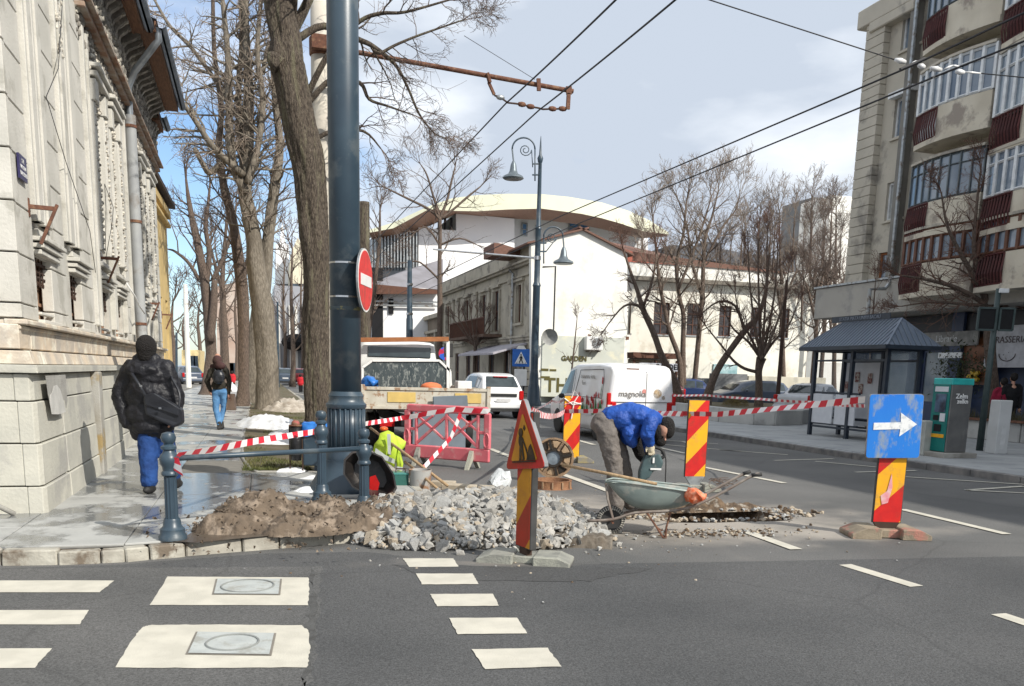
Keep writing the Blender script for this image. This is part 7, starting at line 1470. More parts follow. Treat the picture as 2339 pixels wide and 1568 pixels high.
q.add(vs, [(i*nx+j, (i+1)*nx+j, (i+1)*nx+j+1, i*nx+j+1) for i in range(nx-1) for j in range(nx-1)]); q.build('rubble_fines', mat('rubble_fines', (.27, .24, .20), (.17, .15, .12), rough=1, scale=12, bump=1, bscale=25), T, wloc=True, smooth='all')
big = []; small = []
for k in range(9000):
    x, y = rnd.uniform(.55, 3.45), rnd.uniform(7.0, 10.0); h = mh(x, y)
    if h < .01 and rnd.random() > .015: continue
    if (x-P(1200, 1283).x)**2+(y-6.75)**2 < .09: continue
    big.append((x, y, h))
rnd.shuffle(big)
cand = sorted([(x, y, h, (.035+.075*rnd.random()**1.8)*(1 if h > .02 else .5)) for x, y, h in big[:1300]], key=lambda c: -c[3]/(c[1]))
for x, y, h, s_ in cand[:300]:
    inst(rnd.choice(rocks), 'rubble_chunk', T, (x-2.1, y-8.5, h+s_*.15), (rnd.uniform(0, 6), rnd.uniform(0, 6), rnd.uniform(0, 6)), (s_,)*3)
q = MB(); qm = []
rv_ = [([v.co.copy() for v in r_.vertices], [tuple(p.vertices) for p in r_.polygons]) for r_ in rocks]
for x, y, h, s_ in cand[300:]+[(x, y, h, rnd.uniform(.012, .045)) for x, y, h in big[1300:6000]]:
    k = rnd.randrange(15); E_ = Matrix.Translation((x, y, max(h, 0)+s_*.4)) @ Matrix.Rotation(rnd.uniform(0, 6), 4, 'Z') @ Matrix.Rotation(rnd.uniform(0, 6), 4, 'X'); q.add([E_ @ (v*s_) for v in rv_[k][0]], rv_[k][1], 0 if k % 5 in (0, 1, 3) else (1 if k % 5 == 2 else 2))
q.build('small_rubble', m_rock, T, wloc=True, kind='stuff')
# debris scattered on the road and round the trench
q = MB()
for k in range(950):
    z_ = rnd.random()
    if z_ < .45: a = rnd.uniform(0, 6.28); rr = rnd.gauss(1, .16); x = hc.x+math.cos(a)*1.0*rr; y = hc.y+math.sin(a)*.38*rr+.05
    elif z_ < .75: x, y = rnd.gauss(4.5, .45), rnd.gauss(7.75, .12)
    elif z_ < .9: x, y = rnd.gauss(3.0, 1.2), rnd.gauss(7.4, .8)
    else: x, y = rnd.uniform(-.5, 7), rnd.uniform(5.5, 13)
    if y < 9 and ((x-hc.x)/.72)**2+((y-hc.y)/.3)**2 < 1: continue
    if x < 1.9 and y > 7.6: continue
    s_ = rnd.uniform(.006, .03)*(1.6 if z_ < .45 else (.6 if z_ >= .75 else 1)); kk = rnd.randrange(15); E_ = Matrix.Translation((x, y, s_*.4)) @ Matrix.Rotation(rnd.uniform(0, 6), 4, 'Z'); q.add([E_ @ (v*s_) for v in rv_[kk][0]], rv_[kk][1], kk % 3)
o_ = q.build('loose_debris', [m_rock[2], m_rock[1], m_soil], kind='stuff'); tag(o_, 'loose crumbs of concrete scattered on the road round the trench', 'debris')
# raised broken asphalt behind the hole
q = MB(); n = 60; vs = []
for i in range(n):
    for j in range(14):
        x = hc.x-.95+1.9*i/(n-1); y = hc.y+.30+.30*j/13; k = math.sin(math.pi*i/(n-1))*math.sin(math.pi*j/13); vs.append((x, y, -.01+k*(.13+.10*noise.noise(Vector((x*6, y*6, 9)))+.06*noise.noise(Vector((x*17, y*17, 3))))))
q.add(vs, [(i*14+j, (i+1)*14+j, (i+1)*14+j+1, i*14+j+1) for i in range(n-1) for j in range(13)]); o_ = q.build('spoil_ridge', m_soil, smooth='all'); tag(o_, 'low ridge of broken soil along the far edge of the trench', 'spoil'); o_['kind'] = 'stuff'
a, b_ = P(1215, 1247), P(1398, 1256); T = thing('broken_slab', 'long dirty broken concrete slab edge in front of the wheelbarrow wheel', 'concrete slab', tuple(a))
q = MB(); n = 26; tp, bt = [], []
d = (b_-a); s_ = Vector((-d.y, d.x, 0)).normalized(); prof = []
for i in range(n):
    p = a+d*i/(n-1); w_ = .0+.03*noise.noise(Vector((i*.5, 0, 0))); h_ = .085+.06*noise.noise(Vector((i*.45, 3, 0))); prof.append([p+s_*w_, p+s_*(w_+.02)+Vector((0, 0, h_)), p+s_*(.22+w_)+Vector((0, 0, h_+.02)), p+s_*.3])
vs = [v for r_ in prof for v in r_]; q.add(vs, [(i*4+j, (i+1)*4+j, (i+1)*4+j+1, i*4+j+1) for i in range(n-1) for j in range(3)]+[(0, 1, 2, 3), ((n-1)*4+3, (n-1)*4+2, (n-1)*4+1, (n-1)*4)]); q.build('slab_body', mat('dirty_slab', (.10, .08, .06), (.19, .165, .135), rough=1, scale=14, bump=.9, bscale=16), T, wloc=True, fixn=True, smooth='all')
f = Fr(1142, 1122); q = MB(); q.sph((0, 0, .12), (.16, .12, .15), 14)
for v in q.v: v += Vector((1, 1, 1))*.09*noise.noise(v*9)
o_ = q.build('crumpled_sheet', mat('translucent_plastic_sheet', (.55, .57, .58), (.4, .42, .43), rough=.25, scale=9, bump=.8, bscale=20)); o_.location = f.o; tag(o_, 'crumpled whitish plastic sheet behind the road works triangle', 'plastic sheet')
# ================================================================== BUS SHELTER AND PAVEMENT BOXES
m_shel = mat('shelter_steel', (.018, .026, .04), (.03, .04, .055), rough=.4, bump=0)
m_sroof = mat('blue_grey_sheet', (.11, .14, .19), (.14, .17, .22), rough=.45, scale=3, bump=.05)
sx0, sx1, sy0, sy1 = 14.2, 15.1, 17.38, 20.15
T = thing('bus_shelter', 'dark steel bus shelter with hipped ribbed roof and glass walls on the right pavement', 'bus shelter', (sx0, sy0, .12))
zE, zR = 2.40-.12, 3.05-.12
def shl(q, nm, m=m_shel, **k): return q.build(nm, m, T, **k)
W_, D_ = sx1-sx0, sy1-sy0
for x in (0, W_):
    for y in (0, D_*.45, D_): q = MB(); q.box((x, y, zE/2), (.09, .09, zE)); shl(q, 'post')
for x in (0, W_): q = MB(); q.box((x, D_/2, zE-.05), (.1, D_+.1, .12)); shl(q, 'beam')
for y in (0, D_): q = MB(); q.box((W_/2, y, zE-.05), (W_-.1, .1, .12)); shl(q, 'beam')
for x in (0, W_):
    for zz in (1.95, .25): q = MB(); q.box((x, D_/2, zz), (.04, D_-.1, .05)); shl(q, 'rail', kind='stuff')
o_ = .3; e4 = [(-o_, -o_, zE), (W_+o_, -o_, zE), (W_+o_, D_+o_, zE), (-o_, D_+o_, zE)]; RL = .2; r1, r2 = (W_/2, RL, zR), (W_/2, D_-RL-.2, zR)
q = MB(); q.add(e4+[r1, r2], [(0, 1, 4), (1, 2, 5, 4), (2, 3, 5), (3, 0, 4, 5), (3, 2, 1, 0)]); shl(q, 'roof_panel', m_sroof)
q = MB()
for i in range(26):
    y = -o_+(D_+2*o_)*(i+.5)/26; t = min(1, (y+o_)/(RL+o_), (D_+o_-y)/(RL+.2+o_)); xt = -o_+(W_/2+o_)*t; zt = zE+(zR-zE)*t
    q.bar((-o_, y, zE+.012), (xt, y, zt+.012), .025, .03)
for i in range(10):
    x = -o_+(W_+2*o_)*(i+.5)/10; t = min(1, min(x+o_, W_+o_-x)/(W_/2+o_)); q.bar((x, -o_, zE+.012), (x, -o_+(RL+o_)*t, zE+(zR-zE)*t+.012), .025, .03)
q.build('roof_seams', mat('seam_grey', (.16, .19, .23), rough=.5, bump=0), T, kind='stuff')
q = MB()
for a, b in zip(e4, e4[1:]+e4[:1]): q.bar(Vector(a)+Vector((0, 0, -.03)), Vector(b)+Vector((0, 0, -.03)), .07, .09)
shl(q, 'gutter', kind='stuff')
q = MB(); q.bar(r1, r2, .06, .05); 
for a in e4: q.bar(a, r1 if a[1] < 1 else r2, .05, .05)
q.build('hip_ridge', m_sroof, T, kind='stuff')
text('STATIA PIATA UNIRII BACAU', 'ridge_lettering', mat('pale_letter', (.25, .28, .33), bump=0), T, (W_/2-.27, D_/2, zR+.06), (R(90), 0, R(-90)), .12, .004)
q = MB(); q.box((W_/2-.25, D_/2, zR+.06), (.02, 2.2, .15)); shl(q, 'name_board')
m_clear = mat('shelter_glass', (.30, .36, .40), (.22, .28, .32), rough=.06, bump=0, alpha=.38, spec=.9)
m_frost = mat('frosted_panel', (.62, .64, .68), (.56, .58, .62), rough=.4, bump=0)
ys = (0, D_*.42, D_*.98)
for i in range(2):
    a, b_ = ys[i]+.06, ys[i+1]-.06
    for z0, z1, mm in ((1.99, 2.25, m_clear), (.3, 1.92, m_clear if i != 1 else m_frost)):
        q = MB(); q.quad((W_, b_, z0), (W_, a, z0), (W_, a, z1), (W_, b_, z1)); q.build('glass_panel', mm, T)
for z0, z1, mm in ((1.99, 2.25, m_clear), (.3, 1.92, m_clear)):
    for y in (0, D_): q = MB(); q.quad((.06, y, z0), (W_-.06, y, z0), (W_-.06, y, z1), (.06, y, z1)); q.build('glass_panel', mm, T)
# low front panels and bench
q = MB(); q.box((0, D_*.83, .72), (.03, D_*.30, .75)); q.build('low_panel', m_frost, T); q = MB(); q.box((0, D_*.5, .72), (.03, D_*.28, .75)); q.build('low_panel', m_frost, T)
q = MB(); q.box((.02, D_*.66, 1.13), (.05, D_*.68, .05)); q.box((.02, D_*.66, .33), (.05, D_*.68, .04)); shl(q, 'front_rail', kind='stuff')
q = MB(); q.box((W_-.4, D_*.5, .48), (.38, D_*.8, .05)); shl(q, 'bench')
for y, z in ((D_*.78, 1.55), (D_*.60, 1.52), (D_*.92, 1.30), (D_*.72, 1.25)):
    q = MB(); q.box((W_-.02, y, z), (.01, .17, .26)); q.build('notice', mat('small_notice', (.16, .03, .03), (.5, .45, .4), rough=.6, scale=20, lo=.4, hi=.6, bump=0), T)
# ---- teal ticket machine
f = Fr(2180, 1046, .12); T = thing('ticket_machine', 'teal and steel ticket machine with graffiti on its side, on a low concrete plinth', 'ticket machine', tuple(f.o), f.rz+R(13))
m_teal = mat('teal_paint', (.0, .17, .15), (.0, .14, .13), rough=.4, scale=3, bump=0); m_steel = mat('dull_steel', (.17, .17, .165), (.12, .12, .12), rough=.45, metal=.4, scale=3, bump=.03, c3=(.24, .23, .22))
H_ = f(2180, 870).z; w = .48; d = .52
q = MB(); q.box((.0, .25, .05), (.78, .80, .10)); q.build('plinth', m_concrete, T, bevel=.01)
q = MB(); q.box((0, .25, H_/2+.05), (w, d, H_-.1)); q.build('steel_casing', m_steel, T, bevel=.015)
q = MB(); q.box((0, .25, H_-.02), (w+.02, d+.02, .13)); q.build('teal_cap', mat('light_teal', (.03, .42, .40), rough=.4, bump=0), T, bevel=.015)
q = MB(); q.box((-w/2-.012, .25, H_/2+.02), (.02, d-.04, H_-.18)); q.build('front_door', m_teal, T, bevel=.008)
def fp(y0, z0, y1, z1, m, nm): q = MB(); q.box((-w/2-.028, .25+(y0+y1)/2, (z0+z1)/2), (.014, abs(y1-y0), z1-z0)); q.build(nm, m, T, bevel=.003)
fp(.13, H_-.62, -.17, H_-.26, mat('screen_dark', (.02, .03, .05), (.10, .16, .25), rough=.15, scale=5, bump=0), 'screen'); fp(.17, H_-.22, -.2, H_-.12, m_frost, 'header_strip'); fp(.15, H_-.78, .0, H_-.68, m_dark, 'card_slot'); fp(-.04, H_-.80, -.18, H_-.64, m_frost, 'keypad'); fp(.1, H_-1.0, -.1, H_-.86, m_dark, 'ticket_tray'); fp(.18, H_-1.12, -.2, H_-1.05, m_yel, 'yellow_strip')
for nm, tx, x, z, s_ in (('graffiti', 'Zelm', 0, H_-.30, .13), ('graffiti', 'zelkn', .03, H_-.40, .12)): text(tx, nm, m_white, T, (x, -.017, z), (R(90), 0, 0), s_, .002, bold=.003)
T = thing('utility_box', 'small pale grey meter cabinet left of the teal ticket machine', 'cabinet', tuple(P(2136, 1042, .12)), -TH+R(0))
f = Fr(2136, 1042, .12); a, b_ = f(2123, 985), f(2150, 1042); zt, zm = f(2130, 985).z, f(2130, 1025).z
q = MB(); q.box((0, .15, zm/2), (.20, .18, zm)); q.build('stand', mat('grey_stand', (.22, .22, .22), rough=.6), T, bevel=.01); q = MB(); q.box((0, .15, (zt*1+zm)/2+.05), (.27, .24, zt-zm+.1)); q.build('meter_box', mat('pale_box', (.40, .41, .38), rough=.6), T, bevel=.015)
T = thing('concrete_pillar', 'white topped square concrete pillar at the right of the ticket machine', 'pillar', tuple(P(2286, 1038, .12)), -TH+R(12)); f = Fr(2286, 1038, .12); h_ = f(2300, 915).z
q = MB(); q.box((0, .15, h_/2), (.30, .30, h_)); q.build('pillar_body', mat('pale_pillar', (.50, .51, .51), (.42, .43, .43), rough=.7, scale=2, bump=.1), T, bevel=.015)
q = MB(); q.box((0, -.004, .35), (.12, .004, .5)); q.build('access_panel', mat('pale_panel', (.56, .57, .57), rough=.6, bump=0), T)
# pole with camera and empty advert frames
pb = P(2237, 1030, .12); T = thing('sign_pole', 'dark green pole with two empty dark sign frames and a small white camera', 'pole', tuple(pb)); m_gp = mat('dark_green_paint', (.03, .05, .05), (.05, .07, .07), rough=.5, bump=0)
f = Fr(2237, 1030, .12); zt = VV(2287, 660, pb.y).z-.12; q = MB(); q.tube([(0, 0, 0), (0, 0, zt)], [.075, .055], 12); q.build('shaft', m_gp, T, smooth='all')
za, zb = f(2280, 705).z, f(2275, 755).z
for x0, x1 in ((-.40, -.02), (.06, .36)):
    q = MB()
    q.M = Matrix.Rotation(-TH, 4, 'Z')
    for a, b_ in (((x0, -.06, za), (x1, -.06, za)), ((x0, -.06, zb), (x1, -.06, zb)), ((x0, -.06, za), (x0, -.06, zb)), ((x1, -.06, za), (x1, -.06, zb))): q.bar(a, b_, .04)
    q.build('sign_frame', m_gp, T, kind='stuff'); q = MB(Matrix.Rotation(-TH, 4, 'Z')); q.box(((x0+x1)/2, -.05, (za+zb)/2), (x1-x0, .02, za-zb)); q.build('sign_infill', m_dark, T)
q = MB(Matrix.Rotation(-TH, 4, 'Z')); q.box((.08, -.05, zt-.05), (.2, .1, .09)); q.build('camera_box', m_pvc, T, bevel=.01)
T = thing('grey_post_box', 'tall pale panel standing between the shelter and the arrow sign', 'panel', tuple(P(2112, 1040, .12))); 
q = MB(); q.box((0, 0, .35), (.35, .25, .7)); q.build('panel_body', mat('pale_box', (.40, .41, .38)), T, bevel=.02)
# bushes in the planter
for (x, y, r_, lb) in ((1707, 935, .55, 'round yellowish clipped bush on the planter under the pollarded tree'), (1545, 935, .8, 'broad brown dry bush on the planter right beside the white van'), (1610, 930, .5, 'small dry brown bush behind the red and yellow board')):
    p = P(x, y-6, .45); q = MB()
    for i in range(2600):
        d = Vector((rnd.gauss(0, 1), rnd.gauss(0, 1), rnd.gauss(0, 1))).normalized(); k_ = rnd.random()**.35; c = p+Vector((d.x*r_*k_, d.y*r_*k_+.9, abs(d.z)*r_*k_*.85)); u = Vector((rnd.uniform(-1, 1), rnd.uniform(-1, 1), rnd.uniform(-1, 1)))*.035; w_ = Vector((rnd.uniform(-1, 1), rnd.uniform(-1, 1), rnd.uniform(-1, 1)))*.03
        q.add([c, c+u, c+w_], [(0, 1, 2)])
    o_ = q.build('clipped_bush', mat('yellow_bush', (.20, .15, .045), (.12, .09, .03), rough=.8, bump=0) if y == 935 and x > 1600 else mat('dry_bush', (.14, .08, .045), (.08, .05, .03), rough=.9, bump=0), kind='stuff'); tag(o_, lb, 'bush')
# ================================================================== VEHICLES
def paint(n_, c, r_=.3): return mat('paint_'+n_, c, tuple(x*.92 for x in c), rough=r_, bump=0, coat=.6, scale=2)
def loft(st, sub=False):
    """st: (y, zb, zbelt, zroof, wbelt, wroof)"""
    q = MB(); n = 0; vs = []
    for (y, zb, zt, zr, wb, wr) in st:
        half = [(wb*.90, zb), (wb*.985, zb+.12), (wb, zb+(zt-zb)*.55), (wb*.985, zt), (wr, zr-.045 if zr-zt > .1 else zr-.01), (wr-.10, zr), (wr*.5, zr+.015)]
        ring = [(x, y, z) for x, z in half]+[(-x, y, z) for x, z in half[::-1]]; n = len(ring); vs += ring
    k = len(st); fs = [(i*n+j, i*n+(j+1) % n, (i+1)*n+(j+1) % n, (i+1)*n+j) for i in range(k-1) for j in range(n)]
    fs += [tuple(range(n))[::-1], tuple((k-1)*n+j for j in range(n))]
    q.add(vs, fs); return q
def side_pt(st, i, t, f, sg):     # point on side glass zone: between stations i,i+1 at t, height fraction f belt->roof
    a, b = st[i], st[i+1]; m_ = [a[k]+(b[k]-a[k])*t for k in range(6)]
    return Vector((sg*((m_[4]*.985)*(1-f)+m_[5]*f+.008), m_[0], m_[2]*(1-f)+(m_[3]-.045)*f))
def glass_side(T, st, segs, m, name='side_window'):
    for sg in (-1, 1):
        for (i0, t0, i1, t1) in segs:
            a, b = side_pt(st, i0, t0, .08, sg), side_pt(st, i1, t1, .08, sg); c, d = side_pt(st, i1, t1, .88, sg), side_pt(st, i0, t0, .88, sg)
            q = MB(); q.add([a, b, c, d], [(0, 1, 2, 3) if sg > 0 else (3, 2, 1, 0)]); q.build(name, m, T)
def glass_end(T, st, i, j, m, name, f0=.08, f1=.92, off=.012):
    a, b = st[i], st[j]; sgn = -1 if b[0] > a[0] else 1
    def pt(f, s): y = a[0]+(b[0]-a[0])*f; z = a[3]+(b[3]-a[3])*f; w = (a[5]*.94+(b[5]-a[5])*f)-.07; return Vector((s*w, y, z))
    A, B, C, D = pt(f0, -1), pt(f0, 1), pt(f1, 1), pt(f1, -1); n_ = (B-A).cross(D-A).normalized()
    if n_.y*sgn < 0: n_ = -n_
    q = MB(); q.add([p+n_*(off+.012) for p in (A, B, C, D)], [(0, 1, 2, 3)]); return q.build(name, m, T)
def wheel(T, x, y, r, w=.19):
    sg = 1 if x > 0 else -1; ax = Matrix.Rotation(R(90)*sg, 3, 'Y'); q = MB(); q.lathe([(r*.62, 0), (r*.9, 0), (r, .02), (r, w), (r*.9, w+.015), (r*.62, w+.015)], (x-sg*w, y, r), 22, ax=ax); wo = q.build('wheel', m_black, T, smooth=True)
    q = MB(); q.lathe([(.02, w-.0), (r*.3, w-.01), (r*.6, w-.03), (r*.64, w+.0)], (x-sg*w, y, r), 16, ax=ax); q.build('rim', mat('wheel_rim', (.36, .37, .38), (.2, .2, .21), rough=.4, metal=.6, scale=9, bump=0), wo)
    q = MB(); q.lathe([(r*1.13, 0), (r*1.13, .02)], (x-sg*.165, y, r+.02), 22, ax=ax); q.build('wheel_arch', m_dark, T)
def car(name, lab, cat, loc, rz, st, pm, segs, rear, front, wy, wr=.31, lights=None, grp=None, plate=True, kids=True):
    T = thing(name, lab, cat, loc, rz, grp); o = loft(st).build('body', pm, T, smooth='all', fixn=True); o.data.set_sharp_from_angle(angle=R(38))
    b = o.modifiers.new('soft', 'BEVEL'); b.width = .03; b.segments = 2; b.limit_method = 'ANGLE'; b.angle_limit = R(22)
    glass_side(T, st, segs, m_glassd)
    if rear: glass_end(T, st, rear[0], rear[1], m_glassd, 'rear_window')
    if front: glass_end(T, st, front[0], front[1], m_glassd, 'windscreen')
    hw = st[2][4]
    for y in wy: wheel(T, hw*.985, y, wr); wheel(T, -hw*.985, y, wr)
    L_ = st[-1][0]
    for sg in (-1, 1):
        q = MB(); q.box((sg*hw*.83, .02, .80), (.16, .12, .32)); q.build('tail_light', m_lampred, T, bevel=.03)
        q = MB(); q.box((sg*hw*.78, L_-.10, .66), (.26, .16, .13)); q.build('headlight', mat('headlight_glass', (.55, .57, .6), rough=.1, bump=0), T, bevel=.03)
        q = MB(); q.sph((sg*(hw+.10), L_*.66, 1.0), (.09, .06, .07), 8); q.build('wing_mirror', pm if name != 'delivery_van' else m_black, T, smooth='all')
    q = MB(); q.box((0, -.02, .45), (hw*1.86, .12, .20)); q.build('rear_bumper', pm, T, bevel=.04, seg=2); q = MB(); q.box((0, -.0, .30), (hw*1.6, .1, .10)); q.build('bumper_valance', m_black, T)
    if plate: q = MB(); q.box((0, -.09, .62 if name != 'delivery_van' else .66), (.50, .015, .11)); q.build('number_plate', mat('plate_white', (.6, .6, .6), rough=.5, bump=0), T)
    return T
HB_ = [(0.0, .34, .86, .90, .74, .66), (.06, .26, .93, .99, .82, .70), (.42, .22, .97, 1.39, .845, .60), (.85, .2, .97, 1.465, .85, .62), (1.9, .2, .95, 1.47, .85, .62), (2.45, .2, .94, 1.38, .85, .60), (2.62, .2, .94, 1.30, .85, .60), (3.1, .2, .93, .97, .84, .70), (3.7, .22, .80, .83, .80, .66), (3.86, .3, .62, .66, .70, .55)]
SG = [(2, .1, 2, .95), (3, .05, 3, .95), (4, .0, 6, .3)]
q0 = P(1157, 957)
car('hatchback', 'white hatchback seen from behind between the truck and the street lamp', 'car', (q0.x-.15, q0.y, 0), R(2), [(y, a, b-.04, c*1.04, d*.95, e*1.0) for y, a, b, c, d, e in HB_], paint('white', (.78, .78, .78)), SG, (1, 2), (7, 6), (.55, 3.0), .29)
ob = bpy.data.objects['hatchback']
q = MB(); q.box((0, .02, .80), (1.0, .1, .10)); q.build('tailgate_trim', mat('dark_trim', (.03, .03, .03), rough=.4, bump=0), ob); q = MB(); q.box((0, .35, 1.42), (.5, .1, .03)); q.build('brake_light', m_lampred, ob)
# van with advertising
VN = [(0.0, .36, .98, 1.60, .80, .70), (.05, .28, 1.02, 1.72, .87, .755), (.16, .24, 1.02, 1.80, .89, .76), (.8, .22, 1.02, 1.85, .90, .77), (2.3, .22, 1.02, 1.84, .90, .77), (2.75, .22, 1.02, 1.76, .90, .75), (3.35, .22, 1.0, 1.12, .88, .78), (4.05, .25, .86, .92, .84, .70), (4.25, .34, .68, .72, .74, .6)]
vr = P(1362, 1006); vq = (vr.x+.87, vr.y-.62, 0)
m_van = mat('paint_van_white', (.80, .80, .80), (.75, .75, .76), rough=.35, bump=0, coat=.5, scale=2)
V = car('delivery_van', 'white delivery van lettered magnolia with tulips on its side, parked behind the worker', 'van', vq, R(1), VN, m_van, [(4, .15, 4, 1.0), (5, .0, 5, .8)], None, (6, 5), (.62, 3.35), .33)
for sg in (-1, 1):
    q = MB(); q.box((sg*.845, .02, .93), (.10, .08, .46)); q.build('tail_light_column', m_lampred, V, bevel=.02); q = MB(); q.box((sg*.835, -.035, .80), (.11, .02, .16)); q.build('lamp_lens', m_frost, V)
m_line = mat('panel_gap', (.12, .12, .12), rough=.8, bump=0)
q = MB(); q.box((.10, .005, 1.15), (.012, .02, 1.05)); q.box((0, -.012, .95), (1.5, .02, .012)); q.build('door_gap', m_line, V, kind='stuff')
q = MB(); q.box((-.25, .06, 1.72), (.32, .05, .035)); q.build('brake_light', m_rust, V); q = MB(); q.box((.0, -.0, .72), (.42, .06, .06)); q.build('door_handle', m_gal, V)
# window outlines and prints on rear doors (seen as flat print)
ry = -.004
def outl(pts, nm, m, x=None): q = MB(); q.tube(pts, .007, 4, close=True); q.build(nm, m, V)
outl([(-.68, .01, 1.04), (.04, .01, 1.04), (.04, .03, 1.60), (-.56, .03, 1.60), (-.63, .025, 1.55)], 'window_outline', m_line); outl([(.16, .01, 1.04), (.68, .01, 1.04), (.63, .025, 1.5), (.56, .03, 1.58), (.16, .03, 1.60)], 'window_outline', m_line)
m_gtx = mat('grey_print', (.22, .20, .18), bump=0)
tt = text('magnolia', 'print_lettering', m_gtx, V, (-.26, -.016, 1.14), (R(90-4), 0, 0), .20, .002); text('cele mai bune momente', 'print_lettering', mat('light_print', (.45, .45, .45), bump=0), V, (-.30, .012, 1.50), (R(90-4), 0, 0), .085, .001); text('livram flori', 'print_lettering', mat('light_print', (.45, .45, .45)), V, (.40, .012, 1.50), (R(90-4), 0, 0), .07, .001)
q = MB(); q.lathe([(.11, 0), (.11, .003)], (.40, .003, 1.15), 20, ax=Matrix.Rotation(R(90), 3, 'X')); q.build('round_print', mat('peach_print', (.75, .50, .22), (.8, .62, .4), bump=0, scale=12), V)
q = MB(); q.lathe([(.05, 0), (.05, .003)], (.56, .003, 1.06), 12, ax=Matrix.Rotation(R(90), 3, 'X')); q.build('small_print', mat('peach_print', (.75, .50, .22)), V)
q = MB(); q.lathe([(.06, 0), (.06, .003)], (.05, .0, 1.2), 8, ax=Matrix.Rotation(R(90), 3, 'X')); q.build('flower_print', mat('pink_print', (.6, .25, .22), bump=0), V)
# side panel outline, lettering and tulips on the left side (x = -)
sx = -.905
q = MB(); q.tube([(sx+.02, .35, 1.02), (sx+.02, 2.1, 1.02), (sx+.03, 2.12, 1.1), (sx+.10, 1.95, 1.68), (sx+.11, .5, 1.70), (sx+.05, .32, 1.5)], .008, 4, close=True); q.build('panel_outline', m_line, V)
q = MB(); q.tube([(sx-.002, 2.2, .3), (sx-.004, 2.2, 1.0), (sx+.10, 2.25, 1.7)], .006, 4); q.tube([(sx-.002, 3.15, .5), (sx-.004, 3.2, 1.0)], .006, 4); q.build('door_gap', m_line, V, kind='stuff')
q = MB(); q.box((sx, 2.0, .62), (.02, 2.2, .08)); q.build('side_rubbing_strip', m_frost, V)
text('inseamna viata', 'print_lettering', m_gtx, V, (sx+.052, 1.35, 1.52), (R(90+10), 0, R(-90)), .16, .001); text('flori', 'print_lettering', m_gtx, V, (sx+.03, 1.55, 1.36), (R(90+8), 0, R(-90)), .15, .001)
m_leaf, m_tul = mat('tulip_leaf_print', (.03, .14, .03), (.05, .22, .05), bump=0, scale=9), mat('tulip_red_print', (.45, .03, .03), (.35, .02, .03), bump=0, scale=9)
lf, tu = MB(), MB(); rg = random.Random(5)
for k in range(46):
    y = rg.uniform(.18, 1.85); zb_ = .62+rg.uniform(-.02, .1); ht = rg.uniform(.12, .34)*(1.35 if y < .7 else 1); w_ = .03
    if y < .45 and rg.random() < .6: ht += rg.uniform(.2, .5)
    def xs(z): return sx-.006+(0 if z < 1.02 else (z-1.02)*.20)
    lf.add([(xs(zb_), y-w_, zb_), (xs(zb_), y+w_, zb_), (xs(zb_+ht), y+rg.uniform(-.06, .06), zb_+ht)], [(0, 1, 2)])
    if rg.random() < .6: z = zb_+ht; X_ = xs(z)-.002; tu.add([(X_, y-.035, z), (X_, y+.035, z), (X_, y+.04, z+.08), (X_, y, z+.13), (X_, y-.04, z+.08)], [(0, 1, 2, 3, 4)])
lf.build('tulip_leaves', m_leaf, V, kind='stuff'); tu.build('tulip_heads', m_tul, V, kind='stuff')
# parked cars on the square
SD = [(0.0, .34, .82, .86, .74, .66), (.08, .26, .92, .96, .82, .70), (.7, .22, .95, .99, .86, .66), (1.15, .2, .94, 1.36, .86, .60), (1.7, .2, .93, 1.42, .86, .62), (2.5, .2, .92, 1.40, .86, .62), (2.95, .2, .92, 1.22, .86, .60), (3.4, .2, .92, .95, .85, .70), (4.2, .22, .82, .84, .80, .66), (4.35, .3, .62, .66, .70, .55)]
SUVp = [(y*1.08, a, b, c, d, e) for y, a, b, c, d, e in HB_]
GP = 'cars parked on the square'
def parked(nm, lab, x, v, rz, st, c, seg, rear, front, cat='car'):
    p = VV(x, 880, v); return car(nm, lab, cat, (p.x, v, 0), rz, st, c, seg, rear, front, (.7, st[-1][0]-.8), .30, grp=GP)
parked('parked_car', 'dark red car mostly hidden behind the white van and the crooked tree', 1555, 41, R(80), HB_, paint('wine', (.10, .015, .02)), SG, (1, 2), (7, 6))
parked('parked_car', 'small dark blue car between the crooked tree and the striped board', 1618, 43, R(75), HB_, paint('navy', (.02, .04, .12)), SG, (1, 2), (7, 6))
parked('parked_car', 'large dark blue grey car between the leaning trunk and the pollarded tree', 1792, 38, R(92), SUVp, paint('slate', (.06, .08, .12)), SG, (1, 2), (7, 6), 'car')
parked('parked_car', 'grey car whose dark bonnet shows just right of the pollarded tree', 1826, 41, R(60), SD, paint('mid_grey', (.16, .17, .18)), [(2, .5, 3, .6), (3, .7, 4, .9), (5, .0, 6, .3)], (2, 3), (7, 6))
parked('parked_car', 'silver white car seen through the thin tape left of the bus shelter', 1812, 30.5, R(-58), SD, paint('silver', (.55, .57, .60)), [(2, .5, 3, .6), (3, .7, 4, .9), (5, .0, 6, .3)], (2, 3), (7, 6))
for i, (x, v, c, lb, rz) in enumerate(((652, 78, (.05, .07, .10), 'distant dark car left of the leaning trunk', 5), (690, 84, (.35, .03, .03), 'distant red car beside the leaning trunk', 0), (642, 95, (.3, .32, .35), 'farthest grey car at the end of the street', 0), (442, 70, (.08, .1, .14), 'distant dark car by the pale yellow building', 20))):
    p = VV(x, 880, v); car('distant_car', lb, 'car', (p.x, v, 0), R(rz), HB_, paint('dist%d' % i, c), SG, (1, 2), (7, 6), (.55, 3.0), .29, grp='distant cars')
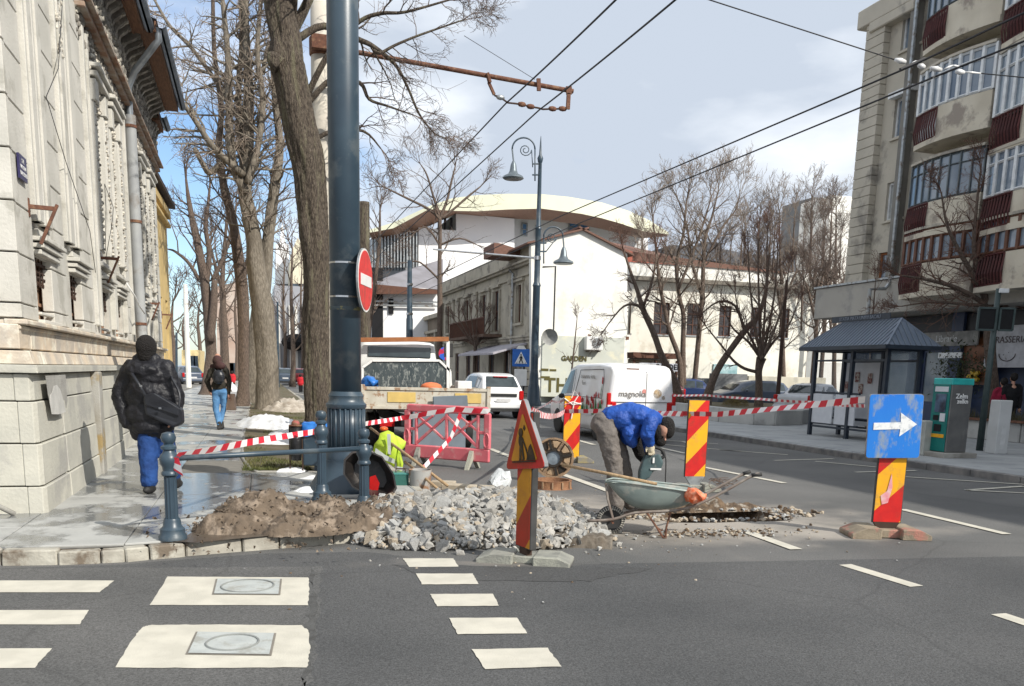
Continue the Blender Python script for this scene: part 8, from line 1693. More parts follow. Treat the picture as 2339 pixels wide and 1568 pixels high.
# ---- works truck
tr0 = P(840, 1042); ty = 16.6; xl, xr = VV(829, 935, ty).x, VV(1115, 935, ty).x; zt_, zb_ = VV(970, 886, ty).z, VV(970, 936, ty).z
T = thing('works_truck', 'off white flatbed works truck seen from behind with rusty headboard bar', 'truck', ((xl+xr)/2, ty, 0)); hw = (xr-xl)/2
m_bed = mat('chipped_offwhite', (.52, .49, .42), (.42, .38, .31), rough=.65, scale=4, bump=.1, c3=(.28, .17, .10), c3s=7)
Lb = 3.3
q = MB(); q.box((0, .03, (zt_+zb_)/2), (hw*2, .05, zt_-zb_)); tg = q.build('tailgate', m_bed, T, bevel=.01)
for z in (zb_+.03, zt_-.03): q = MB(); q.box((0, -.005, z), (hw*2+.02, .03, .05)); q.build('tailgate_rail', m_bed, tg)
for x0, x1 in ((-hw*.62, -hw*.18), (hw*.45, hw*.88)): q = MB(); q.box(((x0+x1)/2, -.004, (zt_+zb_)/2+.02), (x1-x0, .012, .19)); q.build('yellow_plate', mat('aged_yellow_plate', (.62, .44, .14), (.5, .36, .12), rough=.6, scale=5, bump=.05), tg)
for sg in (-1, 1):
    q = MB(); q.box((sg*(hw-.02), Lb/2, (zt_+zb_)/2), (.04, Lb, zt_-zb_)); q.build('side_board', m_bed, T, bevel=.01); q = MB(); q.box((sg*hw, .02, (zt_+zb_)/2), (.08, .1, zt_-zb_+.08)); q.build('corner_post', m_bed, T, bevel=.01)
q = MB(); q.box((0, Lb/2, zb_+.02), (hw*2-.1, Lb, .06)); q.build('bed_floor', m_rust, T)
q = MB(); q.box((-.45, 3.0, .62), (.12, 6.2, .2)); q.box((.45, 3.0, .62), (.12, 6.2, .2)); q.box((0, .2, .55), (1.7, .1, .14)); q.build('chassis', m_dark, T, kind='stuff')
for sg in (-1, 1):
    for y in (.9, 4.6): wheel(T, sg*(hw*.86), y, .36, .24)
    q = MB(); q.box((sg*.75, .13, .55), (.28, .06, .12)); q.build('tail_light', m_lampred, T); q = MB(); q.box((sg*.75, .55, .42), (.4, .02, .36)); q.build('mud_flap', m_black, T)
yh = Lb+.02; X_ = lambda x, y, d=yh: (VV(x, y, ty+d).x-(xl+xr)/2, d, VV(x, y, ty+d).z)
hb_ = [X_(828, 892), X_(1030, 892), X_(1028, 848), X_(1003, 824), X_(850, 824), X_(828, 840)]
q = MB(); q.prism(hb_, (0, .04, 0)); q.build('headboard_mesh', mat('scratched_dark_glass', (.045, .06, .065), (.07, .085, .09), rough=.25, scale=3, bump=0, c3=(.22, .24, .23), c3s=8, stretch=(2.5, 1, 1)), T)
q = MB(); n = len(hb_)
for i in range(n): q.bar(hb_[i], hb_[(i+1) % n], .05, .07, up=(0, 1, 0))
q.build('headboard_frame', m_white, T, kind='stuff')
for x in (1023,): q = MB(); q.bar(X_(x, 892), X_(x, 780), .07, .07); q.build('headboard_post', m_white, T)
q = MB(); q.bar(X_(822, 777), X_(1024, 775), .12, .10); q.build('rusty_bar', mat('orange_rust_bar', (.36, .15, .06), (.26, .10, .04), rough=.85, scale=6, bump=.2), T)
yc = Lb+.25; a, b_ = X_(815, 880, yc), X_(1000, 784, yc); ctop = b_[2]
CB = [(y+yc, .6, 1.45, zr, .98, wr) for y, zr, wr in ((0, ctop-.06, .80), (.08, ctop, .84), (1.6, ctop, .84), (2.1, 1.55, .92), (2.3, 1.0, .95))]
cab = loft([(c[0], c[1], c[2], max(c[3], c[2]+.05), c[4], c[5]) for c in CB]).build('cab', m_white, T, smooth='all', fixn=True)
a, b_ = X_(840, 815, yc-.03), X_(984, 795, yc-.03); q = MB(); q.box(((a[0]+b_[0])/2, yc-.015, (a[2]+b_[2])/2), (b_[0]-a[0], .03, b_[2]-a[2])); q.build('rear_cab_window', m_glassd, cab, bevel=.02)
q = MB(); q.box((hw*.98+.02, Lb+.5, 2.05), (.2, .08, .32)); q.build('wing_mirror', m_black, T)
p = VV(845, 872, ty+.6); q = MB(); q.sph((0, 0, 0), (.19, .2, .13), 14)
for v in q.v: v += Vector((1, 1, 1))*.07*noise.noise(v*9)
o_ = q.build('blue_bundle', m_bluebag, smooth='all', loc=(p.x, p.y, zt_+.06)); tag(o_, 'crumpled blue bundle on the left end of the truck bed', 'bag')
q = MB(); q.sph((0, 0, 0), (.22, .2, .1), 12); o_ = q.build('orange_bundle', mat('orange_cloth', (.75, .2, .08), rough=.7), smooth='all', loc=(VV(985, 890, ty+.6).x, ty+.6, zt_-.0)); tag(o_, 'orange bundle peeping over the truck tailgate', 'bag')
q = MB(); q.box((0, 0, 0), (.3, .3, .16)); o_ = q.build('white_box', m_white, loc=(VV(1058, 882, ty+1.2).x, ty+1.2, zt_+.05), bevel=.01); tag(o_, 'small white box at the right end of the truck bed', 'box')
a, b_ = VV(990, 942, ty-.15), VV(1070, 908, ty-.15); q = MB(); q.box((0, 0, 0), (b_.x-a.x, .03, 1.35*(b_.z-a.z))); o_ = q.build('grey_board', mat('slate_grey_sheet', (.13, .16, .19), (.10, .12, .145), rough=.5, scale=3, bump=0), loc=((a.x+b_.x)/2, ty-.12, (a.z+b_.z)/2-.03), rot=(R(-6), R(-3), 0), bevel=.02); tag(o_, 'slate grey sheet leaning against the truck tailgate', 'sheet')
a = VV(1020, 1000, ty-1.2); q = MB(); q.box((0, 0, .45), (1.0, .03, .75)); o_ = q.build('grey_board', mat('slate_grey_sheet', (.13, .16, .19)), loc=(a.x-.1, ty-1.0, .0), rot=(R(-8), R(2), 0), bevel=.02); tag(o_, 'larger slate grey sheet standing behind the pink barrier lattice', 'sheet')
# ================================================================== WHEELBARROW
f = Fr(1395, 1229); T = thing('wheelbarrow', 'dented galvanised wheelbarrow with striped pneumatic wheel facing left', 'wheelbarrow', tuple(f.o), f.rz)
m_tray = mat('grey_green_tray', (.27, .32, .30), (.20, .245, .235), rough=.55, metal=.25, scale=3, bump=.15, bscale=14, c3=(.38, .38, .34), c3s=5)
hw = .26
top = [(1382, 1104), (1420, 1101), (1500, 1106), (1570, 1112), (1603, 1128)]
def tp(x, y, d): return f(x, y, d)
# tray: rim loop and bottom loop, both with sides at -hw .. +hw
rimn = [tp(1384, 1103, .25-.20), tp(1400, 1100, -hw*.9+.25), tp(1500, 1113, -hw+.25), tp(1575, 1124, -hw*.9+.25), tp(1606, 1134, .25-.14), tp(1606, 1128, .25+.14), tp(1570, 1111, hw*.9+.25), tp(1500, 1103, hw+.25), tp(1400, 1094, hw*.9+.25), tp(1384, 1098, .25+.20)]
botn = [tp(1448, 1168, .25-.10), tp(1455, 1170, .25-.15), tp(1490, 1171, .25-.17), tp(1535, 1168, .25-.15), tp(1548, 1165, .25-.1), tp(1548, 1163, .25+.1), tp(1535, 1163, .25+.15), tp(1490, 1163, .25+.17), tp(1455, 1163, .25+.15), tp(1448, 1164, .25+.1)]
n = 10; midn = [rimn[i].lerp(botn[i], .5)+(rimn[i].lerp(botn[i], .5)-sum(botn, Vector())/n)*.10 for i in range(n)]
inr = [p+Vector((0, 0, .0)) for p in rimn]
q = MB(); L3 = [rimn, midn, botn]; vs = [p for l in L3 for p in l]+[p*1 for p in botn]
fs = [(k*n+i, k*n+(i+1) % n, (k+1)*n+(i+1) % n, (k+1)*n+i) for k in range(2) for i in range(n)]+[tuple(2*n+i for i in range(n))]
q.add(vs[:3*n], fs); o = q.build('tray', m_tray, T, smooth='all', fixn=True)
s_ = o.modifiers.new('th', 'SOLIDIFY'); s_.thickness = .006; sb_ = o.modifiers.new('sub', 'SUBSURF'); sb_.levels = sb_.render_levels = 2
q = MB(); q.tube([p+Vector((0, 0, .004)) for p in rimn], .011, 8, close=True); q.build('rolled_rim', m_tray, T, smooth='all')
m_bar = mat('worn_brown_tube', (.16, .12, .10), (.27, .24, .21), rough=.6, metal=.3, scale=9, bump=.1)
for d0, pts in ((.04, [(1342, 1190), (1400, 1187), (1450, 1172), (1545, 1166), (1600, 1150), (1660, 1120), (1720, 1086), (1738, 1084)]), (.46, [(1355, 1183), (1400, 1180), (1450, 1166), (1530, 1160), (1590, 1140), (1650, 1108), (1700, 1082), (1713, 1078)])):
    q = MB(); q.tube([Vector(p) for p in bez([tuple(tp(x, y, d0)) for x, y in pts], 3)], .0145, 8); q.build('frame_tube', m_bar, T, smooth='all')
    q = MB(); e = [tp(x, y, d0) for x, y in pts[-2:]]; q.tube([e[0].lerp(e[1], -.2), e[1]+(e[1]-e[0])*.1], .019, 8); q.build('handle_grip', m_black, T, smooth='all')
    q = MB(); q.tube([tp(1475, 1168, d0), tp(1500, 1205, d0), tp(1518, 1234-(.0 if d0 < .2 else 16), d0)], .010, 6); q.build('leg', m_rust, T); q = MB(); q.tube([tp(1532, 1170, d0), tp(1522, 1205, d0), tp(1520, 1234-(.0 if d0 < .2 else 16), d0)], .010, 6); q.build('leg', m_rust, T)
    q = MB(); q.tube([tp(1384, 1104, .25+(d0-.25)*.7), tp(1388, 1140, .25+(d0-.25)*.8), tp(1400, 1185, d0)], .012, 6); q.build('front_strut', m_bar, T)
q = MB(); q.tube([tp(1518, 1228, .04), tp(1518, 1215, .46)], .009, 6); q.build('leg_brace', m_rust, T)
wc = tp(1395, 1187, .25); wr = wc.z; AXw = Matrix.Rotation(R(90), 3, 'X')
q = MB(); q.lathe([(wr*.66, -.04), (wr*.9, -.045), (wr, -.02), (wr, .02), (wr*.9, .045), (wr*.66, .04)], tuple(wc), 30, ax=AXw); wo = q.build('wheel', m_black, T, smooth=True)
q = MB(); q.lathe([(.015, -.03), (wr*.3, -.03), (wr*.62, -.015), (wr*.68, -.035), (wr*.68, .035), (wr*.62, .015), (.015, .03)], tuple(wc), 24, ax=AXw); q.build('rim', mat('dusty_rim', (.27, .27, .25), (.2, .19, .17), rough=.8, scale=6), wo, smooth=True)
for i in range(34):
    a = 2*math.pi*i/34; c = Vector((math.cos(a), 0, math.sin(a))); q = MB(); q.bar(wc+c*wr*.74+Vector((0, -.048, 0)), wc+c*wr*.985+Vector((0, -.036, 0)), .013, .006, up=(0, 1, 0)); q.build('tyre_lug', mat('dusty_tread', (.36, .34, .30), rough=.9), wo)
q = MB(); q.cyl(wc+Vector((0, -.2, 0)), wc+Vector((0, .2, 0)), .012, 8); q.build('axle', m_rust, T)
# things in the barrow
f2 = f; c = tp(1585, 1128, .12); q = MB(); q.sph((0, 0, 0), (.10, .13, .075), 14)
for v in q.v: v += Vector((1, 1, 1))*.04*noise.noise(v*14)
o_ = q.build('orange_sack', mat('orange_mesh_sack', (.70, .10, .02), (.75, .3, .18), rough=.6, scale=22, bump=.4), smooth='all'); o_.location = f.o+Matrix.Rotation(f.rz, 3, 'Z') @ (tp(1588, 1133, -.02)); tag(o_, 'orange mesh sack hanging at the handle end of the wheelbarrow tray', 'sack')
a = f.o+Matrix.Rotation(f.rz, 3, 'Z') @ tp(1284, 1062, .6); b_ = f.o+Matrix.Rotation(f.rz, 3, 'Z') @ tp(1500, 1106, .18)
stick('shovel_handle', 'long pale wooden shovel handle resting across the wheelbarrow tray', 'shovel', a, b_, .017, m_wood)
tn = MB()
for i in range(7):
    p0 = Vector((P(1640, 1128).x+.02*i, P(1640, 1128).y+.05*i, .05)); pts = [p0+Vector((rnd.uniform(-.12, .3), rnd.uniform(-.1, .1), rnd.uniform(0, .16))) for _ in range(5)]; tn.tube([Vector(p) for p in bez([tuple(p) for p in pts], 4)], .004, 4)
o_ = tn.build('tangled_wire', mat('rusty_wire', (.12, .08, .06), bump=0), kind='stuff'); tag(o_, 'tangle of bent rusty wire on the spoil behind the wheelbarrow handles', 'wire')
# ================================================================== PEOPLE
m_skin = mat('skin', (.52, .29, .20), (.46, .24, .17), rough=.55, bump=.02, scale=8)
def cloth_m(name, c, c2=None, rough=.85, bump=.35, bs=14): return mat(name, c, c2, rough=rough, bump=min(1, bump*1.6), bscale=bs, bdist=.035, scale=6)
def head(T, c, r, fwd, skin=m_skin, hair=None):
    """continuous head with nose, ears, mouth and eyes; fwd = facing direction"""
    fwd = Vector(fwd).normalized(); side = fwd.cross(Vector((0, 0, 1))).normalized(); up = side.cross(fwd).normalized()
    M = Matrix((side, fwd, up)).transposed(); c = Vector(c)
    ho = blob('head', [('e', c, (r*.78, r*.9, r*1.05), M), ('e', c+M @ Vector((0, r*.25, -r*.5)), (r*.5, r*.55, r*.5), M), ('c', c+M @ Vector((0, r*.85, r*.05)), c+M @ Vector((0, r*1.08, -r*.16)), r*.08, r*.14), ('e', c+M @ Vector((r*.8, 0, -r*.05)), (r*.1, r*.2, r*.28), M), ('e', c+M @ Vector((-r*.8, 0, -r*.05)), (r*.1, r*.2, r*.28), M), ('e', c+M @ Vector((0, r*.88, -r*.45)), (r*.26, r*.1, r*.07), M)], skin, T, vox=.009, smooth=3)
    for sg in (-1, 1): q = MB(); q.sph(c+M @ Vector((sg*r*.32, r*.86, r*.08)), r*.09, 8); q.build('eye', m_dark, ho, smooth='all')
    return ho
def hand(T, wrist, d, side, m, r=.042, name='hand', curl=.5):
    """palm, four unequal bent fingers and a thumb from the side"""
    w = Vector(wrist); d = Vector(d).normalized(); s = Vector(side); s = (s-d*s.dot(d)).normalized(); nrm = d.cross(s).normalized()
    pr = [('c', w, w+d*.075, r*.62, r*.72), ('e', w+d*.05, (r*.95, r*.95, r*.6), Matrix((s, d, nrm)).transposed())]
    for i, L_ in enumerate((.068, .078, .073, .056)):
        b0 = w+d*.085+s*(-.030+.020*i); k1 = b0+(d+nrm*curl*.5).normalized()*L_*.5; k2 = k1+(d*(1-curl)+nrm*curl*1.4).normalized()*L_*.38; k3 = k2+(d*(.3-curl)+nrm*curl*1.8+d*.01).normalized()*L_*.28
        pr += [('c', b0, k1, .0098, .009), ('c', k1, k2, .009, .0082), ('c', k2, k3, .0082, .007)]
    t0 = w+d*.025-s*r*.7; t1 = t0-s*.022+d*.028+nrm*.012; t2 = t1+d*.028+nrm*.014; pr += [('c', t0, t1, .013, .0115), ('c', t1, t2, .0115, .009)]
    return blob(name, pr, m, T, vox=.0065, smooth=2)
# ---- man in black parka, seen from behind, walking away
f = Fr(372, 1128, .12); f0 = f
T = thing('person', 'person in long black puffy coat and jeans walking away beside the ornate wall', 'person', tuple(f.o), f.rz)
m_coat = cloth_m('black_padded_fabric', (.006, .006, .009), (.013, .013, .017), rough=.55, bump=.8, bs=9); m_jean = cloth_m('blue_denim', (.014, .06, .22), (.008, .035, .14), bump=.3); m_bag = mat('black_leather', (.012, .013, .018), (.025, .027, .033), rough=.35, bump=.1)
def A(x, y, d=0): return f(x, y, d)
blob('body', [('c', A(352, 965, .05), A(343, 870, .05), .09, .10), ('c', A(340, 850, .05), A(338, 815, .05), .06, .055), ('c', A(340, 975, .05), A(341, 1105, -.03), .06, .04), ('c', A(366, 975, .07), A(397, 1092, .24), .06, .04)], m_skin, T, vox=.02)
blob('coat', [('e', A(341, 862, .05), (.245, .165, .16)), ('e', A(340, 905, .04), (.275, .185, .22)), ('e', A(343, 945, .04), (.285, .20, .20)), ('e', A(345, 975, .04), (.265, .19, .11)), ('c', A(293, 850, .05), A(275, 905, .07), .09, .10), ('c', A(275, 905, .07), A(290, 965, -.0), .098, .075),
    ('c', A(383, 850, .05), A(402, 905, .07), .09, .10), ('c', A(402, 905, .07), A(398, 962, -.0), .098, .072), ('c', A(300, 838, .04), A(380, 838, .04), .085, .085), ('c', A(325, 822, .06), A(352, 822, .06), .075, .075), ('e', A(322, 845, -.07), (.19, .085, .085)), ('c', A(318, 988, .03), A(372, 988, .05), .1, .1)], m_coat, T, vox=.014, smooth=6, fold=.03, fscale=.07)
for k_, (y, wd) in enumerate(((870, 1), (892, 1), (914, 1), (936, 1), (958, 1))):
    pass
blob('knit_cap', [('e', A(334, 792, .05), (.112, .122, .132)), ('c', A(334, 802, .05), A(335, 812, .05), .108, .10)], cloth_m('black_knit', (.008, .007, .007), (.015, .012, .011), bump=.9, bs=70), T, vox=.01, smooth=3)
head(T, A(335, 803, .06), .105, (0, 1, 0))
blob('collar', [('c', A(312, 820, .05), A(358, 820, .05), .05, .05), ('c', A(316, 814, .10), A(354, 814, .10), .04, .04)], m_coat, T, vox=.012)
for nm, pr in (('jeans', [('c', A(338, 980, .05), A(339, 1055, -.02), .118, .10), ('c', A(339, 1055, -.02), A(341, 1100, -.03), .10, .092), ('c', A(372, 980, .08), A(382, 1040, .12), .118, .10), ('c', A(382, 1040, .12), A(398, 1088, .26), .098, .08), ('c', A(340, 985, .05), A(368, 985, .07), .12, .12)]),):
    blob(nm, pr, m_jean, T, vox=.012, smooth=4, fold=.03, fscale=.09)
for pr in ([('e', A(342, 1118, .0), (.055, .14, .05)), ('c', A(342, 1106, -.05), A(342, 1116, -.03), .055, .055)], [('e', A(405, 1106, .34), (.05, .13, .05)), ('c', A(402, 1092, .26), A(404, 1103, .3), .052, .052)]):
    blob('shoe', pr, m_black, T, vox=.01, smooth=3)
for sg, w_ in ((-1, A(292, 970, -.02)), (1, A(398, 966, -.02))): hand(T, w_, (-.6*sg, .3, -.3), (0, 1, 0), m_skin, r=.036, name='hand')
S_ = thing('shoulder_bag', 'black leather messenger bag worn across the back of the person in black', 'bag', tuple(f.o), f.rz)
q = MB(); pr = [A(325, 905, -.20), A(352, 900, -.22), A(412, 935, -.17), A(414, 968, -.15), (A(395, 978, -.17)), A(330, 948, -.20)]; q.prism(pr, (0, .13, 0)); bo = q.build('bag_body', m_bag, S_, bevel=.03, seg=3, fixn=True)
q = MB(); pr2 = [A(328, 902, -.225), A(352, 898, -.235), A(411, 934, -.19), A(408, 952, -.19), A(330, 926, -.22)]; q.prism(pr2, (0, .03, 0)); q.build('bag_flap', m_bag, S_, bevel=.02, seg=2, fixn=True)
q = MB(); q.tube([Vector(p) for p in bez([tuple(A(*p)) for p in ((332, 905, -.16), (318, 880, -.19), (300, 852, -.12), (296, 842, -.02))], 4)], .02, 6); q.build('strap', m_bag, S_, smooth='all')
q = MB(); q.tube([Vector(p) for p in bez([tuple(A(*p)) for p in ((408, 935, -.14), (410, 900, -.10), (390, 860, -.05))], 4)], .014, 6); q.build('strap', m_bag, S_, smooth='all')
for x, y in ((366, 933), (322, 882)): q = MB(); c = A(x, y, -.24); q.box(tuple(c), (.03, .01, .02)); q.build('buckle', m_chrome, S_)
# ---- woman with backpack
f = Fr(505, 982, .12)
def A(x, y, d=0): return f(x, y, d)
T = thing('person', 'person in dark jacket with raised hood, light blue jeans and small black backpack', 'person', tuple(f.o), f.rz)
m_jk = cloth_m('dark_olive_jacket', (.02, .018, .014), (.035, .03, .022), bump=.5); m_j2 = cloth_m('light_blue_denim', (.11, .26, .48), (.07, .18, .36), bump=.3)
blob('body', [('c', A(501, 900, .02), A(499, 855, .02), .08, .08), ('c', A(499, 850, .02), A(499, 825, .03), .05, .05), ('c', A(494, 900), A(493, 935, -.02), .06, .04), ('c', A(493, 935, -.02), A(500, 968, -.05), .04, .03), ('c', A(512, 900), A(512, 930, .06), .06, .04), ('c', A(512, 930, .06), A(504, 963, .02), .04, .03)], m_skin, T, vox=.02)
blob('jacket', [('e', A(499, 858), (.18, .12, .15)), ('e', A(500, 880), (.17, .12, .14)), ('c', A(481, 848), A(473, 872, .02), .058, .062), ('c', A(473, 872, .02), A(480, 893, -.02), .06, .045), ('c', A(518, 848), A(524, 872), .058, .06), ('c', A(524, 872), A(522, 898, -.02), .058, .045), ('c', A(484, 845), A(515, 845), .06, .06)], m_jk, T, vox=.013, fold=.03, fscale=.1)
blob('hood', [('e', A(497, 825, -.02), (.115, .13, .13)), ('e', A(503, 836, -.08), (.12, .09, .09)), ('c', A(485, 838), A(512, 838), .06, .06)], cloth_m('plum_brown_hood', (.06, .022, .025), (.05, .035, .025)), T, vox=.012)
head(T, A(497, 818, .04), .095, (0, 1, 0))
blob('jeans', [('c', A(494, 897), A(493, 935, -.02), .10, .07), ('c', A(493, 935, -.02), A(500, 970, -.05), .068, .05), ('c', A(512, 897), A(512, 930, .06), .10, .07), ('c', A(512, 930, .06), A(504, 965, .02), .066, .048), ('c', A(494, 897), A(513, 897), .1, .1)], m_j2, T, vox=.012, fold=.02, fscale=.08)
for x, y, d in ((501, 978, -.05), (507, 977, .03)): blob('boot', [('e', A(x, y, d+.02), (.045, .12, .045)), ('c', A(x-1, y-12, d), A(x, y-3, d), .05, .05)], m_black, T, vox=.01)
hand(T, A(522, 900, -.02), (0, 0, -1), (0, 1, 0), m_skin); hand(T, A(479, 894, -.02), (.5, 0, -1), (0, 1, 0), m_skin)
S_ = thing('backpack', 'small shiny black backpack on the back of the hooded person', 'backpack', tuple(f.o), f.rz)
blob('pack_body', [('e', A(499, 861, -.17), (.14, .10, .16)), ('e', A(499, 868, -.19), (.12, .10, .10))], m_bag, S_, vox=.012)
q = MB(); q.prism([A(490, 872, -.28), A(509, 872, -.28), A(508, 860, -.28), A(491, 860, -.28)], (0, .04, 0)); q.build('pack_pocket', m_bag, S_, bevel=.015, seg=2)
for x in (492, 506): q = MB(); q.tube([A(x, 848, -.14), A(x-2 if x < 500 else x+2, 842, -.05), A(x, 840, .05)], .018, 6); q.build('strap', m_bag, S_, smooth='all')
q = MB(); o_ = None; q.prism([A(518, 900, .0), A(534, 900, .0), A(537, 938, .0), (A(516, 938, .0))], (0, .12, 0)); o_ = q.build('paper_bag', mat('pale_paper_bag', (.52, .36, .27), rough=.7), bevel=.01); o_.location = f.o; o_.rotation_euler = (0, 0, f.rz); tag(o_, 'pale paper bag carried by the hooded person', 'bag')
# ---- worker bending over the breaker
f = Fr(1418, 1178)
def A(x, y, d=0): return f(x, y, d)
T = thing('person', 'worker in blue jacket, grey trousers and black cap bending over the breaker', 'person', tuple(f.o), f.rz)
m_bj = cloth_m('royal_blue_jacket', (.01, .075, .36), (.008, .05, .26), rough=.6, bump=.6, bs=12); m_tr_ = cloth_m('grey_brown_trousers', (.17, .15, .135), (.12, .105, .095), bump=.6, bs=11); m_bc = cloth_m('black_knit', (.008, .007, .007))
blob('body', [('c', A(1395, 970), A(1470, 960), .09, .09), ('c', A(1470, 960), A(1508, 980), .06, .05), ('c', A(1385, 985, -.07), A(1408, 1160, -.06), .06, .04), ('c', A(1397, 985, .09), A(1440, 1148, .16), .06, .04), ('c', A(1484, 1005, -.15), A(1488, 1022, -.15), .035, .032)], m_skin, T, vox=.02)
blob('trousers', [('e', A(1388, 975, .0), (.135, .15, .14)), ('c', A(1385, 985, -.07), A(1403, 1065, -.08), .125, .098), ('c', A(1403, 1065, -.08), A(1408, 1162, -.06), .095, .085), ('c', A(1395, 985, .09), A(1425, 1068, .10), .12, .09), ('c', A(1425, 1068, .10), A(1440, 1150, .16), .088, .08), ('c', A(1375, 968), A(1402, 960), .13, .13)], m_tr_, T, vox=.013, smooth=5, fold=.03, fscale=.07)
blob('jacket', [('e', A(1420, 958), (.17, .175, .14)), ('e', A(1455, 950), (.18, .185, .135)), ('e', A(1483, 958), (.125, .185, .115)), ('e', A(1440, 982), (.13, .15, .14)), ('c', A(1396, 955), A(1440, 945), .13, .13), ('c', A(1435, 990, -.1), A(1445, 1012, -.09), .075, .06), ('c', A(1488, 962, -.17), A(1478, 992, -.20), .085, .08), ('c', A(1478, 992, -.20), A(1485, 1013, -.15), .078, .055), ('c', A(1475, 975, .15), A(1462, 1012, .18), .08, .065), ('c', A(1462, 1012, .18), A(1474, 1036, .10), .062, .05), ('c', A(1492, 955, -.08), A(1498, 962, .08), .09, .09), ('c', A(1432, 1000, .02), A(1446, 1014, .02), .08, .06)], m_bj, T, vox=.012, smooth=6, fold=.022, fscale=.06)
blob('dark_undershirt', [('c', A(1448, 1000, .02), A(1462, 1040, .06), .075, .06), ('c', A(1462, 1040, .06), A(1472, 1052, .04), .055, .05)], m_bc, T, vox=.014)
fw_ = Vector((.55, -.12, -.83)); hc_ = A(1514, 984, .0); head(T, hc_, .105, (.25, -.55, -.80))
blob('knit_cap', [('e', A(1522, 975, .01), (.098, .112, .115)), ('e', A(1526, 984, .0), (.075, .105, .095))], m_bc, T, vox=.01)
blob('neck_scarf', [('c', A(1500, 985, -.03), A(1508, 1006, .0), .07, .055), ('e', A(1508, 1010, -.0), (.07, .08, .055))], m_bc, T, vox=.01)
m_glove = mat('pale_work_glove', (.50, .45, .34), (.40, .35, .25), rough=.9, bump=.3, scale=9)
hand(T, A(1486, 1014, -.15), (.12, 0, -1), (1, 0, 0), m_glove, r=.048, name='gloved_hand', curl=.9); hand(T, A(1474, 1036, .10), (.6, -.2, -.7), (0, 1, 0), m_glove, r=.046, name='gloved_hand', curl=.9)
for x, y, d in ((1414, 1172, -.06), (1446, 1158, .18)): blob('boot', [('e', A(x+5, y, d), (.14, .055, .05)), ('c', A(x, y-14, d), A(x, y-3, d), .06, .06)], m_black, T, vox=.011)
S_ = thing('breaker', 'grey green electric breaker with loop handle gripped by the bending worker', 'breaker', tuple(f.o), f.rz)
m_brk = mat('breaker_grey_green', (.07, .11, .115), (.045, .07, .075), rough=.4, scale=7, bump=.05, c3=(.15, .17, .16), c3s=7)
q = MB(); q.prism([A(1476, 1040, -.18), A(1492, 1042, -.18), (A(1508, 1038, -.18)), A(1516, 1058, -.18), A(1510, 1074, -.18), A(1492, 1078, -.18), A(1484, 1092, -.18), A(1472, 1100, -.18), A(1460, 1097, -.18), A(1461, 1078, -.18), A(1468, 1056, -.18)], (0, .14, 0)); q.build('motor_body', m_brk, S_, bevel=.02, seg=3, fixn=True)
q = MB(); lp = [(1478, 1042), (1478, 1028), (1486, 1022), (1500, 1023), (1512, 1029), (1517, 1042), (1508, 1048)]; q.tube([Vector(p) for p in bez([tuple(A(x, y, -.11)) for x, y in lp], 4)], .018, 8); q.build('loop_handle', m_black, S_, smooth='all')
q = MB(); q.tube([A(1470, 1095, -.11), A(1464, 1125, -.11), A(1462, 1150, -.11)], [.03, .02, .014], 8); q.build('chisel', m_gal, S_)
q = MB(); q.box(tuple(A(1493, 1052, -.19)), (.02, .006, .06)); q.box(tuple(A(1498, 1072, -.19)), (.12, .006, .02)); q.build('maker_mark', m_white, S_, kind='stuff')
q = MB(); q.tube([Vector(p) for p in bez([tuple(A(x, y, -.11)) for x, y in ((1510, 1035), (1520, 1045), (1521, 1070), (1520, 1110), (1524, 1160), (1545, 1172))], 4)], .007, 5); q.build('power_cable', m_black, S_, smooth='all')
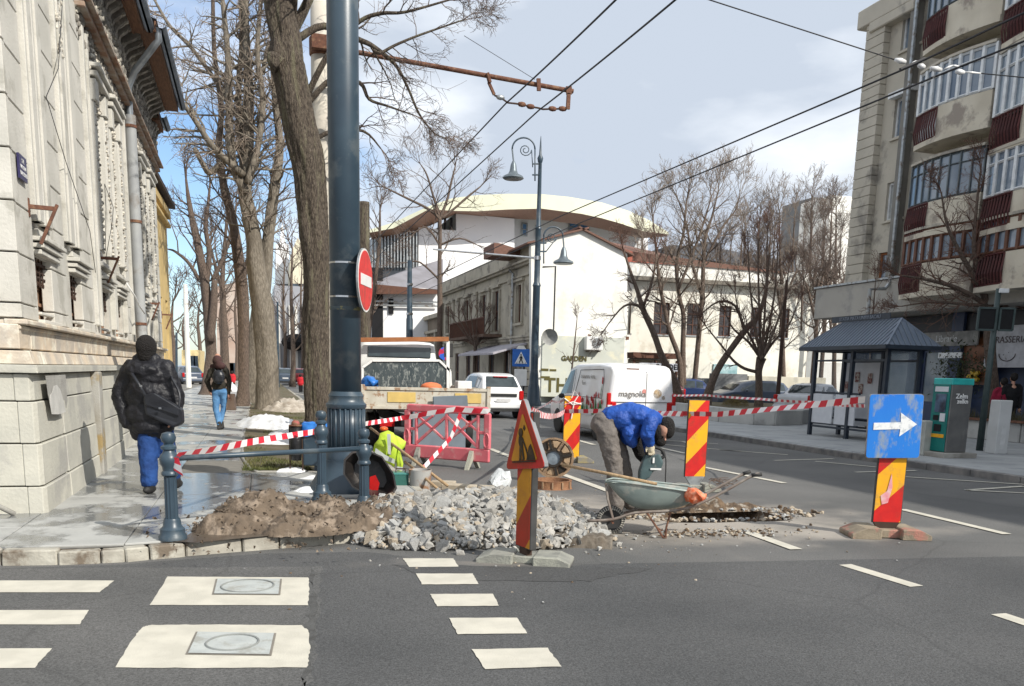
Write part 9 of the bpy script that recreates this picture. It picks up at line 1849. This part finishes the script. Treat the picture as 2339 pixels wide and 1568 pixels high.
# ---- small figures
def standing(lab, px, py, cc, lc, hc2, hpx, dark=None, z0=.12):
    global f
    f = Fr(px, py, z0); s_ = f(px, py-hpx).z/1.72
    T = thing('person', lab, 'person', tuple(f.o), f.rz)
    V_ = lambda x, y, z: Vector((x*s_, y*s_, z*s_))
    blob('body', [('c', V_(0, 0, .95), V_(0, 0, 1.35), .10, .11), ('c', V_(0, 0, 1.4), V_(0, 0, 1.52), .05, .05), ('c', V_(-.08, 0, .9), V_(-.09, 0, .08), .07, .04), ('c', V_(.08, 0, .9), V_(.1, .05, .08), .07, .04)], m_skin, T, vox=.02)
    blob('coat', [('e', V_(0, 0, 1.2), (.20, .14, .26)), ('e', V_(0, 0, .95), (.19, .14, .22)), ('c', V_(-.2, 0, 1.38), V_(-.25, .02, 1.1), .065, .06), ('c', V_(-.25, .02, 1.1), V_(-.23, -.02, .86), .06, .045), ('c', V_(.2, 0, 1.38), V_(.25, .02, 1.1), .065, .06), ('c', V_(.25, .02, 1.1), V_(.23, -.02, .86), .06, .045), ('c', V_(-.16, 0, 1.42), V_(.16, 0, 1.42), .06, .06)], cc, T, vox=.016, fold=.03)
    blob('trousers', [('c', V_(-.08, 0, .88), V_(-.09, 0, .1), .09, .06), ('c', V_(.08, 0, .88), V_(.1, .04, .1), .09, .06)], lc, T, vox=.016)
    head(T, V_(0, .01, 1.62), .10, (0, 1, 0)); blob('hair', [('e', V_(0, -.02, 1.65), (.095, .105, .115))], hc2, T, vox=.012)
    for sg in (-1, 1): hand(T, V_(.23*sg, -.02, .86), (0, 0, -1), (0, 1, 0), m_skin); blob('shoe', [('e', V_(.095*sg, .04, .04), (.045, .12, .045))], m_black, T, vox=.014)
    return T
m_blk_c = cloth_m('black_coat', (.008, .008, .01)); m_dkr = cloth_m('crimson_coat', (.28, .01, .04), (.2, .008, .03)); m_hair = cloth_m('dark_hair', (.012, .009, .008))
standing('person in crimson coat and dark trousers standing before the brewery shop', 2277, 1004, m_dkr, m_blk_c, m_hair, 138)
standing('person all in black standing close at the right of the crimson coat', 2298, 1005, m_blk_c, m_blk_c, m_hair, 150)
standing('distant person in red jacket beyond the hooded walker', 532, 892, cloth_m('bright_red_jacket', (.55, .02, .03)), m_blk_c, m_hair, 42)
standing('tiny distant person in red near the parked cars left of the leaning trunk', 687, 897, cloth_m('bright_red_jacket', (.55, .02, .03)), m_blk_c, m_hair, 40, z0=0)
